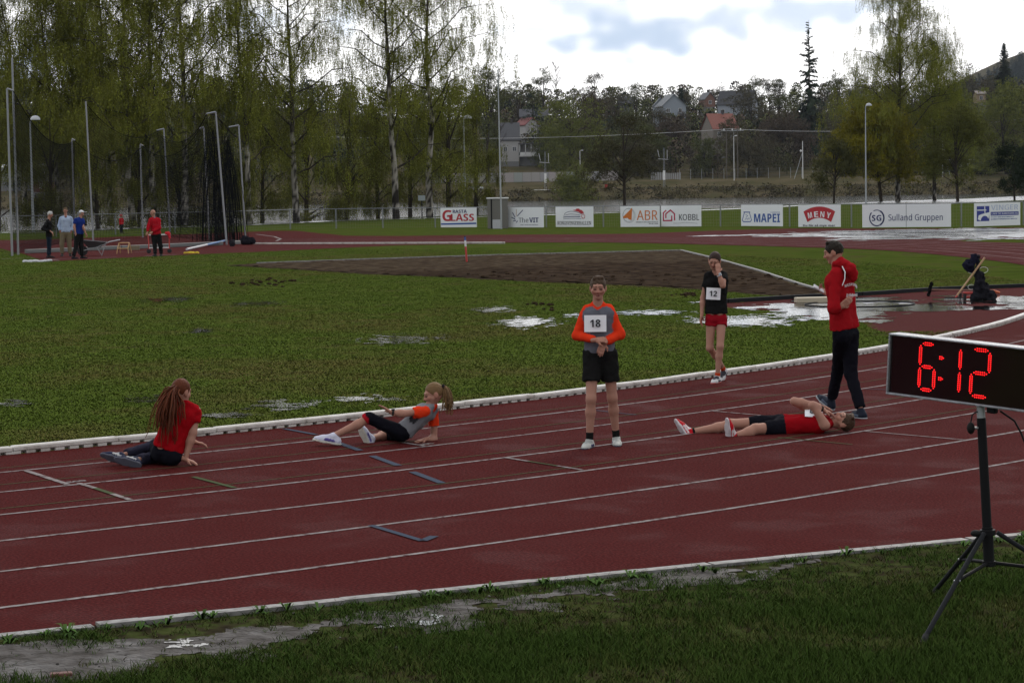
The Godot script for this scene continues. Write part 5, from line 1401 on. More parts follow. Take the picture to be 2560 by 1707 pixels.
func make_fence_and_signs() -> void:
	var line := PackedVector2Array([Vector2(-33.56, -122.49), Vector2(-29.66, -124.48), Vector2(-25.64, -126.55), Vector2(-22.85, -129.69), Vector2(-19.7, -131.69), Vector2(-16.53, -133.83), Vector2(-13.63, -138.86), Vector2(-10.75, -138.39), Vector2(-7.83, -137.87), Vector2(-4.56, -136.37), Vector2(-1.21, -134.12), Vector2(2.13, -131.86), Vector2(5.4, -129.64), Vector2(8.54, -127.51), Vector2(11.82, -125.86), Vector2(15.25, -122.2), Vector2(17.99, -118.03), Vector2(20.44, -115.33), Vector2(23.2, -115.16), Vector2(26.73, -116.64), Vector2(30.3, -117.58)])
	var fence := thing("chain_link_fence", "low grey chain link fence running behind the far side of the track", "fence")
	var wires := MB.new()
	for i in line.size():
		var p := Vector3(line[i].x, 0, line[i].y)
		var mb := MB.new()
		mb.tube([Vector3.ZERO, Vector3(0, 1.24, 0)], [0.035, 0.035], 8)
		part("post", mb.mesh(M.fence), fence, p)
		if i == line.size() - 1: break
		var q := Vector3(line[i + 1].x, 0, line[i + 1].y)
		mb = MB.new()
		mb.tube([p + Vector3(0, 1.22, 0), q + Vector3(0, 1.22, 0)], [0.024, 0.024], 6)
		part("top_rail", mb.mesh(M.fence), fence)
		var d := q - p
		var n := int(d.length() / 0.16)
		for k in n:
			var t := (k + 0.5) / n
			wires.box(p + d * t + Vector3(0, 0.6, 0), Vector3(0.005, 1.2, 0.005))
		for k in 8:
			wires.box(p + d * 0.5 + Vector3(0, 0.05 + 0.16 * k, 0), Vector3(d.length(), 0.005, 0.005), Basis(Vector3.UP, -atan2(d.z, d.x)))
	var wm := part("wire_mesh", wires.mesh(M.wire), fence)
	wm.set_meta("kind", "stuff")
	# boards: ends on the ground just in front of the fence
	var B := {}
	for q in [[-4.148, -134.081, -1.978, -132.863, "glass"], [-0.174, -130.697, 1.943, -128.893, "rays"], [2.646, -129.524, 4.75, -127.715, "hall"], [6.236, -126.437, 8.365, -125.208, "arrow"], [8.488, -125.707, 10.623, -124.455, "house"], [12.774, -123.783, 14.718, -120.883, "shield"], [15.273, -118.667, 17.264, -116.955, "banner"], [18.029, -114.649, 22.19, -112.72, "ring"], [23.37, -112.786, 26.039, -114.343, "workshop"]]:
		B[q[4]] = [Vector3(q[0], 0, q[1]), Vector3(q[2], 0, q[3])]
	var h := 1.16
	# 1: red and navy lettering over a blue stripe
	var o := board("white board with big red and navy lettering above a blue stripe", B.glass[0], B.glass[1], h)
	var w: float = o.get_meta("w")
	var X := func(t: float) -> float: return (t - 0.5) * w
	var Y := func(t: float) -> float: return (0.5 - t) * h
	fit_text("RASTA", X.call(0.345), X.call(0.735), Y.call(0.27), Y.call(0.10), M.navy, o, true, true)
	fit_text("G", X.call(0.055), X.call(0.31), Y.call(0.68), Y.call(0.11), M.sign_red, o, true, true)
	fit_text("LASS", X.call(0.29), X.call(0.93), Y.call(0.68), Y.call(0.31), M.sign_red, o, true, true)
	var mb := MB.new()
	shape2(mb, [Vector2(X.call(0.01), Y.call(0.87)), Vector2(X.call(0.99), Y.call(0.84)), Vector2(X.call(0.99), Y.call(0.76)), Vector2(X.call(0.01), Y.call(0.79))])
	marks(mb, M.blue, o, "stripe")
	# 2: burst of rays
	o = board("white board with a burst of blue and gold rays beside grey lettering", B.rays[0], B.rays[1], h)
	w = o.get_meta("w")
	var L := func(x: float, y: float) -> Vector2: return Vector2(((x - 1055.0) / 510.0 - 0.5) * w, (0.5 - (y - 108.0) / 277.0) * h)
	mb = MB.new()
	for s in [[1278, 148, 1205, 225], [1135, 180, 1172, 245], [1122, 245, 1170, 270], [1147, 297, 1180, 288], [1188, 315, 1203, 297]]:
		stroke(mb, [L.call(s[0], s[1]), L.call(s[2], s[3])], 0.05)
	marks(mb, M.navy, o)
	mb = MB.new()
	stroke(mb, [L.call(1192, 135), L.call(1187, 230)], 0.045)
	marks(mb, mat(0.42, 0.30, 0.22, 0.6), o)
	fit_text("The", L.call(1220, 0).x, L.call(1355, 0).x, L.call(0, 318).y, L.call(0, 248).y, M.grey_ink, o)
	fit_text("VIT", L.call(1368, 0).x, L.call(1495, 0).x, L.call(0, 316).y, L.call(0, 250).y, M.navy, o, true)
	small_print(L.call(1240, 0).x, L.call(1485, 0).x, L.call(0, 350).y, 0.04, M.grey_ink, o, 3)
	# 3: domed hall
	o = board("white board with a domed hall and ball emblem over serif lettering", B.hall[0], B.hall[1], h)
	w = o.get_meta("w")
	L = func(x: float, y: float) -> Vector2: return Vector2(((x - 1740.0) / 525.0 - 0.5) * w, (0.5 - (y - 112.0) / 270.0) * h)
	mb = MB.new()
	for s in [[0.026, 1858, 235, 1866, 210, 1885, 192, 1920, 178, 1960, 172, 2000, 175, 2040, 184, 2080, 198, 2105, 212], [0.026, 1875, 225, 1920, 213, 1960, 210, 2020, 214, 2090, 227], [0.045, 1850, 252, 1900, 246, 1960, 243, 2020, 243, 2085, 247], [0.024, 1850, 277, 1900, 271, 1960, 268, 2030, 268, 2100, 274]]:
		var pts := []
		for i in range(1, s.size(), 2): pts.append(L.call(s[i], s[i + 1]))
		stroke(mb, pts, s[0])
	marks(mb, M.navy, o)
	mb = MB.new()
	shape2(mb, [L.call(1980, 158), L.call(2030, 150), L.call(2032, 137), L.call(2075, 137), L.call(2078, 148), L.call(2112, 160), L.call(2140, 195), L.call(2105, 208), L.call(2060, 180)])
	stroke(mb, ring_pts(L.call(2128, 240), Vector2(0.125, 0.135), 0, 360, 20), 0.024)
	for s in [[2128, 222], [2108, 240], [2148, 240], [2120, 258], [2140, 260]]:
		shape2(mb, ring_pts(L.call(s[0], s[1]), Vector2(0.026, 0.028), 0, 315, 7))
	marks(mb, M.sign_red, o)
	fit_text("KONGSVINGERHALLEN", L.call(1765, 0).x, L.call(2237, 0).x, L.call(0, 352).y, L.call(0, 304).y, M.ink, o, false, false, "Droid Serif")
	# 4: orange arrow head
	o = board("white board with an orange arrow head and thin orange capitals", B.arrow[0], B.arrow[1], h)
	w = o.get_meta("w")
	L = func(x: float, y: float) -> Vector2: return Vector2(((x - 163.0) / 502.0 - 0.5) * w, (0.5 - (y - 98.0) / 252.0) * h)
	mb = MB.new()
	for k in 3: stroke(mb, ring_pts(L.call(268 + k * 4, 205 + k * 3), Vector2(0.34 + k * 0.03, 0.36 + k * 0.025), k * 20, 360 + k * 20, 26), 0.010, 0.0)
	marks(mb, M.grey_ink, o)
	mb = MB.new()
	shape2(mb, [L.call(192, 232), L.call(317, 115), L.call(307, 268), L.call(268, 256), L.call(258, 240), L.call(215, 245)], 0.004)
	marks(mb, M.orange, o)
	fit_text("ABR", L.call(375, 0).x, L.call(640, 0).x, L.call(0, 267).y, L.call(0, 150).y, M.orange, o)
	small_print(L.call(365, 0).x, L.call(645, 0).x, L.call(0, 293).y, 0.045, M.ink, o, 5)
	small_print(L.call(520, 0).x, L.call(645, 0).x, L.call(0, 311).y, 0.045, M.ink, o, 6)
	# 5: crimson house
	o = board("white board with a crimson house outline and black capitals", B.house[0], B.house[1], h)
	w = o.get_meta("w")
	L = func(x: float, y: float) -> Vector2: return Vector2(((x - 685.0) / 510.0 - 0.5) * w, (0.5 - (y - 95.0) / 243.0) * h)
	mb = MB.new()
	stroke(mb, [L.call(747, 150), L.call(714, 178), L.call(714, 268), L.call(821, 268), L.call(821, 215)], 0.075)
	stroke(mb, [L.call(745, 236), L.call(745, 190), L.call(806, 146), L.call(857, 190), L.call(857, 262)], 0.075)
	marks(mb, M.crimson, o)
	fit_text("KOBBL", L.call(915, 0).x, L.call(1170, 0).x, L.call(0, 265).y, L.call(0, 195).y, M.ink, o)
	mb = MB.new()
	stroke(mb, [L.call(840, 300), L.call(920, 300), L.call(985, 292), L.call(1060, 296), L.call(1150, 303)], 0.014)
	marks(mb, M.grey_ink, o, "scribble")
	# 6: blue shield
	o = board("white board with a blue shield emblem and slanted blue capitals", B.shield[0], B.shield[1], h)
	w = o.get_meta("w")
	L = func(x: float, y: float) -> Vector2: return Vector2(((x - 1712.0) / 525.0 - 0.5) * w, (0.5 - (y - 90.0) / 240.0) * h)
	mb = MB.new()
	stroke(mb, [L.call(1755, 175), L.call(1748, 172), L.call(1828, 172), L.call(1822, 178), L.call(1848, 262), L.call(1832, 280), L.call(1744, 281), L.call(1729, 264), L.call(1756, 180)], 0.05)
	for s in [[1772, 200, 1800, 212, 1778, 230], [1765, 260, 1780, 240, 1800, 258], [1800, 245, 1820, 240, 1815, 255]]:
		stroke(mb, [L.call(s[0], s[1]), L.call(s[2], s[3]), L.call(s[4], s[5])], 0.025)
	marks(mb, M.blue, o)
	fit_text("MAPEI", L.call(1880, 0).x, L.call(2205, 0).x, L.call(0, 285).y, L.call(0, 188).y, M.blue, o, true, true)
	small_print(L.call(2085, 0).x, L.call(2205, 0).x, L.call(0, 174).y, 0.035, M.blue, o, 8)
	# 7: red banner
	o = board("white board with a curved red banner of white capitals", B.banner[0], B.banner[1], h)
	w = o.get_meta("w")
	L = func(x: float, y: float) -> Vector2: return Vector2(((x - 70.0) / 430.0 - 0.5) * w, (0.5 - (y - 125.0) / 195.0) * h)
	mb = MB.new()
	var outer := []; var inner := []
	for i in 13:
		var t := i / 12.0
		var x := lerpf(125, 447, t); var xi := lerpf(165, 405, t)
		outer.append(L.call(x, 184 - 44.0 * 4.0 * t * (1.0 - t)))
		inner.append(L.call(xi, 278 - 38.0 * 4.0 * t * (1.0 - t)))
	inner.reverse()
	shape2(mb, outer + inner)
	marks(mb, M.sign_red, o, "banner")
	var let := "MENY"
	for i in 4:
		var t := (i + 0.5) / 4.0
		var c: Vector2 = L.call(lerpf(160, 412, t), 224 - 16.0 * 4.0 * t * (1.0 - t))
		var lt := fit_text(let[i], c.x - 0.125, c.x + 0.125, c.y - 0.15, c.y + 0.15, M.white, o, true)
		lt.rotation.z = (0.5 - t) * 0.55
	fit_text("Du får så mye mer", L.call(120, 0).x, L.call(445, 0).x, L.call(0, 320).y, L.call(0, 296).y, M.ink, o, true, true)
	# 8: two panels with one text across them
	o = board("wide two panel white board with a dark blue ring emblem", B.ring[0], B.ring[1], h)
	w = o.get_meta("w")
	L = func(x: float, y: float) -> Vector2: return Vector2(((x - 715.0) / 902.0 - 0.5) * w, (0.5 - (y - 128.0) / 197.0) * h)
	mb = MB.new()
	mb.box(Vector3(0, 0, 0.012), Vector3(0.035, h, 0.012))
	part("panel_joint", mb.mesh(M.galv), o)
	mb = MB.new()
	stroke(mb, ring_pts(L.call(865, 243), Vector2(0.37, 0.40), -62, 58, 14), 0.075)
	stroke(mb, ring_pts(L.call(865, 243), Vector2(0.37, 0.40), 62, 115, 8), 0.04)
	stroke(mb, ring_pts(L.call(865, 243), Vector2(0.37, 0.40), 140, 290, 18), 0.06)
	marks(mb, M.navy, o)
	fit_text("SG", L.call(815, 0).x, L.call(912, 0).x, L.call(0, 270).y, L.call(0, 218).y, M.navy, o, true)
	fit_text("Sulland", L.call(985, 0).x, L.call(1225, 0).x, L.call(0, 268).y, L.call(0, 211).y, M.navy, o)
	fit_text("Gruppen", L.call(1255, 0).x, L.call(1535, 0).x, L.call(0, 284).y, L.call(0, 214).y, M.navy, o)
	# 9: workshop
	o = board("white board with a blue square car workshop emblem and blue bar", B.workshop[0], B.workshop[1], h)
	w = o.get_meta("w")
	X = func(t: float) -> float: return (t - 0.5) * w
	Y = func(t: float) -> float: return (0.5 - t) * h
	mb = MB.new()
	shape2(mb, [Vector2(X.call(0.05), Y.call(0.13)), Vector2(X.call(0.32), Y.call(0.13)), Vector2(X.call(0.32), Y.call(0.78)), Vector2(X.call(0.05), Y.call(0.78))])
	shape2(mb, [Vector2(X.call(0.35), Y.call(0.39)), Vector2(X.call(0.96), Y.call(0.39)), Vector2(X.call(0.96), Y.call(0.55)), Vector2(X.call(0.35), Y.call(0.55))])
	marks(mb, mat(0.02, 0.035, 0.24, 0.5), o)
	mb = MB.new()
	stroke(mb, [Vector2(X.call(0.06), Y.call(0.30)), Vector2(X.call(0.25), Y.call(0.30))], 0.05, 0.006)
	stroke(mb, [Vector2(X.call(0.22), Y.call(0.16)), Vector2(X.call(0.225), Y.call(0.42))], 0.06, 0.006)
	var car := [Vector2(X.call(0.07), Y.call(0.70)), Vector2(X.call(0.09), Y.call(0.52)), Vector2(X.call(0.16), Y.call(0.47)), Vector2(X.call(0.32), Y.call(0.40)), Vector2(X.call(0.32), Y.call(0.50))]
	car.append_array(ring_pts(Vector2(X.call(0.22), Y.call(0.76)), Vector2(w * 0.085, h * 0.21), 20, 180, 9))
	shape2(mb, car, 0.006)
	marks(mb, M.white, o)
	fit_text("VINGER", X.call(0.36), X.call(0.95), Y.call(0.31), Y.call(0.09), mat(0.42, 0.48, 0.64, 0.5), o)
	fit_text("LAKK OG KAROSSERI AS", X.call(0.37), X.call(0.94), Y.call(0.51), Y.call(0.43), M.white, o)
	small_print(X.call(0.36), X.call(0.86), Y.call(0.62), 0.05, M.blue, o, 21)
	small_print(X.call(0.36), X.call(0.92), Y.call(0.71), 0.05, M.blue, o, 22)
	# control cabinet by the fence
	var cb := thing("control_cabinet", "tall grey brown cabinet with a white lid beside the fence", "cabinet", Vector3(-0.71, 0, -130.533))
	mb = MB.new(); mb.bbox(Vector3(0, 0.86, 0), Vector3(1.2, 1.72, 0.7), 0.02)
	part("housing", mb.mesh(mat(0.13, 0.125, 0.11, 0.6)), cb)
	mb = MB.new(); mb.bbox(Vector3(0, 1.76, 0), Vector3(1.3, 0.07, 0.8), 0.02)
	part("lid", mb.mesh(M.white_paint), cb)
	mb = MB.new(); mb.box(Vector3(-0.36, 0.86, 0.36), Vector3(0.07, 1.7, 0.02)); part("door_strip", mb.mesh(M.black), cb)
	mb = MB.new(); mb.box(Vector3(-0.06, 0.26, 0.365), Vector3(0.5, 0.52, 0.03)); part("door_plate", mb.mesh(mat(0.42, 0.43, 0.44, 0.6)), cb)
	mb = MB.new(); mb.tube([Vector3(0.2, 0, 0.42), Vector3(0.14, 9.1, 0.42)], [0.05, 0.03], 8)
	var fp := solo("flag_pole", mb.mesh(M.galv), "tall thin grey flag pole standing in front of the cabinet", "pole", Vector3(-0.703, 0, -129.305))
	fp.position.y = 0.0
	# lamps along the path
	lamp(Vector3(-3.758, 0, -188.246), 8.2, "grey street lamp with domed head behind the board with the blue stripe")
	lamp(Vector3(38.941, 0, -245.047), 10.6, "tall grey street lamp with domed head in front of the yellow green tree")
	lamp(Vector3(-31.903, 0, -149.893), 7.4, "grey street lamp with domed head among the birches behind the throwing cage")
	# small notice on a post
	var nt := thing("notice_post", "small pale notice on a dark post between two birches", "sign", Vector3(-6.979, 0, -177.853))
	mb = MB.new(); mb.tube([Vector3.ZERO, Vector3(0, 1.75, 0)], [0.05, 0.05], 6); part("post", mb.mesh(M.dark_metal), nt)
	mb = MB.new(); mb.bbox(Vector3(0, 1.62, 0.06), Vector3(0.56, 0.42, 0.03), 0.006); part("panel", mb.mesh(mat(0.28, 0.32, 0.33, 0.5)), nt)
	# distance stake in the gravel
	var sk := thing("distance_stake", "slim red stake with white and blue bands standing in the gravel sector", "stake", Vector3(-1.425, 0, -72.688))
	var seg := [[0.0, 0.52, "red_paint"], [0.52, 0.72, "white_paint"], [0.72, 0.82, "blue"], [0.82, 0.86, "ink"]]
	for s in seg:
		mb = MB.new(); mb.tube([Vector3(-0.06 * s[0], s[0], 0), Vector3(-0.06 * s[1], s[1], 0)], [0.032, 0.032], 8)
		part("band", mb.mesh(M[s[2]]), sk)

func lamp(at: Vector3, h: float, label: String) -> void:
	var o := thing("street_lamp", label, "lamp", at, 0.0, "street lamps along the path")
	var mb := MB.new()
	mb.tube([Vector3.ZERO, Vector3(0, h * 0.3, 0), Vector3(0, h - 0.25, 0)], [0.10, 0.08, 0.05], 10)
	part("pole", mb.mesh(M.galv), o)
	mb = MB.new()
	mb.tube([Vector3(0, h - 0.3, 0), Vector3(0.05, h - 0.05, 0), Vector3(0.2, h, 0)], [0.05, 0.045, 0.04], 8)
	part("arm", mb.mesh(M.galv), o)
	mb = MB.new()
	mb.lathe(Vector3(0.36, h - 0.05, 0), [[0.34, 0.0], [0.33, 0.08], [0.27, 0.19], [0.16, 0.27], [0.0, 0.30]], 16)
	mb.lathe(Vector3(0.36, h - 0.05, 0), [[0.0, -0.02], [0.34, 0.0]], 16)
	part("lamp_head", mb.mesh(mat(0.42, 0.43, 0.45, 0.4)), o)

# ---------------------------------------------------------------- throwing cage and what lies about it
func make_cage() -> void:
	var cage := thing("throwing_cage", "tall steel posted throwing cage hung with dark netting", "cage")
	var posts := [[-19.879, -90.377, 7.9, 0, 0], [-19.763, -88.765, 6.6, 0.25, 0], [-22.207, -114.21, 5.2, 0.15, 0], [-20.631, -110.771, 6.95, 0, -0.17], [-19.77, -120.496, 5, 0.15, 0], [-17.957, -118.314, 5.75, -0.38, -0.2], [-14.92, -111.079, 5.6, -0.22, -0.15], [-12.859, -101.491, 6, -0.42, -0.35], [-13.303, -112.497, 5.7, -0.5, -0.2]]
	var tops := []
	for q in posts:
		var p := Vector3(q[0], 0, q[1])
		var t := p + Vector3(q[4], q[2], 0)
		var mb := MB.new()
		mb.tube([p, t], [0.045, 0.038], 10)
		if q[3] != 0.0:
			mb.tube([t, t + Vector3(q[3], -0.08, 0)], [0.04, 0.035], 8)
		part("post", mb.mesh(mat(0.24, 0.25, 0.26, 0.5)), cage)
		tops.append([p, t + Vector3(q[3], -0.1, 0)])
	# netting hung between the rear posts, sagging at the top
	for c in [[1, 2, 0.0], [2, 4, 0.0], [4, 6, 0.0], [6, 8, 0.0], [3, 5, 0.45], [5, 7, 0.0]]:
		net_panel(cage, tops[c[0]][0], tops[c[0]][1], tops[c[1]][0], tops[c[1]][1], 0.15, 0.010, c[2])
	# gathered net curtains at the mouth
	gathered(cage, Vector3(-14.294, 0, -108.272), 5.5, 1.0, 61)
	gathered(cage, Vector3(-13.495, 0, -107.756), 5.2, 0.75, 62)
	var mb := MB.new()
	for s in [[66, 634, 300, 623], [300, 623, 560, 613]]:
		pass
	for s in [[-19.943, -92.019, -16.724, -96], [-16.686, -95.979, -12.96, -100.866], [-12.683, -101.384, -11.922, -103.747]]:
		var a := Vector3(s[0], 0.09, s[1]); var b := Vector3(s[2], 0.09, s[3])
		mb = MB.new()
		mb.bbox(Vector3.ZERO, Vector3(a.distance_to(b), 0.17, 0.12), 0.02)
		var o := part("base_beam", mb.mesh(mat(0.14, 0.145, 0.14, 0.6)), cage, (a + b) / 2)
		o.rotation.y = -atan2(b.z - a.z, b.x - a.x)
	# painted lines before the cage
	for s in [[-19.287, -84.643, -18.125, -85.003, 0.06], [-17.351, -83.463, -14.859, -84.553, 0.07], [-15.628, -90.802, -14.877, -91.775, 0.05], [-13.997, -85.56, -12.953, -86.76, 0.07], [-17.437, -83.734, -16.442, -81.461, 0.05], [-14.09, -124.259, -12.181, -116.568, 0.07], [-11.428, -111.23, -11.19, -107.037, 0.07], [-12.271, -116.631, -11.385, -111.201, 0.07]]:
		var a := Vector3(s[0], 0.014, s[1]); var b := Vector3(s[2], 0.014, s[3])
		var d: Vector3 = (b - a).normalized() * s[4]
		var n := Vector3(-d.z, 0, d.x)
		mb = MB.new(); mb.quad(a + n, b + n, b - n, a - n, Vector3.UP)
		structure(numbered("painted_line"), mb.mesh(M.line))
	# wheelbarrow
	var wb := thing("wheelbarrow", "grey wheelbarrow parked in front of the throwing cage", "wheelbarrow", Vector3(-16.207, 0, -87.44), 0.15)
	var tray := MB.new()
	var lo := [Vector3(-0.28, 0.32, -0.2), Vector3(0.22, 0.34, -0.2), Vector3(0.22, 0.34, 0.2), Vector3(-0.28, 0.32, 0.2)]
	var hi := [Vector3(-0.52, 0.62, -0.3), Vector3(0.42, 0.52, -0.3), Vector3(0.42, 0.52, 0.3), Vector3(-0.52, 0.62, 0.3)]
	tray.quad(lo[0], lo[1], lo[2], lo[3], Vector3.UP)
	for i in 4:
		var k := (i + 1) % 4
		var nn: Vector3 = (hi[i] + hi[k] - lo[i] - lo[k]); nn.y = -0.2
		tray.quad(lo[i], lo[k], hi[k], hi[i], nn.normalized())
		tray.tube([hi[i], hi[k]], [0.015, 0.015], 6)
	part("tray", tray.mesh(mat(0.10, 0.105, 0.11, 0.5, 0.3)), wb)
	for s in [-1.0, 1.0]:
		mb = MB.new(); mb.tube([Vector3(-0.5, 0.20, s * 0.06), Vector3(0.1, 0.34, s * 0.22), Vector3(0.55, 0.53, s * 0.27), Vector3(0.95, 0.60, s * 0.28)], [0.018, 0.018, 0.018, 0.02], 8); part("handle", mb.mesh(M.galv), wb)
		mb = MB.new(); mb.tube([Vector3(0.05, 0.33, s * 0.22), Vector3(0.24, 0.0, s * 0.24), Vector3(0.38, 0.45, s * 0.25)], [0.016, 0.016, 0.016], 8); part("leg", mb.mesh(M.galv), wb)
	mb = MB.new(); mb.lathe(Vector3(-0.5, 0.20, -0.05), [[0.0, 0.0], [0.13, 0.0], [0.2, 0.01], [0.2, 0.09], [0.13, 0.1], [0.0, 0.1]], 18, Color.WHITE, Basis(Vector3.RIGHT, PI / 2)); part("wheel", mb.mesh(M.rubber), wb)
	# step stool
	var ss := thing("step_stool", "small yellow wooden step stool beside the wheelbarrow", "stool", Vector3(-15.548, 0, -89.683), -0.1)
	for s in [[-0.16, 0.56, 0.0, 0.36], [0.14, 0.28, 0.0, 0.36]]:
		pass
	mb = MB.new(); mb.bbox(Vector3(0.06, 0.43, -0.10), Vector3(0.36, 0.035, 0.20), 0.006); part("top_step", mb.mesh(M.wood), ss)
	mb = MB.new(); mb.bbox(Vector3(0.06, 0.21, 0.12), Vector3(0.40, 0.035, 0.20), 0.006); part("low_step", mb.mesh(M.wood), ss)
	for s in [-0.15, 0.27]:
		mb = MB.new(); mb.tube([Vector3(s * 1.1, 0, -0.28), Vector3(s, 0.42, -0.12)], [0.02, 0.02], 6); part("leg", mb.mesh(M.wood), ss)
		mb = MB.new(); mb.tube([Vector3(s * 1.15, 0, 0.22), Vector3(s, 0.21, 0.16), Vector3(s, 0.42, -0.06)], [0.02, 0.02, 0.02], 6); part("leg", mb.mesh(M.wood), ss)
	# hurdle trolley
	var ht := thing("hurdle_trolley", "red and white hurdle trolley on black wheels behind the man in the red jacket", "trolley", Vector3(-14.032, 0, -89.407), 0.05)
	for s in [-1.0, 1.0]:
		mb = MB.new(); mb.tube([Vector3(s * 0.40, 0.10, 0), Vector3(s * 0.42, 0.78, 0)], [0.024, 0.024], 8); part("upright", mb.mesh(M.red_paint), ht)
		mb = MB.new(); mb.lathe(Vector3(s * 0.41, 0.09, -0.03), [[0.0, 0.0], [0.05, 0.0], [0.09, 0.01], [0.09, 0.05], [0.05, 0.06], [0.0, 0.06]], 16, Color.WHITE, Basis(Vector3.RIGHT, PI / 2)); part("wheel", mb.mesh(M.rubber), ht)
	for y in [0.22, 0.74]:
		mb = MB.new(); mb.bbox(Vector3(0, y, 0), Vector3(0.82, 0.05, 0.04), 0.01); part("crossbar", mb.mesh(M.white_paint), ht)
	for i in 9:
		mb = MB.new(); mb.tube([Vector3(-0.32 + i * 0.08, 0.24, 0.02), Vector3(-0.32 + i * 0.08, 0.32, 0.02)], [0.012, 0.012], 6); part("peg", mb.mesh(M.dark_metal), ht)
	var rag := Bones.new()
	rag.cap(Vector3(0.38, 0.80, 0.02), Vector3(0.44, 0.62, 0.05), 0.06, 0.045); rag.cap(Vector3(0.28, 0.80, 0), Vector3(0.40, 0.78, 0.02), 0.05, 0.06)
	var rm := MB.new(); nets(rag, 0.02, 0.03, [Color(0.5, 0.03, 0.04)], rm, 0.02, 12.0, 2)
	solo("red_cloth", rm.mesh(M.cloth), "red cloth hung over the end of the hurdle trolley", "cloth", ht.position, 0.05)
	# bag, pole, tape
	var bag := Bones.new()
	bag.ell(Vector3(0, 0.17, 0), Vector3(0.34, 0.20, 0.2), Basis.IDENTITY); bag.ell(Vector3(-0.14, 0.30, 0), Vector3(0.14, 0.14, 0.13), Basis.IDENTITY)
	var bm := MB.new(); nets(bag, 0.03, 0.06, [Color(0.014, 0.014, 0.016)], bm, 0.05, 6.0, 8)
	solo("sports_bag", bm.mesh(M.cloth), "black sports bag lying at the foot of the last cage post", "bag", Vector3(-11.825, 0, -100.86))
	var bg2 := Bones.new()
	bg2.ell(Vector3(0, 0.14, 0), Vector3(0.15, 0.16, 0.13), Basis.IDENTITY)
	bm = MB.new(); nets(bg2, 0.03, 0.05, [Color(0.02, 0.02, 0.024)], bm, 0.05, 7.0, 9)
	solo("sports_bag", bm.mesh(M.cloth), "small dark bag standing against the grey cage beam", "bag", Vector3(-12.226, 0, -98.421))
	mb = MB.new(); var pa := Vector3(-13.445, 0, -92.975); var pb := Vector3(-13.034, 0, -102.295)
	mb.tube([pa + Vector3(0, 0.05, 0), pa.lerp(pb, 0.5) + Vector3(0, 0.11, 0)], [0.05, 0.05], 8, Color(0.5, 0.5, 0.52)); mb.tube([pa.lerp(pb, 0.5) + Vector3(0, 0.11, 0), pb + Vector3(0, 0.17, 0)], [0.05, 0.05], 8, Color(0.06, 0.16, 0.36))
	solo("marker_pole", mb.mesh(vmat(0.5)), "blue and white pole leaning on the grey cage beam", "pole")
	var tp := Bones.new()
	tp.cap(Vector3(-0.25, 0.02, 0), Vector3(0.3, 0.03, 0.1), 0.04, 0.05); tp.cap(Vector3(-0.05, 0.03, 0.05), Vector3(0.1, 0.05, -0.05), 0.05, 0.04)
	bm = MB.new(); nets(tp, 0.025, 0.03, [Color(0.55, 0.42, 0.05)], bm, 0.03, 9.0, 3)
	solo("rope_bundle", bm.mesh(M.cloth), "yellow bundle of rope lying on the red ground by the cage", "rope", Vector3(-12.587, 0, -88.109))
	tp = Bones.new()
	tp.cap(Vector3(-0.55, 0.03, 0), Vector3(0.1, 0.03, 0.0), 0.06, 0.05); tp.cap(Vector3(0.1, 0.03, 0.0), Vector3(0.42, 0.05, -0.1), 0.05, 0.04)
	bm = MB.new(); nets(tp, 0.03, 0.03, [Color(0.55, 0.56, 0.58)], bm, 0.03, 7.0, 4)
	solo("plastic_tape", bm.mesh(M.cloth), "crumpled white tape on the grass in front of the cage", "tape", Vector3(-16.933, 0, -80.404))
	# planks behind the stool
	mb = MB.new(); mb.bbox(Vector3(0, 0.14, 0), Vector3(0.5, 0.2, 0.06), 0.01)
	solo("timber_board", mb.mesh(mat(0.16, 0.13, 0.08, 0.7)), "short brown board leaning on the cage beam beside the stool", "board", Vector3(-15.665, 0, -93.056), 0.1)

func net_panel(parent: Node3D, a0: Vector3, a1: Vector3, b0: Vector3, b1: Vector3, step: float, th: float, low: float) -> void:
	var mb := MB.new()
	var n := int(a0.distance_to(b0) / step)
	var hgt := maxf(a1.y, b1.y)
	var m := int(hgt / step)
	var top := func(t: float) -> float: return lerpf(a1.y, b1.y, t) - 4.0 * t * (1.0 - t) * 0.9
	for i in n + 1:
		var t := float(i) / n
		var p := a0.lerp(b0, t)
		var q := a1.lerp(b1, t); q.y = top.call(t)
		mb.tube([p + Vector3(0, 0.05, 0), q], [th * 0.5, th * 0.5], 3, Color.WHITE, false)
	for k in m:
		var pts := []; var rad := []
		for i in 13:
			var t := i / 12.0
			var y: float = top.call(t) * (1.0 - float(k) / m)
			pts.append(a0.lerp(b0, t) + (a1.lerp(b1, t) - a0.lerp(b0, t)) * Vector3(1, 0, 1) * (y / hgt) + Vector3(0, y, 0))
			rad.append(th * 0.5 if k > 0 else 0.02)
		mb.tube(pts, rad, 3, Color.WHITE, false)
	var o := part("netting", mb.mesh(M.net), parent)
	o.set_meta("kind", "stuff")

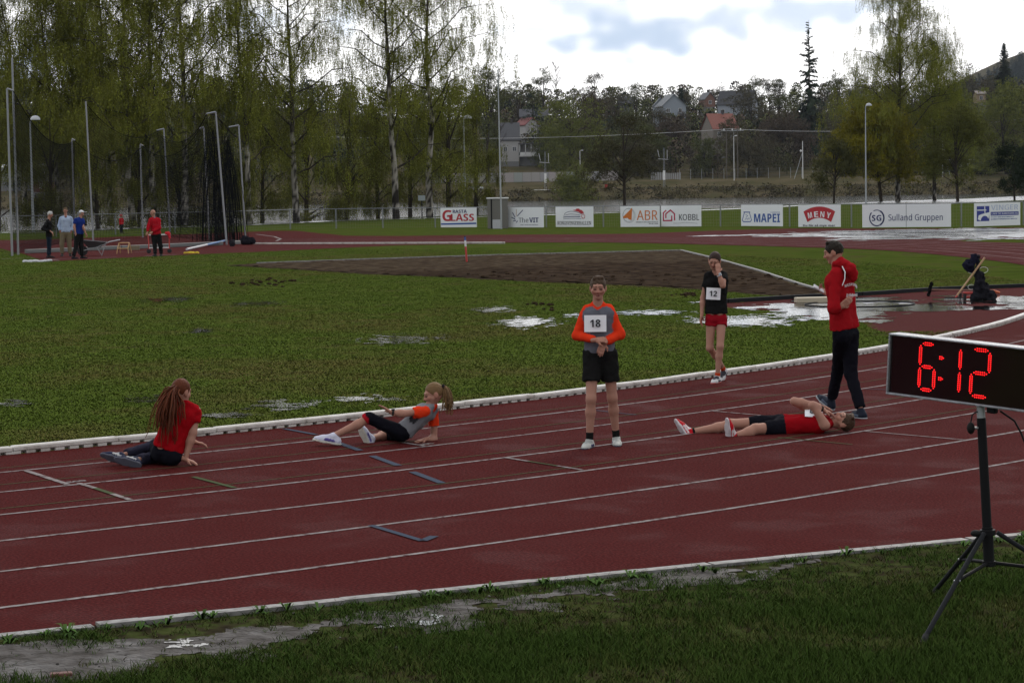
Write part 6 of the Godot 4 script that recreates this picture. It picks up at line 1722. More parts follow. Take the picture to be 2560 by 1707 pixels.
func gathered(parent: Node3D, at: Vector3, h: float, w: float, sd: int) -> void:
	var r := RandomNumberGenerator.new(); r.seed = sd
	var mb := MB.new()
	for i in 64:
		var o := Vector3(r.randfn() * w * 0.55, 0, r.randfn() * 0.4)
		var top := Vector3(r.randf_range(-0.3, 0.3) * w, h - absf(r.randfn()) * 0.8, 0)
		mb.tube([at + o * 1.2 + Vector3(0, 0.05, 0), at + o + Vector3(0, h * 0.35, 0), at + o * 0.7 + Vector3(top.x * 0.4, h * 0.65, 0), at + o * 0.25 + top], [0.014, 0.013, 0.012, 0.010], 3, Color.WHITE, false)
	for k in 38:
		var y := h * (k + 0.5) / 40.0
		var ww := w * lerpf(0.75, 0.25, y / h)
		mb.tube([at + Vector3(-ww, y, r.randfn() * 0.2), at + Vector3(0, y + r.randfn() * 0.1, r.randfn() * 0.3), at + Vector3(ww, y, r.randfn() * 0.2)], [0.012, 0.012, 0.012], 3, Color.WHITE, false)
	var o2 := part("gathered_net", mb.mesh(M.net), parent)
	o2.set_meta("kind", "stuff")

# ---------------------------------------------------------------- timing clock on its tripod
func make_clock() -> void:
	var base := Vector3(2.60, 0, -12.33)
	var tr := thing("tripod_stand", "black tripod stand carrying the timing clock on the grass verge", "stand", base)
	var mb := MB.new()
	mb.tube([Vector3(0.03, 0.40, 0), Vector3(-0.008, 1.13, 0)], [0.026, 0.025], 14)
	mb.tube([Vector3(0.035, 0.30, 0), Vector3(0.025, 0.52, 0)], [0.030, 0.030], 14)
	part("column", mb.mesh(M.black), tr)
	mb = MB.new(); mb.tube([Vector3(-0.008, 1.12, 0), Vector3(-0.012, 1.21, 0)], [0.0225, 0.0225], 14); part("spigot", mb.mesh(M.galv), tr)
	mb = MB.new(); mb.tube([Vector3(0.027, 0.475, 0), Vector3(0.026, 0.505, 0)], [0.044, 0.044], 14); part("collar", mb.mesh(M.black), tr)
	mb = MB.new(); mb.tube([Vector3(0.034, 0.305, 0), Vector3(0.034, 0.330, 0)], [0.038, 0.038], 14); part("collar", mb.mesh(M.black), tr)
	for f in [[-0.45, 0.62], [-0.12, -0.80], [0.80, 0.05]]:
		var foot := Vector3(f[0], 0.012, f[1])
		var top := Vector3(0.027, 0.49, 0) + foot.normalized() * 0.05
		mb = MB.new(); mb.tube([top, foot], [0.0135, 0.0135], 10)
		var lg := part("leg", mb.mesh(M.dark_metal), tr)
		mb = MB.new(); mb.tube([foot + (top - foot).normalized() * 0.05, foot - Vector3(0, 0.012, 0)], [0.017, 0.019], 10); part("foot_cap", mb.mesh(M.rubber), lg)
		mb = MB.new(); mb.tube([Vector3(0.034, 0.318, 0) + Vector3(f[0], 0, f[1]).normalized() * 0.036, top.lerp(foot, 0.45)], [0.010, 0.010], 8); part("brace", mb.mesh(M.black), tr)
		mb = MB.new(); mb.tube([top.lerp(foot, 0.45) - Vector3(0.018, 0, 0), top.lerp(foot, 0.45) + Vector3(0.018, 0, 0)], [0.006, 0.006], 8); part("bolt", mb.mesh(M.steel), tr)
	mb = MB.new(); mb.tube([Vector3(0.0, 1.075, 0), Vector3(-0.05, 1.075, 0.01)], [0.008, 0.008], 8); part("clamp_screw", mb.mesh(M.steel), tr)
	var kb := Bones.new(); kb.ell(Vector3(-0.068, 1.075, 0.012), Vector3(0.022, 0.034, 0.026), Basis.IDENTITY)
	nets_part("clamp_knob", kb, 0.006, 0.01, [Color(0.012, 0.012, 0.013)], M.shoe, tr)
	mb = MB.new(); mb.tube([Vector3(-0.068, 1.105, 0.012), Vector3(-0.06, 1.15, 0.012), Vector3(-0.035, 1.165, 0.01), Vector3(-0.012, 1.16, 0)], [0.004, 0.004, 0.004, 0.004], 6); part("tether", mb.mesh(M.black), tr)
	kb = Bones.new(); kb.ell(Vector3(-0.045, 0.49, 0.03), Vector3(0.03, 0.02, 0.025), Basis.IDENTITY)
	nets_part("clamp_knob", kb, 0.006, 0.01, [Color(0.012, 0.012, 0.013)], M.shoe, tr)
	# the clock: a long flat box, its face turned to the left of the camera
	var ck := thing("timing_clock", "long timing clock with red glowing figures 6:12 on a tripod", "clock", base + Vector3(-0.012, 1.20, 0), 0.0)
	ck.basis = Basis(Vector3.UP, deg_to_rad(-42.0)) * Basis(Vector3.BACK, deg_to_rad(-3.6))
	var W := 1.16; var Hh := 0.348; var D := 0.115
	var alu := mat(0.26, 0.27, 0.29, 0.34, 0.5)
	alu.normal_enabled = true; alu.normal_texture = bump_tex(0.09, 4.0, 256, 2, 91); alu.normal_scale = 0.6; world_tex(alu, 2.5)
	for e in [[Vector3(0, Hh - 0.005, 0), Vector3(W, 0.010, D)], [Vector3(0, 0.006, 0), Vector3(W, 0.012, D)], [Vector3(-W / 2 + 0.006, Hh / 2, 0), Vector3(0.010, Hh - 0.023, D)], [Vector3(W / 2 - 0.006, Hh / 2, 0), Vector3(0.010, Hh - 0.023, D)]]:
		mb = MB.new(); mb.bbox(e[0], e[1], 0.003); part("frame", mb.mesh(alu), ck)
	mb = MB.new(); mb.box(Vector3(0, Hh / 2, -D / 2 + 0.01), Vector3(W - 0.022, Hh - 0.024, 0.012)); part("back_panel", mb.mesh(M.dark_metal), ck)
	mb = MB.new(); mb.box(Vector3(0, Hh / 2, D / 2 - 0.022), Vector3(W - 0.022, Hh - 0.024, 0.006)); part("face", mb.mesh(mat(0.010, 0.004, 0.005, 0.08)), ck)
	var led := StandardMaterial3D.new()
	led.albedo_color = lin(0.3, 0.01, 0.01); led.roughness = 0.4
	led.emission_enabled = true; led.emission = Color(1.0, 0.055, 0.07); led.emission_energy_multiplier = 1.5
	var z := D / 2 - 0.018
	var x0 := -0.565
	# segments a..g of each figure as two rows of small lights
	var figs := [[0.190, 0.094, "acdefg", "6"], [0.352, 0.094, "bc", "1"], [0.520, 0.110, "abged", "2"]]
	for f in figs:
		var l: float = x0 + f[0]; var fw: float = f[1]
		var b := 0.052; var t := 0.310; var mid := (b + t) / 2
		var sg := {"a": [Vector2(l + 0.016, t), Vector2(l + fw - 0.016, t)], "b": [Vector2(l + fw, t - 0.014), Vector2(l + fw, mid + 0.012)], "c": [Vector2(l + fw, mid - 0.012), Vector2(l + fw, b + 0.014)], "d": [Vector2(l + 0.016, b), Vector2(l + fw - 0.016, b)], "e": [Vector2(l, mid - 0.012), Vector2(l, b + 0.014)], "f": [Vector2(l, t - 0.014), Vector2(l, mid + 0.012)], "g": [Vector2(l + 0.016, mid), Vector2(l + fw - 0.016, mid)]}
		var fig := Node3D.new(); fig.name = "figure"; ck.add_child(fig, true)
		fig.set_meta("label", "glowing red figure " + f[3])
		for s in f[2]:
			mb = MB.new()
			var a: Vector2 = sg[s][0]; var c: Vector2 = sg[s][1]
			var n := maxi(int(a.distance_to(c) / 0.0112), 2)
			var sd := (c - a).normalized(); sd = Vector2(-sd.y, sd.x) * 0.0062
			for i in n + 1:
				var p := a.lerp(c, float(i) / n)
				var rows := [-1.0, 1.0] if i > 0 and i < n else [0.0]
				for r in rows:
					dot(mb, Vector3(p.x + sd.x * r, p.y + sd.y * r, z), 0.0048)
			part("light_segment", mb.mesh(led), fig)
	mb = MB.new()
	for y in [0.235, 0.118]:
		for q in [[0, 0], [0.012, 0], [0.012, 0.012], [0, 0.012], [0.022, 0.006]]:
			dot(mb, Vector3(x0 + 0.316 + q[0], y + q[1], z), 0.0048)
	part("colon", mb.mesh(led), ck)
	mb = MB.new(); mb.bbox(Vector3(0.075, -0.018, 0.0), Vector3(0.055, 0.036, 0.04), 0.006); part("socket", mb.mesh(M.black), ck)
	var cab := MB.new()
	var c0 := ck.transform * Vector3(0.10, -0.02, 0.0)
	var pts := []; var rad := []
	for i in 15:
		var t := i / 14.0
		pts.append(c0 + Vector3(0.02 + 0.26 * sqrt(t) + 0.02 * sin(t * 6.0), -(c0.y - 0.01) * pow(t, 1.15), 0.12 * t)); rad.append(0.0055)
	pts.append(pts[-1] + Vector3(0.5, -0.004, 0.2)); rad.append(0.0055)
	cab.tube(pts, rad, 8)
	solo("power_cable", cab.mesh(M.black), "thin black cable hanging from the clock to the grass", "cable")

func dot(mb: MB, c: Vector3, r: float) -> void:
	var n := 8
	var top := mb.vert(c + Vector3(0, 0, r * 0.6), Vector3.BACK, Color.WHITE)
	var st := mb.v.size()
	for i in n:
		var d := Vector3(cos(TAU * i / n), sin(TAU * i / n), 0)
		mb.vert(c + d * r, (d + Vector3.BACK).normalized(), Color.WHITE)
	for i in n: mb.itri(top, st + i, st + (i + 1) % n)

# ---------------------------------------------------------------- shot put circle and the gear beside it
func make_shot_gear() -> void:
	var ring := thing("throwing_circle", "sunken concrete throwing circle with a dark steel rim under water", "circle", Vector3(6.882, 0, -44.168))
	var mb := MB.new()
	mb.lathe(Vector3(0, 0.008, 0), [[1.075, 0.0], [1.085, 0.022], [1.065, 0.022], [1.06, 0.0]], 48); part("rim", mb.mesh(M.dark_metal), ring)
	mb = MB.new(); mb.lathe(Vector3(0, 0.009, 0), [[1.06, 0.0], [0.0, 0.0005]], 48); part("floor", mb.mesh(mat(0.12, 0.115, 0.11, 0.25)), ring)
	mb = MB.new(); mb.bbox(Vector3(0, 0.065, 0), Vector3(1.15, 0.11, 0.28), 0.012)
	solo("stop_board", mb.mesh(mat(0.42, 0.36, 0.26, 0.6)), "pale wooden stop board at the edge of the throwing circle", "board", Vector3(6.303, 0, -45.106), 0.12)
	# rake leaning on the draped stand
	var at := Vector3(8.926, 0, -45.073)
	var rk := thing("garden_rake", "wooden handled rake leaning on the coat covered stand", "rake", at, -0.05)
	mb = MB.new(); mb.tube([Vector3(0.02, 0.05, 0), Vector3(0.08, 0.12, -0.02)], [0.012, 0.016], 8); part("ferrule", mb.mesh(M.red_paint), rk)
	mb = MB.new(); mb.tube([Vector3(0.07, 0.11, -0.02), Vector3(0.63, 0.86, -0.06)], [0.019, 0.021], 10); part("handle", mb.mesh(mat(0.42, 0.26, 0.14, 0.55)), rk)
	mb = MB.new(); mb.bbox(Vector3(0, 0.06, 0), Vector3(0.38, 0.02, 0.02), 0.004); part("head", mb.mesh(M.dark_metal), rk)
	for i in 13:
		mb = MB.new(); mb.tube([Vector3(-0.18 + i * 0.03, 0.06, 0), Vector3(-0.183 + i * 0.03, 0.0, 0.03)], [0.005, 0.003], 5); part("tine", mb.mesh(M.steel), rk)
	# stand with dark coats hung over it
	at = Vector3(9.488, 0, -45.214)
	var st := thing("equipment_stand", "red and dark metal equipment stand hidden under dark coats", "stand", at)
	mb = MB.new(); mb.tube([Vector3(-0.06, 0.0, -0.05), Vector3(-0.06, 0.80, -0.05)], [0.02, 0.02], 8); part("upright", mb.mesh(M.red_paint), st)
	for s in [[-0.30, 0.12, 0.02], [-0.30, 0.03, 0.0]]:
		mb = MB.new(); mb.bbox(Vector3(s[0] + 0.1, s[1] + 0.03, s[2]), Vector3(0.3, 0.045, 0.06), 0.01); part("rail", mb.mesh(M.red_paint), st)
	for s in [[-0.40, -0.06], [-0.33, 0.06]]:
		mb = MB.new(); mb.tube([Vector3(s[0], 0.0, s[1]), Vector3(s[0] + 0.01, 0.14, s[1])], [0.03, 0.035], 10); part("rubber_foot", mb.mesh(M.rubber), st)
	for s in [[-0.17, 0.60, 0.10, 0.055], [-0.19, 0.27, 0.07, 0.05], [0.055, 0.61, 0.09, 0.06]]:
		var pts := []; var rad := []
		for i in 17:
			var t := TAU * i / 16.0
			pts.append(Vector3(s[0] + cos(t) * s[2], s[1] + sin(t) * s[3], 0.06)); rad.append(0.005)
		mb = MB.new(); mb.tube(pts, rad, 6); part("hoop", mb.mesh(M.white_paint), st)
	var b := Bones.new()
	b.cap(Vector3(-0.04, 0.86, 0.02), Vector3(-0.05, 0.45, 0.06), 0.04, 0.06); b.cap(Vector3(-0.05, 0.45, 0.06), Vector3(-0.10, 0.05, 0.06), 0.06, 0.10, 0, [[Vector3(0, 0.01, 0), Vector3.DOWN]])
	b.cap(Vector3(0.01, 0.55, 0.02), Vector3(0.08, 0.05, 0.06), 0.05, 0.10, 0, [[Vector3(0, 0.01, 0), Vector3.DOWN]])
	b.cap(Vector3(0.06, 0.35, 0.0), Vector3(0.24, 0.04, 0.05), 0.05, 0.09, 0, [[Vector3(0, 0.01, 0), Vector3.DOWN]])
	var cm := MB.new(); nets(b, 0.018, 0.05, [Color(0.018, 0.019, 0.023)], cm, 0.05, 7.0, 4)
	solo("draped_coat", cm.mesh(M.cloth), "long dark coat hanging to the ground over the stand", "coat", at)
	b = Bones.new()
	b.cap(Vector3(-0.12, 0.86, 0.03), Vector3(-0.24, 0.70, 0.05), 0.07, 0.10); b.cap(Vector3(-0.26, 0.72, 0.03), Vector3(-0.18, 0.58, 0.05), 0.09, 0.05); b.cap(Vector3(-0.12, 0.86, 0.02), Vector3(-0.06, 0.82, 0.02), 0.06, 0.04)
	cm = MB.new(); nets(b, 0.018, 0.04, [Color(0.012, 0.015, 0.026)], cm, 0.05, 8.0, 6)
	solo("draped_jacket", cm.mesh(M.cloth), "navy jacket bunched on top of the coat covered stand", "jacket", at)
	# broom lying behind
	at = Vector3(8.789, 0, -46.922)
	var br := thing("push_broom", "black push broom lying across the edge behind the rake", "broom", at, 0.02)
	b = Bones.new(); b.cap(Vector3(-0.03, 0.03, 0), Vector3(0.035, 0.27, 0), 0.035, 0.04)
	cm = MB.new(); nets(b, 0.015, 0.02, [Color(0.010, 0.010, 0.010)], cm, 0.02, 18.0, 5)
	part("bristles", cm.mesh(M.cloth), br)
	mb = MB.new(); mb.tube([Vector3(0.02, 0.14, 0), Vector3(1.42, 0.10, -0.1)], [0.014, 0.014], 8); part("handle", mb.mesh(mat(0.16, 0.05, 0.03, 0.6)), br)
	mb = MB.new(); mb.tube([Vector3(1.36, 0.08, -0.1), Vector3(1.50, 0.05, -0.1)], [0.04, 0.02], 8); part("grip", mb.mesh(mat(0.5, 0.10, 0.03, 0.5)), br)

# ---------------------------------------------------------------- the far shore: houses, railway, road things
func house(label: String, at: Vector3, w: float, dep: float, wall_h: float, roof_h: float, wall: Color, roof: Color, gable_front: bool, turn := 0.0, windows := 3, rows := 1) -> Node3D:
	var o := thing("house", label, "house", Vector3(at.x, at.y, at.z), turn, "houses on the far slope")
	var mb := MB.new()
	mb.box(Vector3(0, wall_h / 2, 0), Vector3(w, wall_h, dep))
	var hx := w / 2; var hz := dep / 2
	if gable_front:
		for s in [-1.0, 1.0]: mb.tri(Vector3(-hx, wall_h, s * hz), Vector3(hx, wall_h, s * hz), Vector3(0, wall_h + roof_h, s * hz), Vector3(0, 0, s))
	else:
		for s in [-1.0, 1.0]: mb.tri(Vector3(s * hx, wall_h, -hz), Vector3(s * hx, wall_h, hz), Vector3(s * hx, wall_h + roof_h, 0), Vector3(s, 0, 0))
	part("wall", mb.mesh(mat(wall.r * 0.8, wall.g * 0.8, wall.b * 0.8, 0.8)), o)
	mb = MB.new(); mb.box(Vector3(0, -2.5, 0), Vector3(w * 0.99, 5.0, dep * 0.99)); part("foundation", mb.mesh(mat(0.16, 0.16, 0.16, 0.9)), o)
	mb = MB.new()
	for s in [-1.0, 1.0]:
		if gable_front:
			var d := Vector3(hx + 0.4, -roof_h * (hx + 0.4) / hx, 0) * Vector3(s, 1, 1)
			var a := Vector3(0, wall_h + roof_h + 0.12, 0)
			var n := Vector3(s * roof_h, hx, 0).normalized()
			for k in [0.0, -0.22]: mb.quad(a + Vector3(0, k, -hz - 0.4), a + Vector3(0, k, hz + 0.4), a + d + Vector3(0, k, hz + 0.4), a + d + Vector3(0, k, -hz - 0.4), n if k == 0.0 else -n)
			for e in [-1.0, 1.0]: mb.quad(a + Vector3(0, 0, e * (hz + 0.4)), a + d + Vector3(0, 0, e * (hz + 0.4)), a + d + Vector3(0, -0.22, e * (hz + 0.4)), a + Vector3(0, -0.22, e * (hz + 0.4)), Vector3(0, 0, e))
		else:
			var d2 := Vector3(0, -roof_h * (hz + 0.4) / hz, (hz + 0.4) * s)
			var a2 := Vector3(0, wall_h + roof_h + 0.12, 0)
			var n2 := Vector3(0, hz, s * roof_h).normalized()
			for k in [0.0, -0.22]: mb.quad(a2 + Vector3(-hx - 0.4, k, 0), a2 + Vector3(hx + 0.4, k, 0), a2 + d2 + Vector3(hx + 0.4, k, 0), a2 + d2 + Vector3(-hx - 0.4, k, 0), n2 if k == 0.0 else -n2)
			mb.quad(a2 + d2 + Vector3(-hx - 0.4, 0, 0), a2 + d2 + Vector3(hx + 0.4, 0, 0), a2 + d2 + Vector3(hx + 0.4, -0.22, 0), a2 + d2 + Vector3(-hx - 0.4, -0.22, 0), Vector3(0, 0, s))
	var rf := part("roof", mb.mesh(mat(roof.r, roof.g, roof.b, 0.7)), o)
	mb = MB.new(); mb.box(Vector3(w * 0.12, wall_h + roof_h + 0.3, 0), Vector3(0.7, 1.8, 0.7)); part("chimney", mb.mesh(mat(0.05, 0.045, 0.045, 0.8)), rf)
	var frame := mat(0.5, 0.5, 0.5, 0.5)
	var glass := mat(0.03, 0.035, 0.04, 0.1)
	for r in rows:
		for i in windows:
			var x := (float(i) + 0.5) / windows * w - hx
			var y := wall_h * (r + 0.55) / rows
			mb = MB.new(); mb.box(Vector3(x, y, hz + 0.03), Vector3(1.3, 1.5, 0.08)); var wn := part("window", mb.mesh(frame), o)
			mb = MB.new()
			for s in [-1.0, 1.0]: mb.box(Vector3(x + s * 0.28, y, hz + 0.06), Vector3(0.46, 1.26, 0.06))
			part("pane", mb.mesh(glass), wn)
	return o

func ground_at(x: float, z: float) -> Vector3:
	return Vector3(x, land(x, z), z)

func make_far_side() -> void:
	var p: Vector3 = Vector3(0.27, 10.04, -700)
	var o := house("white wooden house with dark roof and a covered veranda", p, 5.6, 9.0, 7.0, 5.0, Color(0.42, 0.41, 0.40), Color(0.055, 0.055, 0.06), false, 0.0, 2)
	# its veranda
	var mb := MB.new(); mb.box(Vector3(6.6, 1.6, 3.0), Vector3(7.4, 0.25, 3.0)); part("veranda_floor", mb.mesh(M.white_paint), o)
	mb = MB.new(); mb.box(Vector3(6.6, 5.4, 3.0), Vector3(8.0, 0.3, 3.4)); part("veranda_roof", mb.mesh(mat(0.06, 0.055, 0.06, 0.7)), o)
	mb = MB.new(); mb.box(Vector3(6.6, 3.3, 0.0), Vector3(7.2, 3.8, 4.0)); part("side_wing", mb.mesh(mat(0.26, 0.25, 0.24, 0.8)), o)
	mb = MB.new(); mb.box(Vector3(6.6, 0.0, 1.0), Vector3(7.3, 3.2, 4.6)); part("side_foundation", mb.mesh(mat(0.13, 0.13, 0.13, 0.9)), o)
	for i in 5:
		mb = MB.new(); mb.box(Vector3(3.1 + i * 1.75, 3.5, 4.3), Vector3(0.2, 3.8, 0.2)); part("veranda_post", mb.mesh(M.white_paint), o)
	mb = MB.new(); mb.box(Vector3(6.6, 2.3, 4.35), Vector3(7.2, 1.0, 0.1)); part("balustrade", mb.mesh(M.white_paint), o)
	house("small white gabled house with red barge boards", Vector3(6.24, 18.54, -760), 5.0, 7.0, 4.6, 2.2, Color(0.40, 0.39, 0.38), Color(0.16, 0.03, 0.025), true, 0.5, 1)
	house("long dark roofed house behind the white one", Vector3(8.96, 25.02, -790), 9.6, 8.0, 1.6, 2.6, Color(0.10, 0.10, 0.11), Color(0.03, 0.032, 0.04), false, 0.0, 0, 0)
	house("pale blue gabled house on the wooded slope", Vector3(57.69, 22.4, -800), 8.6, 10.0, 7.5, 4.0, Color(0.30, 0.34, 0.38), Color(0.12, 0.13, 0.14), true, 0.2, 2, 2)
	house("small blue grey gabled house beside the pale blue one", Vector3(55.92, 27.33, -830), 4.6, 8.0, 4.0, 2.6, Color(0.26, 0.30, 0.33), Color(0.12, 0.13, 0.14), true, 0.0, 1)
	house("large dark roofed house with pale end wall high on the slope", Vector3(86.72, 25.95, -850), 13.0, 10.0, 6.0, 5.0, Color(0.34, 0.37, 0.42), Color(0.028, 0.028, 0.032), false, -0.35, 3)
	house("beige house with an orange tiled hipped roof", Vector3(67.59, 11.22, -720), 8.6, 9.0, 8.6, 4.6, Color(0.21, 0.185, 0.155), Color(0.20, 0.062, 0.042), false, 0.35, 2, 2)
	house("dark roof showing among the trees on the ridge", Vector3(47.23, 32.82, -900), 6.0, 7.0, 2.0, 2.4, Color(0.08, 0.08, 0.09), Color(0.03, 0.032, 0.04), false, 0.0, 0, 0)
	house("small house with brown gable near the ridge", Vector3(79.55, 32.63, -900), 4.2, 7.0, 3.4, 2.4, Color(0.20, 0.10, 0.07), Color(0.09, 0.09, 0.10), true, 0.3, 1)
	house("low grey house behind the tall right hand birch", Vector3(135.99, 35.39, -880), 5.0, 7.0, 2.0, 0.9, Color(0.20, 0.21, 0.22), Color(0.10, 0.10, 0.11), false, 0.0, 1)
	house("yellowish house half hidden on the right hand slope", Vector3(184.46, 31.82, -880), 3.4, 7.0, 3.6, 1.2, Color(0.30, 0.22, 0.13), Color(0.10, 0.08, 0.07), false, 0.0, 1)
	house("pale low building across the river behind the birches", Vector3(-138.28, 6.37, -640), 16.0, 8.0, 3.6, 0.8, Color(0.36, 0.37, 0.38), Color(0.30, 0.31, 0.32), false, 0.0, 4)
	house("red brown cottage across the river behind the birches", Vector3(-127.51, 2.85, -615), 6.0, 6.0, 3.0, 1.6, Color(0.12, 0.04, 0.03), Color(0.06, 0.05, 0.05), false, 0.0, 1)
	# pale noise wall in panels
	var wl := thing("noise_wall", "long pale panelled wall along the railway on the far shore", "wall")
	var pm := []
	for c in [[0.30, 0.285, 0.27], [0.27, 0.29, 0.27], [0.32, 0.29, 0.28], [0.29, 0.285, 0.29]]:
		mb = MB.new(); mb.bbox(Vector3(0, 1.35, 0), Vector3(2.44, 2.7, 0.12), 0.03); pm.append(mb.mesh(mat(c[0], c[1], c[2], 0.8)))
	for i in 22:
		part("panel", pm[(i * 7 + i / 3) % 4], wl, Vector3(-22.5 + i * 2.5, land(-20, -641) + 0.02 * sin(i * 0.7), -640.0 - 0.1 * i))
	var wl2 := thing("noise_wall", "short pale picket screen beside the lattice mast on the far shore", "wall")
	for i in 14:
		mb = MB.new(); mb.bbox(Vector3(0, 1.0, 0), Vector3(0.46, 2.0 + 0.3 * sin(i * 0.5), 0.1), 0.02)
		part("picket", mb.mesh(mat(0.26, 0.26, 0.26, 0.8)), wl2, Vector3(40.6 + i * 0.62, land(40, -640), -640))
	# railway fence posts
	var rfn := thing("railway_fence", "row of thin fence posts in front of the dark trees across the river", "fence")
	for i in 15:
		mb = MB.new(); mb.tube([Vector3.ZERO, Vector3(0, 3.0, 0)], [0.06, 0.05], 6)
		part("post", mb.mesh(M.galv), rfn, ground_at(49.0 + i * 3.2, -646))
	for k in 3:
		mb = MB.new(); mb.tube([Vector3(49, land(60, -646) + 0.8 + k, -646), Vector3(94, land(60, -646) + 0.8 + k, -646)], [0.015, 0.015], 4); part("wire", mb.mesh(M.wire), rfn)
	# railway masts, poles and lamps
	for q in [[Vector3(9.87, 1.75, -615), 10.4, "lattice railway mast with arms in front of the pale wall", true], [Vector3(42.77, 2.1, -620), 10.8, "lattice railway mast beside the short picket screen", true]]:
		var ms := thing("railway_mast", q[2], "mast", ground_at(q[0].x, q[0].z), 0.0, "railway masts")
		mb = MB.new()
		for s in [[-0.22, -0.22], [0.22, -0.22], [0.22, 0.22], [-0.22, 0.22]]: mb.tube([Vector3(s[0], 0, s[1]), Vector3(s[0] * 0.6, q[1], s[1] * 0.6)], [0.05, 0.04], 4)
		for i in 12: mb.tube([Vector3(-0.2, q[1] * i / 12.0, 0.2), Vector3(0.2, q[1] * (i + 1) / 12.0, 0.2)], [0.03, 0.03], 4)
		part("lattice", mb.mesh(mat(0.20, 0.21, 0.22, 0.5)), ms)
		mb = MB.new(); mb.bbox(Vector3(0, q[1] * 0.30, 0), Vector3(0.62, 2.6, 0.62), 0.04); part("white_sleeve", mb.mesh(M.white_paint), ms)
		mb = MB.new(); mb.tube([Vector3(-1.6, q[1] * 0.72, 0), Vector3(1.2, q[1] * 0.70, 0)], [0.06, 0.06], 6); mb.tube([Vector3(0.9, q[1] * 0.72, 0), Vector3(0.9, q[1] * 0.95, 0)], [0.06, 0.06], 6); mb.tube([Vector3(-1.7, q[1] * 0.95, 0), Vector3(-1.3, q[1] * 0.76, 0)], [0.08, 0.06], 6)
		part("arm", mb.mesh(M.white_paint), ms)
	for q in [[Vector3(19.91, 3.82, -630), 9.2, "thin white road lamp left of the tall bare tree"], [Vector3(63.31, 2.34, -632), 12.4, "white road lamp near the orange roofed house"]]:
		var lp := thing("road_lamp", q[2], "lamp", ground_at(q[0].x, q[0].z), 0.0, "road lamps on the far shore")
		mb = MB.new(); mb.tube([Vector3.ZERO, Vector3(0, q[1], 0), Vector3(0.5, q[1] + 0.25, 0)], [0.11, 0.08, 0.06], 6); part("pole", mb.mesh(M.white_paint), lp)
		mb = MB.new(); mb.bbox(Vector3(0.6, q[1] + 0.2, 0), Vector3(0.7, 0.2, 0.3), 0.05); part("lamp_head", mb.mesh(M.white_paint), lp)
	for q in [[Vector3(82.94, 2.6, -634), 10.6, -2.4, "white railway pole with a stay and a round lamp"], [Vector3(122.47, 2.87, -634), 10.0, 2.2, "white railway pole with stay in front of the dark wagons"]]:
		var pl := thing("stayed_pole", q[3], "pole", ground_at(q[0].x, q[0].z), 0.0, "stayed railway poles")
		mb = MB.new(); mb.tube([Vector3.ZERO, Vector3(0, q[1], 0)], [0.14, 0.09], 8); part("pole", mb.mesh(M.white_paint), pl)
		mb = MB.new(); mb.tube([Vector3(q[2], 0, 0), Vector3(0, q[1] * 0.72, 0)], [0.09, 0.07], 6); part("stay", mb.mesh(M.galv), pl)
		mb = MB.new(); mb.lathe(Vector3(q[2] * 0.22, q[1] * 0.74, 0.2), [[0.0, -0.35], [0.3, -0.15], [0.3, 0.15], [0.0, 0.35]], 10); part("lamp_head", mb.mesh(M.white_paint), pl)
	# power line with its wooden poles
	var pw := thing("power_line", "pale overhead power line on wooden poles across the river", "power line")
	for x in [63.0, 66.2]:
		mb = MB.new(); mb.tube([Vector3.ZERO, Vector3(0, 14.0, 0)], [0.16, 0.12], 6); part("pole", mb.mesh(mat(0.10, 0.085, 0.07, 0.8)), pw, ground_at(x, -650))
	mb = MB.new(); mb.tube([Vector3(61.5, 17.4, -650), Vector3(68, 17.4, -650)], [0.1, 0.1], 6); part("crossarm", mb.mesh(M.galv), pw)
	for i in 3:
		mb = MB.new(); mb.lathe(Vector3(62.3 + i * 2.4, 17.4, -650), [[0.12, 0.0], [0.2, 0.3], [0.1, 0.6], [0.0, 0.7]], 8); part("insulator", mb.mesh(M.white_paint), pw)
	for sp in [[Vector3(-70, 18.5, -655), Vector3(64, 17.9, -650)], [Vector3(64, 17.9, -650), Vector3(150, 19.5, -650)]]:
		var pts := []; var rad := []
		for i in 17:
			var t := i / 16.0
			pts.append((sp[0] as Vector3).lerp(sp[1], t) - Vector3(0, 3.4 * 4.0 * t * (1.0 - t) * 0.55, 0)); rad.append(0.05)
		mb = MB.new(); mb.tube(pts, rad, 5, Color.WHITE, false); part("wire", mb.mesh(mat(0.55, 0.55, 0.55, 0.5)), pw)
	# goods wagons
	for q in [[Vector3(128.11, 3.18, -650), 13.2, Color(0.018, 0.020, 0.030), "dark goods wagon with white roof edge behind the birches", true], [Vector3(107.02, 3.3, -652), 24.0, Color(0.025, 0.024, 0.026), "long dark goods wagon behind the yellow green tree", true], [Vector3(136.91, 3.06, -655), 2.2, Color(0.05, 0.16, 0.16), "narrow teal container beside the dark wagon", false], [Vector3(142.51, 2.97, -655), 9.2, Color(0.022, 0.035, 0.06), "low dark blue wagon at the end of the train", false]]:
		var g := ground_at(q[0].x, q[0].z)
		var wg := thing("goods_wagon", q[3], "wagon", g, 0.0, "goods wagons")
		var hh: float = 4.3 if q[4] else 3.5
		mb = MB.new(); mb.bbox(Vector3(0, 1.0 + (hh - 1.0) / 2, 0), Vector3(q[1], hh - 1.0, 2.8), 0.08); part("body", mb.mesh(mat(q[2].r, q[2].g, q[2].b, 0.5)), wg)
		if q[4]:
			mb = MB.new(); mb.bbox(Vector3(0, hh + 0.1, 0), Vector3(q[1] + 0.3, 0.24, 3.0), 0.05); part("roof_edge", mb.mesh(M.white_paint), wg)
			for s in [-0.42, 0.18, 0.36]:
				mb = MB.new(); mb.box(Vector3(q[1] * s, hh * 0.68, 1.43), Vector3(0.8, 1.2, 0.06)); part("white_panel", mb.mesh(M.white_paint), wg)
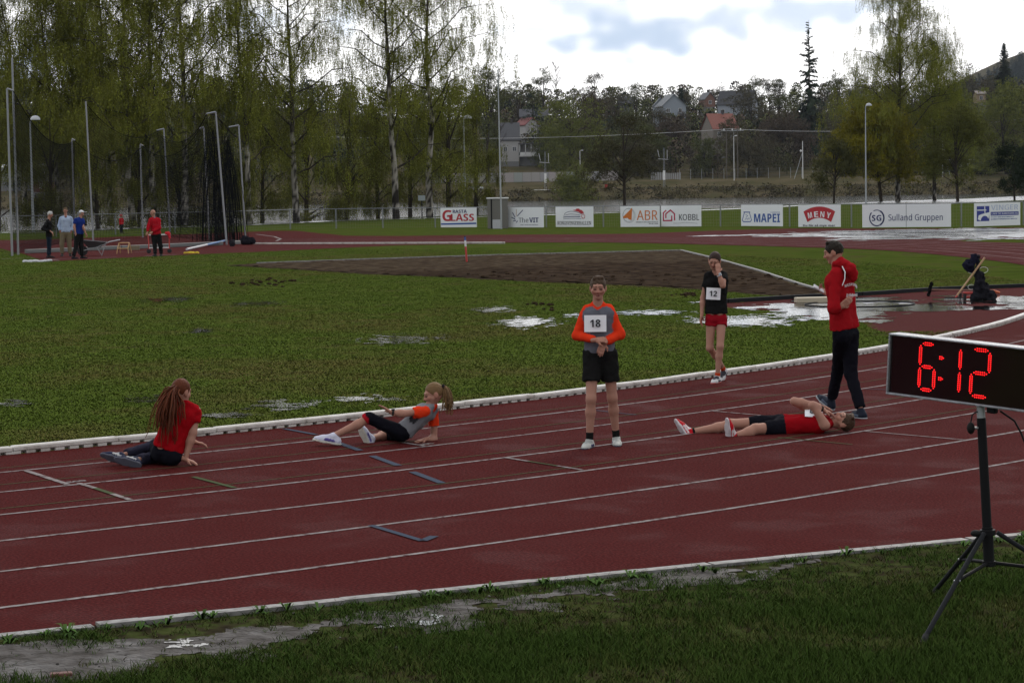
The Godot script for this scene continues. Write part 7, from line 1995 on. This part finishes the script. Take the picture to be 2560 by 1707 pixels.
		mb = MB.new(); mb.box(Vector3(0, 0.85, 0), Vector3(q[1] * 0.96, 0.3, 2.2)); part("underframe", mb.mesh(M.black), wg)
		for s in [-0.4, -0.3, 0.3, 0.4]:
			mb = MB.new(); mb.lathe(Vector3(q[1] * s, 0.45, 1.0), [[0.0, 0.0], [0.45, 0.0], [0.45, 0.14], [0.0, 0.14]], 14, Color.WHITE, Basis(Vector3.RIGHT, PI / 2)); part("wheel", mb.mesh(M.black), wg)
	# parked car, red drum and boards on the far shore
	var cg := ground_at(Vector3(-9.07, 0.77, -606).x, -606.0)
	var car := thing("parked_car", "silver car parked on the road across the river", "car", cg + Vector3(0, 0.04, 0))
	var cb := Bones.new()
	cb.cap(Vector3(-1.7, 0.62, 0.35), Vector3(1.7, 0.62, 0.35), 0.36, 0.34); cb.cap(Vector3(-1.7, 0.62, -0.35), Vector3(1.7, 0.62, -0.35), 0.36, 0.34)
	var cmb := MB.new(); nets(cb, 0.09, 0.12, [Color(0.40, 0.41, 0.42)], cmb); part("body", cmb.mesh(M.shoe), car)
	cb = Bones.new(); cb.cap(Vector3(-1.0, 1.0, 0.25), Vector3(0.7, 1.0, 0.25), 0.38, 0.36); cb.cap(Vector3(-1.0, 1.0, -0.25), Vector3(0.7, 1.0, -0.25), 0.38, 0.36)
	cmb = MB.new(); nets(cb, 0.09, 0.1, [Color(0.10, 0.11, 0.12)], cmb); part("cabin", cmb.mesh(M.shoe), car)
	for s in [[-1.3, 0.6], [1.3, 0.6], [-1.3, -0.8], [1.3, -0.8]]:
		mb = MB.new(); mb.lathe(Vector3(s[0], 0.32, s[1]), [[0.0, 0.0], [0.32, 0.0], [0.32, 0.2], [0.0, 0.2]], 14, Color.WHITE, Basis(Vector3.RIGHT, PI / 2)); part("wheel", mb.mesh(M.rubber), car)
	mb = MB.new(); mb.lathe(Vector3.ZERO, [[0.42, 0.0], [0.45, 0.1], [0.42, 0.4], [0.45, 0.5], [0.42, 0.9], [0.45, 1.15], [0.0, 1.16]], 16)
	solo("red_drum", mb.mesh(M.red_paint), "red drum standing on the far shore below the pale wall", "drum", ground_at(Vector3(26.66, 1.92, -618).x, -618))
	for q in [[Vector3(8.64, 1.57, -598), 0.5], [Vector3(10.87, 1.22, -598), 0.6]]:
		mb = MB.new(); mb.bbox(Vector3(0, 0.1, 0), Vector3(0.4, 0.12, 9.0), 0.03)
		solo("timber_ramp", mb.mesh(M.white_paint), "pale boards lying on the far river bank below the lattice mast", "board", ground_at(q[0].x, -600.0) + Vector3(0, 0.1, 0), -0.45, "boards on the far bank")

# ---------------------------------------------------------------- trees
var spray := []
var clump := []
var needle: Mesh
var tints := {}
func leaf_mat(tint: Color) -> StandardMaterial3D:
	var key := tint.to_html()
	if not tints.has(key):
		var m: StandardMaterial3D = M.leaf.duplicate()
		m.albedo_color = tint.linear_to_srgb()
		tints[key] = m
	return tints[key]
# all the leaves of one crown joined into one part
func crown(parent: Node3D, meshes: Array, xf: Array, tint: Color) -> void:
	var st := SurfaceTool.new()
	for q in xf.size():
		for t in xf[q]: st.append_from(meshes[q], 0, t)
	var o := part("crown", st.commit(), parent)
	o.mesh.surface_set_material(0, leaf_mat(tint))
	o.set_meta("kind", "stuff")
func make_sprays() -> void:
	for v in 3:
		var r := RandomNumberGenerator.new(); r.seed = 500 + v
		var mb := MB.new()
		for s in 4:
			var a := r.randf() * TAU
			var o := Vector3(cos(a), 0, sin(a)) * r.randf() * 0.22
			var len := r.randf_range(0.6, 1.25)
			var sway := Vector3(r.randfn(), 0, r.randfn()) * 0.10
			for i in 14:
				var t := (i + r.randf()) / 14.0
				var p := o + sway * t * t + Vector3(r.randfn() * 0.035, -len * t, r.randfn() * 0.035)
				var u := Vector3(r.randfn(), r.randfn() - 0.6, r.randfn()).normalized() * r.randf_range(0.030, 0.054)
				var w := u.cross(Vector3(r.randfn(), r.randfn(), r.randfn())).normalized() * u.length() * 0.75
				var g := r.randf_range(0.7, 1.3)
				var n := u.cross(w).normalized()
				mb.tri(p - u - w * 0.7, p + w, p + u - w * 0.7, n, Color(g, g, g))
			mb.tri(o + Vector3(0.008, 0, 0), o - Vector3(0.008, 0, 0), o + sway + Vector3(0, -len, 0), Vector3.BACK, Color(0.5, 0.4, 0.6))
		spray.append(mb.mesh(M.leaf))
	for v in 3:
		var r := RandomNumberGenerator.new(); r.seed = 600 + v
		var mb := MB.new()
		for i in 26:
			var p := Vector3(r.randfn(), r.randfn() * 0.8, r.randfn()) * 0.42
			var u := Vector3(r.randfn(), r.randfn(), r.randfn()).normalized() * r.randf_range(0.10, 0.22)
			var w := u.cross(Vector3(r.randfn(), r.randfn(), r.randfn())).normalized() * u.length() * 0.7
			var g := r.randf_range(0.6, 1.4)
			mb.tri(p - u - w * 0.7, p + w, p + u - w * 0.7, p.normalized(), Color(g, g, g))
		clump.append(mb.mesh(M.leaf))
	var nb := MB.new()
	var r2 := RandomNumberGenerator.new(); r2.seed = 77
	for i in 80:
		var x := r2.randf()
		var p := Vector3(x, -0.12 * x * x + r2.randfn() * 0.03, r2.randfn() * 0.10 * (1.1 - x * 0.7))
		var u := Vector3(0.10, r2.randf_range(-0.30, 0.02), r2.randfn() * 0.08)
		var w := Vector3(r2.randfn() * 0.05, 0.03, r2.randfn() * 0.08)
		nb.tri(p, p + u * 0.6 + w, p + u, Vector3.UP); nb.tri(p, p + u, p + u * 0.6 - w, Vector3.UP)
	needle = nb.mesh(M.leaf)

func bark_trunk(pts: Array, rad: Array, sides: int, sd: int, white_to: float) -> MB:
	var c := Curve3D.new()
	for p in pts: c.add_point(p)
	var L := c.get_baked_length()
	var n := int(L / 0.32)
	var line := []; var rr := []
	for i in n + 1:
		var t := float(i) / n
		line.append(c.sample_baked(L * t))
		var f := t * (rad.size() - 1)
		var k := mini(int(f), rad.size() - 2)
		rr.append(lerpf(rad[k], rad[k + 1], f - k))
	var mb := MB.new()
	mb.tube(line, rr, sides, Color.WHITE, false)
	var ns := FastNoiseLite.new(); ns.seed = sd; ns.frequency = 1.0; ns.fractal_octaves = 2
	for i in mb.v.size():
		var p := mb.v[i]
		var h := p.y / L
		var v := ns.get_noise_3d(p.x * 2.2, p.y * 1.6, p.z * 2.2) + ns.get_noise_3d(p.x * 5.0, p.y * 7.0, p.z * 5.0) * 0.8
		var w := Color(0.36, 0.33, 0.29)
		var dk := Color(0.035, 0.030, 0.026)
		var mid := Color(0.085, 0.072, 0.058)
		var col := w if v > -0.08 else dk
		if h > white_to + 0.08 * ns.get_noise_1d(p.y * 3.0): col = mid if v > -0.12 else dk
		if h < 0.03 and v < 0.3: col = dk
		mb.c[i] = col
	return mb

func birch(at: Vector3, h: float, top: Vector3, seed_: int, label: String, tint: Color, low := 0.2, spread := 1.0, dens := 1.0, group := "birches along the river", white_to := 0.45) -> void:
	var r := RandomNumberGenerator.new(); r.seed = seed_
	var o := thing("birch_tree", label, "tree", at, 0.0, group)
	var pts := [Vector3.ZERO]
	for i in range(1, 7):
		var t := i / 6.0
		pts.append(Vector3(top.x * t + r.randfn() * 0.12, h * t, top.z * t + r.randfn() * 0.12))
	var r0 := 0.0095 * h + 0.02
	part("trunk", bark_trunk(pts, [r0 * 1.25, r0 * 0.95, r0 * 0.8, r0 * 0.6, r0 * 0.42, r0 * 0.22, 0.02], 9, seed_, white_to).mesh(M.bark), o)
	var limbs := MB.new()
	var xf := [[], [], []]
	var n := int(34 * dens)
	for i in n:
		var t := lerpf(low, 0.985, pow((i + r.randf()) / n, 0.85))
		var f := t * 6.0
		var k := mini(int(f), 5)
		var s: Vector3 = (pts[k] as Vector3).lerp(pts[k + 1], f - k)
		var az := i * 2.399 + r.randfn() * 0.4
		var L := (1.3 + (1.0 - t) * h * 0.27 + r.randf() * 1.2) * spread * smoothstep(low - 0.12, low + 0.15, t)
		var d := Vector3(cos(az), 0, sin(az))
		var rise := r.randf_range(0.5, 1.1)
		var m := s + d * L * 0.5 + Vector3(0, L * 0.5 * rise, 0)
		var e := s + d * L + Vector3(0, L * (0.55 * rise - 0.05), 0)
		limbs.tube([s, s.lerp(m, 0.5) + Vector3(0, -0.05 * L, 0), m, m.lerp(e, 0.6) + Vector3(0, 0.05 * L, 0), e], [r0 * 0.34 * (1.1 - t) + 0.02, r0 * 0.26 * (1.1 - t) + 0.016, 0.018 + r0 * 0.12, 0.014, 0.007], 5, Color(0.05, 0.042, 0.036), false)
		for w in int((12.0 + L * 8.5) * dens):
			var u := pow(r.randf(), 0.75)
			var p := s.lerp(m, u * 2.0) if u < 0.5 else m.lerp(e, u * 2.0 - 1.0)
			p += Vector3(r.randfn(), r.randfn() * 0.5, r.randfn()) * (0.16 + 0.34 * u) * (0.5 + L * 0.22)
			p.y -= absf(r.randfn()) * 0.55 * u * (1.0 + 2.0 * (1.0 - t))
			if p.y < 1.6: continue
			var sc := r.randf_range(0.7, 1.5)
			var q := w % 3
			xf[q].append(Transform3D(Basis(Vector3.UP, r.randf() * TAU).scaled(Vector3(sc, sc * r.randf_range(0.8, 1.4), sc)).rotated(Vector3(r.randfn(), 0, r.randfn()).normalized(), r.randf() * 0.3), p))
	part("limbs", limbs.mesh(M.bark), o)
	crown(o, spray, xf, tint)

# broad tree made of leafy boughs; near ones of hanging sprays, far ones of leaf clumps
func broad_tree(at: Vector3, h: float, w: float, col: Color, seed_: int, label: String, near := false, dens := 1.0, group := "trees on the far slope", crown_from := 0.22, hanging := true) -> void:
	var r := RandomNumberGenerator.new(); r.seed = seed_
	var o := thing("broadleaf_tree", label, "tree", at, 0.0, group)
	var tr := MB.new()
	var lean := Vector3(r.randfn(), 0, r.randfn()) * 0.03 * h
	var r0 := 0.012 * h + 0.03
	tr.tube([Vector3(0, -0.5, 0), Vector3(0, h * 0.3, 0) + lean * 0.5, Vector3(0, h * 0.62, 0) + lean, Vector3(0, h * 0.9, 0) + lean], [r0 * 1.2, r0, r0 * 0.6, 0.02], 7, Color(0.045, 0.038, 0.03), false)
	part("trunk", tr.mesh(M.bark), o)
	var lm := MB.new()
	var xf := [[], [], []]
	var boughs := int((16 if near else 14) * sqrt(dens) + w * 0.5)
	var each := int((34.0 if near else 20.0) * dens * (0.6 + w * 0.06))
	for i in boughs:
		var t := r.randf()
		var y := h * lerpf(crown_from, 0.93, t)
		var reach := w * 0.5 * sqrt(maxf(0.05, 1.0 - pow(absf(t - 0.38) / 0.66, 2.2)))
		var az := i * 2.399 + r.randfn() * 0.3
		var c := Vector3(cos(az), 0, sin(az)) * reach * sqrt(r.randf_range(0.15, 0.8)) + Vector3(0, y, 0) + lean
		var br := w * (r.randf_range(0.13, 0.24) if near else r.randf_range(0.17, 0.30))
		lm.tube([Vector3(0, y * 0.62, 0) + lean * 0.6, (Vector3(0, y * 0.8, 0) + c) * 0.5, c], [r0 * 0.4, r0 * 0.22, 0.02], 4, Color(0.04, 0.034, 0.028), false)
		for k in each:
			var d := Vector3(r.randfn(), r.randfn(), r.randfn()).normalized() * pow(r.randf(), 0.55) * (1.0 + 0.35 * absf(r.randfn()))
			var p := c + d * Vector3(br, br * 0.75, br)
			if p.y < 0.4: continue
			var s := r.randf_range(0.7, 1.3) * ((1.0 if hanging else 0.42) if near else 0.55 + w * 0.04)
			var q := k % 3
			xf[q].append(Transform3D(Basis(Vector3.UP, r.randf() * TAU).scaled(Vector3(s, s, s)), p))
	part("limbs", lm.mesh(M.bark), o)
	crown(o, spray if near and hanging else clump, xf, col)

func spruce(at: Vector3, h: float, w: float, col: Color, seed_: int, label: String, gap := 1.0) -> void:
	var r := RandomNumberGenerator.new(); r.seed = seed_
	var o := thing("spruce_tree", label, "tree", at, 0.0, "conifers on the far slope")
	var tr := MB.new()
	tr.tube([Vector3(0, -1, 0), Vector3(0, h * 0.5, 0), Vector3(0, h, 0)], [0.011 * h, 0.007 * h, 0.03], 7, Color(0.04, 0.032, 0.026), false)
	part("trunk", tr.mesh(M.bark), o)
	var xf := []
	var n := int(26 / gap)
	for i in n:
		var t := lerpf(0.12, 0.985, (i + r.randf() * 0.6) / n)
		var reach := (w * 0.5) * pow(1.0 - t, 0.72) * r.randf_range(0.75, 1.12) + 0.25
		for k in int(lerpf(9, 5, t) / gap) + 2:
			var az := r.randf() * TAU
			var bs := Basis(Vector3.UP, az) * Basis(Vector3.BACK, lerpf(-0.40, 0.5, t) + r.randfn() * 0.22)
			var L := reach * r.randf_range(0.45, 1.12)
			xf.append(Transform3D(bs.scaled_local(Vector3(L, maxf(L * 0.9, 1.3), maxf(L * 0.7, 1.0))), Vector3(0, h * clampf(t + r.randfn() * 0.018, 0.05, 0.99), 0)))
	crown(o, [needle], [xf], col)

func bare_tree(at: Vector3, h: float, w: float, seed_: int, label: String) -> void:
	var r := RandomNumberGenerator.new(); r.seed = seed_
	var o := thing("bare_tree", label, "tree", at, 0.0, "bare trees on the far slope")
	var tr := MB.new()
	tr.tube([Vector3(0, -1, 0), Vector3(0, h * 0.45, 0), Vector3(0, h * 0.95, 0)], [0.28, 0.2, 0.04], 6, Color(0.06, 0.052, 0.046), false)
	part("trunk", tr.mesh(M.bark), o)
	var lm := MB.new()
	for i in 26:
		var t := r.randf_range(0.3, 0.9)
		var az := i * 2.399
		var d := Vector3(cos(az), r.randf_range(0.9, 1.8), sin(az)).normalized()
		var L := w * 0.62 * (1.1 - t * 0.7)
		var s := Vector3(0, h * t, 0)
		var e := s + d * L
		lm.tube([s, s.lerp(e, 0.5), e], [0.09, 0.06, 0.02], 4, Color(0.06, 0.05, 0.046), false)
		for k in 9:
			var s2 := s.lerp(e, r.randf_range(0.25, 1.0))
			var d2 := (d + Vector3(r.randfn(), r.randfn() * 0.5 + 0.4, r.randfn()) * 0.7).normalized()
			lm.tube([s2, s2 + d2 * L * 0.25, s2 + d2 * L * 0.45], [0.035, 0.025, 0.012], 3, Color(0.06, 0.048, 0.046), false)
	part("limbs", lm.mesh(M.bark), o)

func make_trees() -> void:
	make_sprays()
	var olive := Color(0.205, 0.222, 0.036)
	# row of birches between the fence and the river, left to right
	var rows := [[Vector3(-36.5, 0, -168.848), 20.0, -1.5, 0.95, "slim birch at the left end of the row leaning left"], [Vector3(-32.916, 0, -164.033), 19.0, -1.0, 0.9, "thin birch behind the men by the cage"], [Vector3(-31.658, 0, -166.188), 20.5, -1.0, 1.0, "dark barked birch behind the second tall cage post"], [Vector3(-31.438, 0, -171.132), 18.0, -0.9, 0.85, "slender pale birch between two dark trunks"], [Vector3(-29.259, 0, -164.032), 21.0, -0.5, 1.0, "white trunked birch behind the step stool"], [Vector3(-26.978, 0, -160.376), 21.0, -0.6, 1.05, "dark double trunked birch left of the bald man"], [Vector3(-25.274, 0, -160.451), 22.0, -0.4, 1.0, "white birch rising behind the bald man"], [Vector3(-23.578, 0, -162.176), 22.5, 0.3, 1.1, "stout white birch beside the gathered net"], [Vector3(-19.177, 0, -164.881), 21.0, -0.5, 1.05, "birch just right of the last cage post"], [Vector3(-16.113, 0, -169.161), 22.0, -0.4, 1.15, "dark trunked birch standing behind the fence corner"], [Vector3(-9.163, 0, -180.277), 24.0, -0.7, 1.15, "tall open birch with a leaning white trunk"], [Vector3(-6.605, 0, -184.274), 24.0, 0.3, 1.2, "tall white birch at the right end of the row"]]
	for i in rows.size():
		var q: Array = rows[i]
		var tint := olive * (0.9 + 0.03 * (i % 4))
		birch(q[0], q[1], Vector3(q[2], 0, 0), 1000 + i * 13, q[4], tint, 0.20 if i < 9 else 0.13, q[3], 0.85 if i < 10 else 0.8, "birches along the river", 0.42 if i in [4, 6, 7, 10, 11] else 0.28)
	birch(Vector3(44.595, 0, -257.512), 25.5, Vector3(0.4, 0, 0), 2001, "large weeping birch behind the yellow green tree", olive * 1.0, 0.16, 1.25, 1.15, "birches by the right hand path", 0.1)
	birch(Vector3(49.306, 0, -260.079), 18.5, Vector3(0.2, 0, 0), 2002, "smaller bright birch beside the large weeping one", Color(0.21, 0.24, 0.036), 0.16, 1.1, 1.0, "birches by the right hand path", 0.1)
	# trees of the near bank
	for q in [[Vector3(42.44, 0, -255.866), 11.6, 9.0, Color(0.24, 0.215, 0.020), 2.2, "yellow green maple behind the street lamp"], [Vector3(36.238, 0, -250.833), 7.0, 5.0, Color(0.09, 0.09, 0.03), 0.7, "small airy tree left of the yellow green maple"], [Vector3(49.27, 0, -246.449), 10.5, 7.0, Color(0.10, 0.105, 0.024), 0.9, "slim dark stemmed tree right of the birches"], [Vector3(11.848, 0, -231.316), 9.5, 7.5, Color(0.07, 0.065, 0.03), 0.6, "sparse dark alder above the board with the orange arrow"]]:
		broad_tree(q[0], q[1], q[2], q[3], 3000 + int(q[1] * 10), q[5], true, q[4] * 1.6, "trees of the near bank", 0.20, false)
	var nb := [[0, 200, 110, 152.3], [130, 225, 120, 154.0], [250, 250, 110, 157.8], [350, 280, 100, 161.0], [450, 300, 110, 164.2], [560, 270, 120, 167.7], [660, 235, 130, 171.8], [770, 205, 140, 177.1], [870, 240, 120, 181.8], [950, 215, 120, 185.6], [1030, 205, 130, 188.8], [1125, 175, 150, 191.3], [1195, 225, 90, 193.1]]
	for i in nb.size():
		var D: float = nb[i][3] + 3.0 * sin(i * 2.1)
		var x: float = (nb[i][0] - 1280.0) / 5600.0 * D
		broad_tree(ground_at(x, -D), (555.0 - nb[i][1]) / 5600.0 * D, nb[i][2] / 5600.0 * D * 1.3, Color(0.160, 0.170, 0.034) * (0.8 + 0.1 * (i % 4)), 3300 + i, "tall leafy tree in the thicket behind the row of birches", true, 0.85, "thicket behind the birches", 0.08)
	# dark young pines at the right edge
	for q in [[Vector3(55.24, 0, -245.254), 6.6, 4.0, "dark young pine beside the path"], [Vector3(54.483, 0, -234.111), 7.2, 4.5, "dark bushy pine at the end of the path"]]:
		broad_tree(q[0], q[1], q[2], Color(0.024, 0.036, 0.018), 3600 + int(q[1] * 10), q[3], true, 1.1, "dark pines by the path", 0.15, false)
	# single trees of the far slope: direction, top, width, distance, kind, colour
	var c := [Color(0.098, 0.108, 0.036), Color(0.15, 0.165, 0.034), Color(0.092, 0.082, 0.048), Color(0.028, 0.042, 0.023), Color(0.092, 0.070, 0.050)]
	var names := ["olive", "bright yellow green", "grey brown", "dark green", "reddish brown"]
	var spots := [[1225, 150, 95, 640, 0, 0], [1258, 150, 60, 655, 2, 0], [1315, 200, 75, 800, 0, 2], [1345, 226, 48, 760, 0, 3], [1368, 170, 50, 820, 0, 0], [1400, 143, 58, 780, 2, 0], [1430, 232, 135, 660, 0, 1], [1470, 212, 60, 860, 0, 2], [1495, 168, 62, 800, 0, 2], [1503, 228, 95, 690, 0, 4], [1553, 228, 70, 860, 0, 2], [1592, 203, 62, 800, 0, 0], [1618, 318, 105, 680, 0, 0], [1600, 330, 70, 668, 0, 2], [1692, 300, 80, 700, 0, 4], [1712, 220, 30, 860, 1, 3], [1740, 232, 70, 860, 0, 2], [1803, 222, 70, 910, 0, 2], [1885, 232, 120, 790, 0, 2], [1890, 188, 52, 860, 0, 0], [1930, 200, 80, 820, 0, 2], [1955, 183, 44, 800, 0, 0], [1878, 335, 130, 662, 0, 2], [1965, 300, 120, 690, 0, 4], [2030, 53, 96, 700, 1, 3], [2030, 235, 150, 725, 0, 2], [2095, 183, 85, 750, 0, 0], [2145, 150, 62, 800, 2, 0], [2440, 190, 160, 900, 0, 2], [2515, 108, 62, 850, 1, 3], [2520, 212, 175, 645, 0, 1], [2480, 300, 125, 680, 0, 4], [2400, 260, 120, 700, 0, 0], [2300, 210, 130, 780, 0, 2], [2200, 200, 130, 790, 0, 2], [1440, 424, 98, 580, 0, 1], [1770, 345, 60, 664, 0, 0], [1540, 330, 90, 675, 0, 0], [1385, 330, 80, 690, 0, 0], [1250, 290, 70, 720, 0, 0], [1662, 272, 60, 780, 0, 2], [1702, 268, 55, 785, 0, 4], [1830, 300, 70, 700, 0, 2]]
	for i in spots.size():
		var q: Array = spots[i]
		var D: float = q[3]
		var x: float = (q[0] - 1280.0) / 5600.0 * D
		var yt: float = 2.45 + (465.0 - 0.016 * (q[0] - 1280.0) - q[1]) / 5600.0 * D
		var g := ground_at(x, -D)
		var wd: float = q[2] / 5600.0 * D
		if q[4] == 0: broad_tree(g, maxf(yt - g.y, 3.0), wd * 1.15, c[q[5]], 4000 + i, FAR_LABELS[i], false, 1.15 if q[5] != 2 else 0.85, "trees on the far slope", 0.06)
		elif q[4] == 1: spruce(g, maxf(yt - g.y, 3.0), wd * 1.1, c[3], 4000 + i, FAR_LABELS[i], 1.15 if i == 24 else 0.6)
		else: bare_tree(g, maxf(yt - g.y, 3.0), wd, 4000 + i, FAR_LABELS[i])
	# the rest of the wood on the slope, one mass
	var tm := []
	for v in 3:
		var r := RandomNumberGenerator.new(); r.seed = 700 + v
		var mb := MB.new()
		mb.tube([Vector3(0, -0.1, 0), Vector3(0, 0.8, 0)], [0.02, 0.008], 4, Color(0.5, 0.45, 0.45), false)
		for k in 400:
			var t := r.randf()
			var rad := 0.30 * sqrt(maxf(0.03, 1.0 - pow(absf(t - 0.35) / 0.68, 2.0)))
			var az := r.randf() * TAU
			var p := Vector3(cos(az) * rad * sqrt(r.randf()), 0.12 + 0.86 * t, sin(az) * rad * sqrt(r.randf()))
			var u := Vector3(r.randfn(), r.randfn(), r.randfn()).normalized() * r.randf_range(0.015, 0.04)
			var w := u.cross(Vector3(r.randfn(), r.randfn(), r.randfn())).normalized() * u.length() * 0.8
			var g := r.randf_range(0.7, 1.3)
			mb.tri(p - u, p + w, p + u, p.normalized(), Color(g, g, g)); mb.tri(p - u, p + u, p - w, p.normalized(), Color(g, g, g))
		tm.append(mb.mesh(M.leaf))
	var xf := [[], [], []]; var cs := [[], [], []]
	for i in 980:
		var D := rng.randf_range(690.0, 1080.0)
		var x := rng.randf_range(-0.30, 0.28) * D
		if x > -35.0 and D < 735.0 and rng.randf() < 0.55: continue
		var g := ground_at(x, -D)
		var h := rng.randf_range(8.0, 15.0)
		var q := i % 3
		xf[q].append(Transform3D(Basis(Vector3.UP, rng.randf() * TAU).scaled(Vector3(h, h, h)), g))
		cs[q].append((c[[0, 2, 0, 3, 4, 0][rng.randi() % 6]] as Color) * rng.randf_range(0.7, 1.15))
	for i in 90:
		var D := rng.randf_range(625.0, 690.0)
		var x := rng.randf_range(-0.27, -0.02) * D
		var h := rng.randf_range(7.0, 13.0)
		var q := i % 3
		xf[q].append(Transform3D(Basis(Vector3.UP, rng.randf() * TAU).scaled(Vector3(h, h, h)), ground_at(x, -D)))
		cs[q].append((c[[0, 2, 3][rng.randi() % 3]] as Color) * rng.randf_range(0.6, 1.0))
	for i in 70:
		var D := rng.randf_range(655.0, 690.0)
		var x := rng.randf_range(0.06, 0.27) * D
		var h := rng.randf_range(6.0, 11.0)
		var q := i % 3
		xf[q].append(Transform3D(Basis(Vector3.UP, rng.randf() * TAU).scaled(Vector3(h, h, h)), ground_at(x, -D)))
		cs[q].append((c[[2, 0, 4, 0][rng.randi() % 4]] as Color) * rng.randf_range(0.6, 1.0))
	for q in 3:
		var w := many("far_wood", tm[q], xf[q], self, cs[q])
		w.name = numbered("far_wood")
		w.set_meta("kind", "stuff"); tag(w, "mixed spring wood covering the slope across the river", "wood", "far wood")
	# conifers on the distant hill
	xf = []; cs = []
	var cone := MB.new()
	var rc := RandomNumberGenerator.new(); rc.seed = 88
	for k in 150:
		var t := rc.randf()
		var az := rc.randf() * TAU
		var rad := 0.24 * (1.0 - t) + 0.015
		var p := Vector3(cos(az) * rad * rc.randf(), 0.05 + 0.95 * t, sin(az) * rad * rc.randf())
		var d := Vector3(cos(az), -0.5, sin(az)) * (0.05 + 0.08 * (1.0 - t))
		var w := Vector3(-sin(az), 0, cos(az)) * 0.045
		cone.tri(p, p + d + w, p + d - w, Vector3(cos(az), 0.6, sin(az)).normalized())
	for i in 5200:
		var x := rng.randf_range(380.0, 900.0)
		var z := -rng.randf_range(1850.0, 2600.0)
		var h := rng.randf_range(13.0, 24.0)
		xf.append(Transform3D(Basis(Vector3.UP, rng.randf() * TAU).scaled(Vector3(h, h, h)), Vector3(x, hill(x, z) - 1.0, z)))
		cs.append(Color(0.022, 0.032, 0.020) * rng.randf_range(0.6, 1.5))
	var hw := many("hill_forest", cone.mesh(M.leaf), xf, self, cs)
	hw.set_meta("kind", "stuff"); tag(hw, "dark conifer forest covering the distant hill", "forest")
	# scrub along the far bank
	xf = []; cs = []
	for i in 1500:
		var x := rng.randf_range(-150.0, 160.0)
		var z := -rng.randf_range(581.0, 600.0)
		var s := rng.randf_range(0.7, 1.7)
		xf.append(Transform3D(Basis(Vector3.UP, rng.randf() * TAU).scaled(Vector3(s * 1.4, s, s)), ground_at(x, z) + Vector3(0, 0.3, 0)))
		cs.append(Color(0.075, 0.058, 0.036).lerp(Color(0.07, 0.075, 0.025), rng.randf() * 0.6) * rng.randf_range(0.6, 1.2))
	var sb := many("bank_scrub", clump[0], xf, self, cs)
	sb.set_meta("kind", "stuff"); tag(sb, "brown scrub along the far river bank", "scrub")

const FAR_LABELS := ["tall olive tree left of the bare tree behind the flag pole", "bare twiggy tree behind the flag pole", "grey brown tree above the long dark roof", "dark pine above the white house", "slim olive birch left of the tall bare tree", "tall bare tree standing against the sky above the bright green tree", "broad yellow green tree right of the white house", "grey brown tree on the ridge behind the reddish tree", "dark weeping birch rising above the ridge", "reddish brown tree below the dark weeping birch", "grey brown tree left of the dark roof on the ridge", "olive tree above the dark roof on the ridge", "olive tree below the pale blue house", "grey brown tree left of the lattice mast", "reddish brown tree in front of the pale blue house", "small pointed spruce right of the pale blue house", "grey brown tree beside the small pointed spruce", "grey brown tree behind the large dark roof", "wide grey brown tree in front of the large dark roofed house", "small olive tree above the large dark roof", "grey brown tree left of the tall spruce", "narrow olive birch on the ridge left of the tall spruce", "grey brown tree beside the orange roofed house", "reddish brown tree below the tall spruce", "very tall thin spruce standing against the sky", "broad grey brown tree round the foot of the tall spruce", "olive tree right of the tall spruce", "bare tree between the tall spruce and the large weeping birch", "broad grey brown tree right of the birches", "broad dark spruce below the distant hill", "broad yellow green tree above the dark wagons", "reddish brown tree behind the dark blue wagon", "olive tree above the dark goods wagon", "grey brown tree behind the smaller bright birch", "grey brown tree behind the large weeping birch", "bright green willow bush at the far water edge", "small olive tree in front of the orange roofed house", "olive tree above the far river road", "olive tree beside the covered veranda", "olive tree behind the white wooden house", "grey brown tree before the left corner of the pale blue house", "reddish tree before the right corner of the pale blue house", "grey brown tree before the right end of the orange roof"]
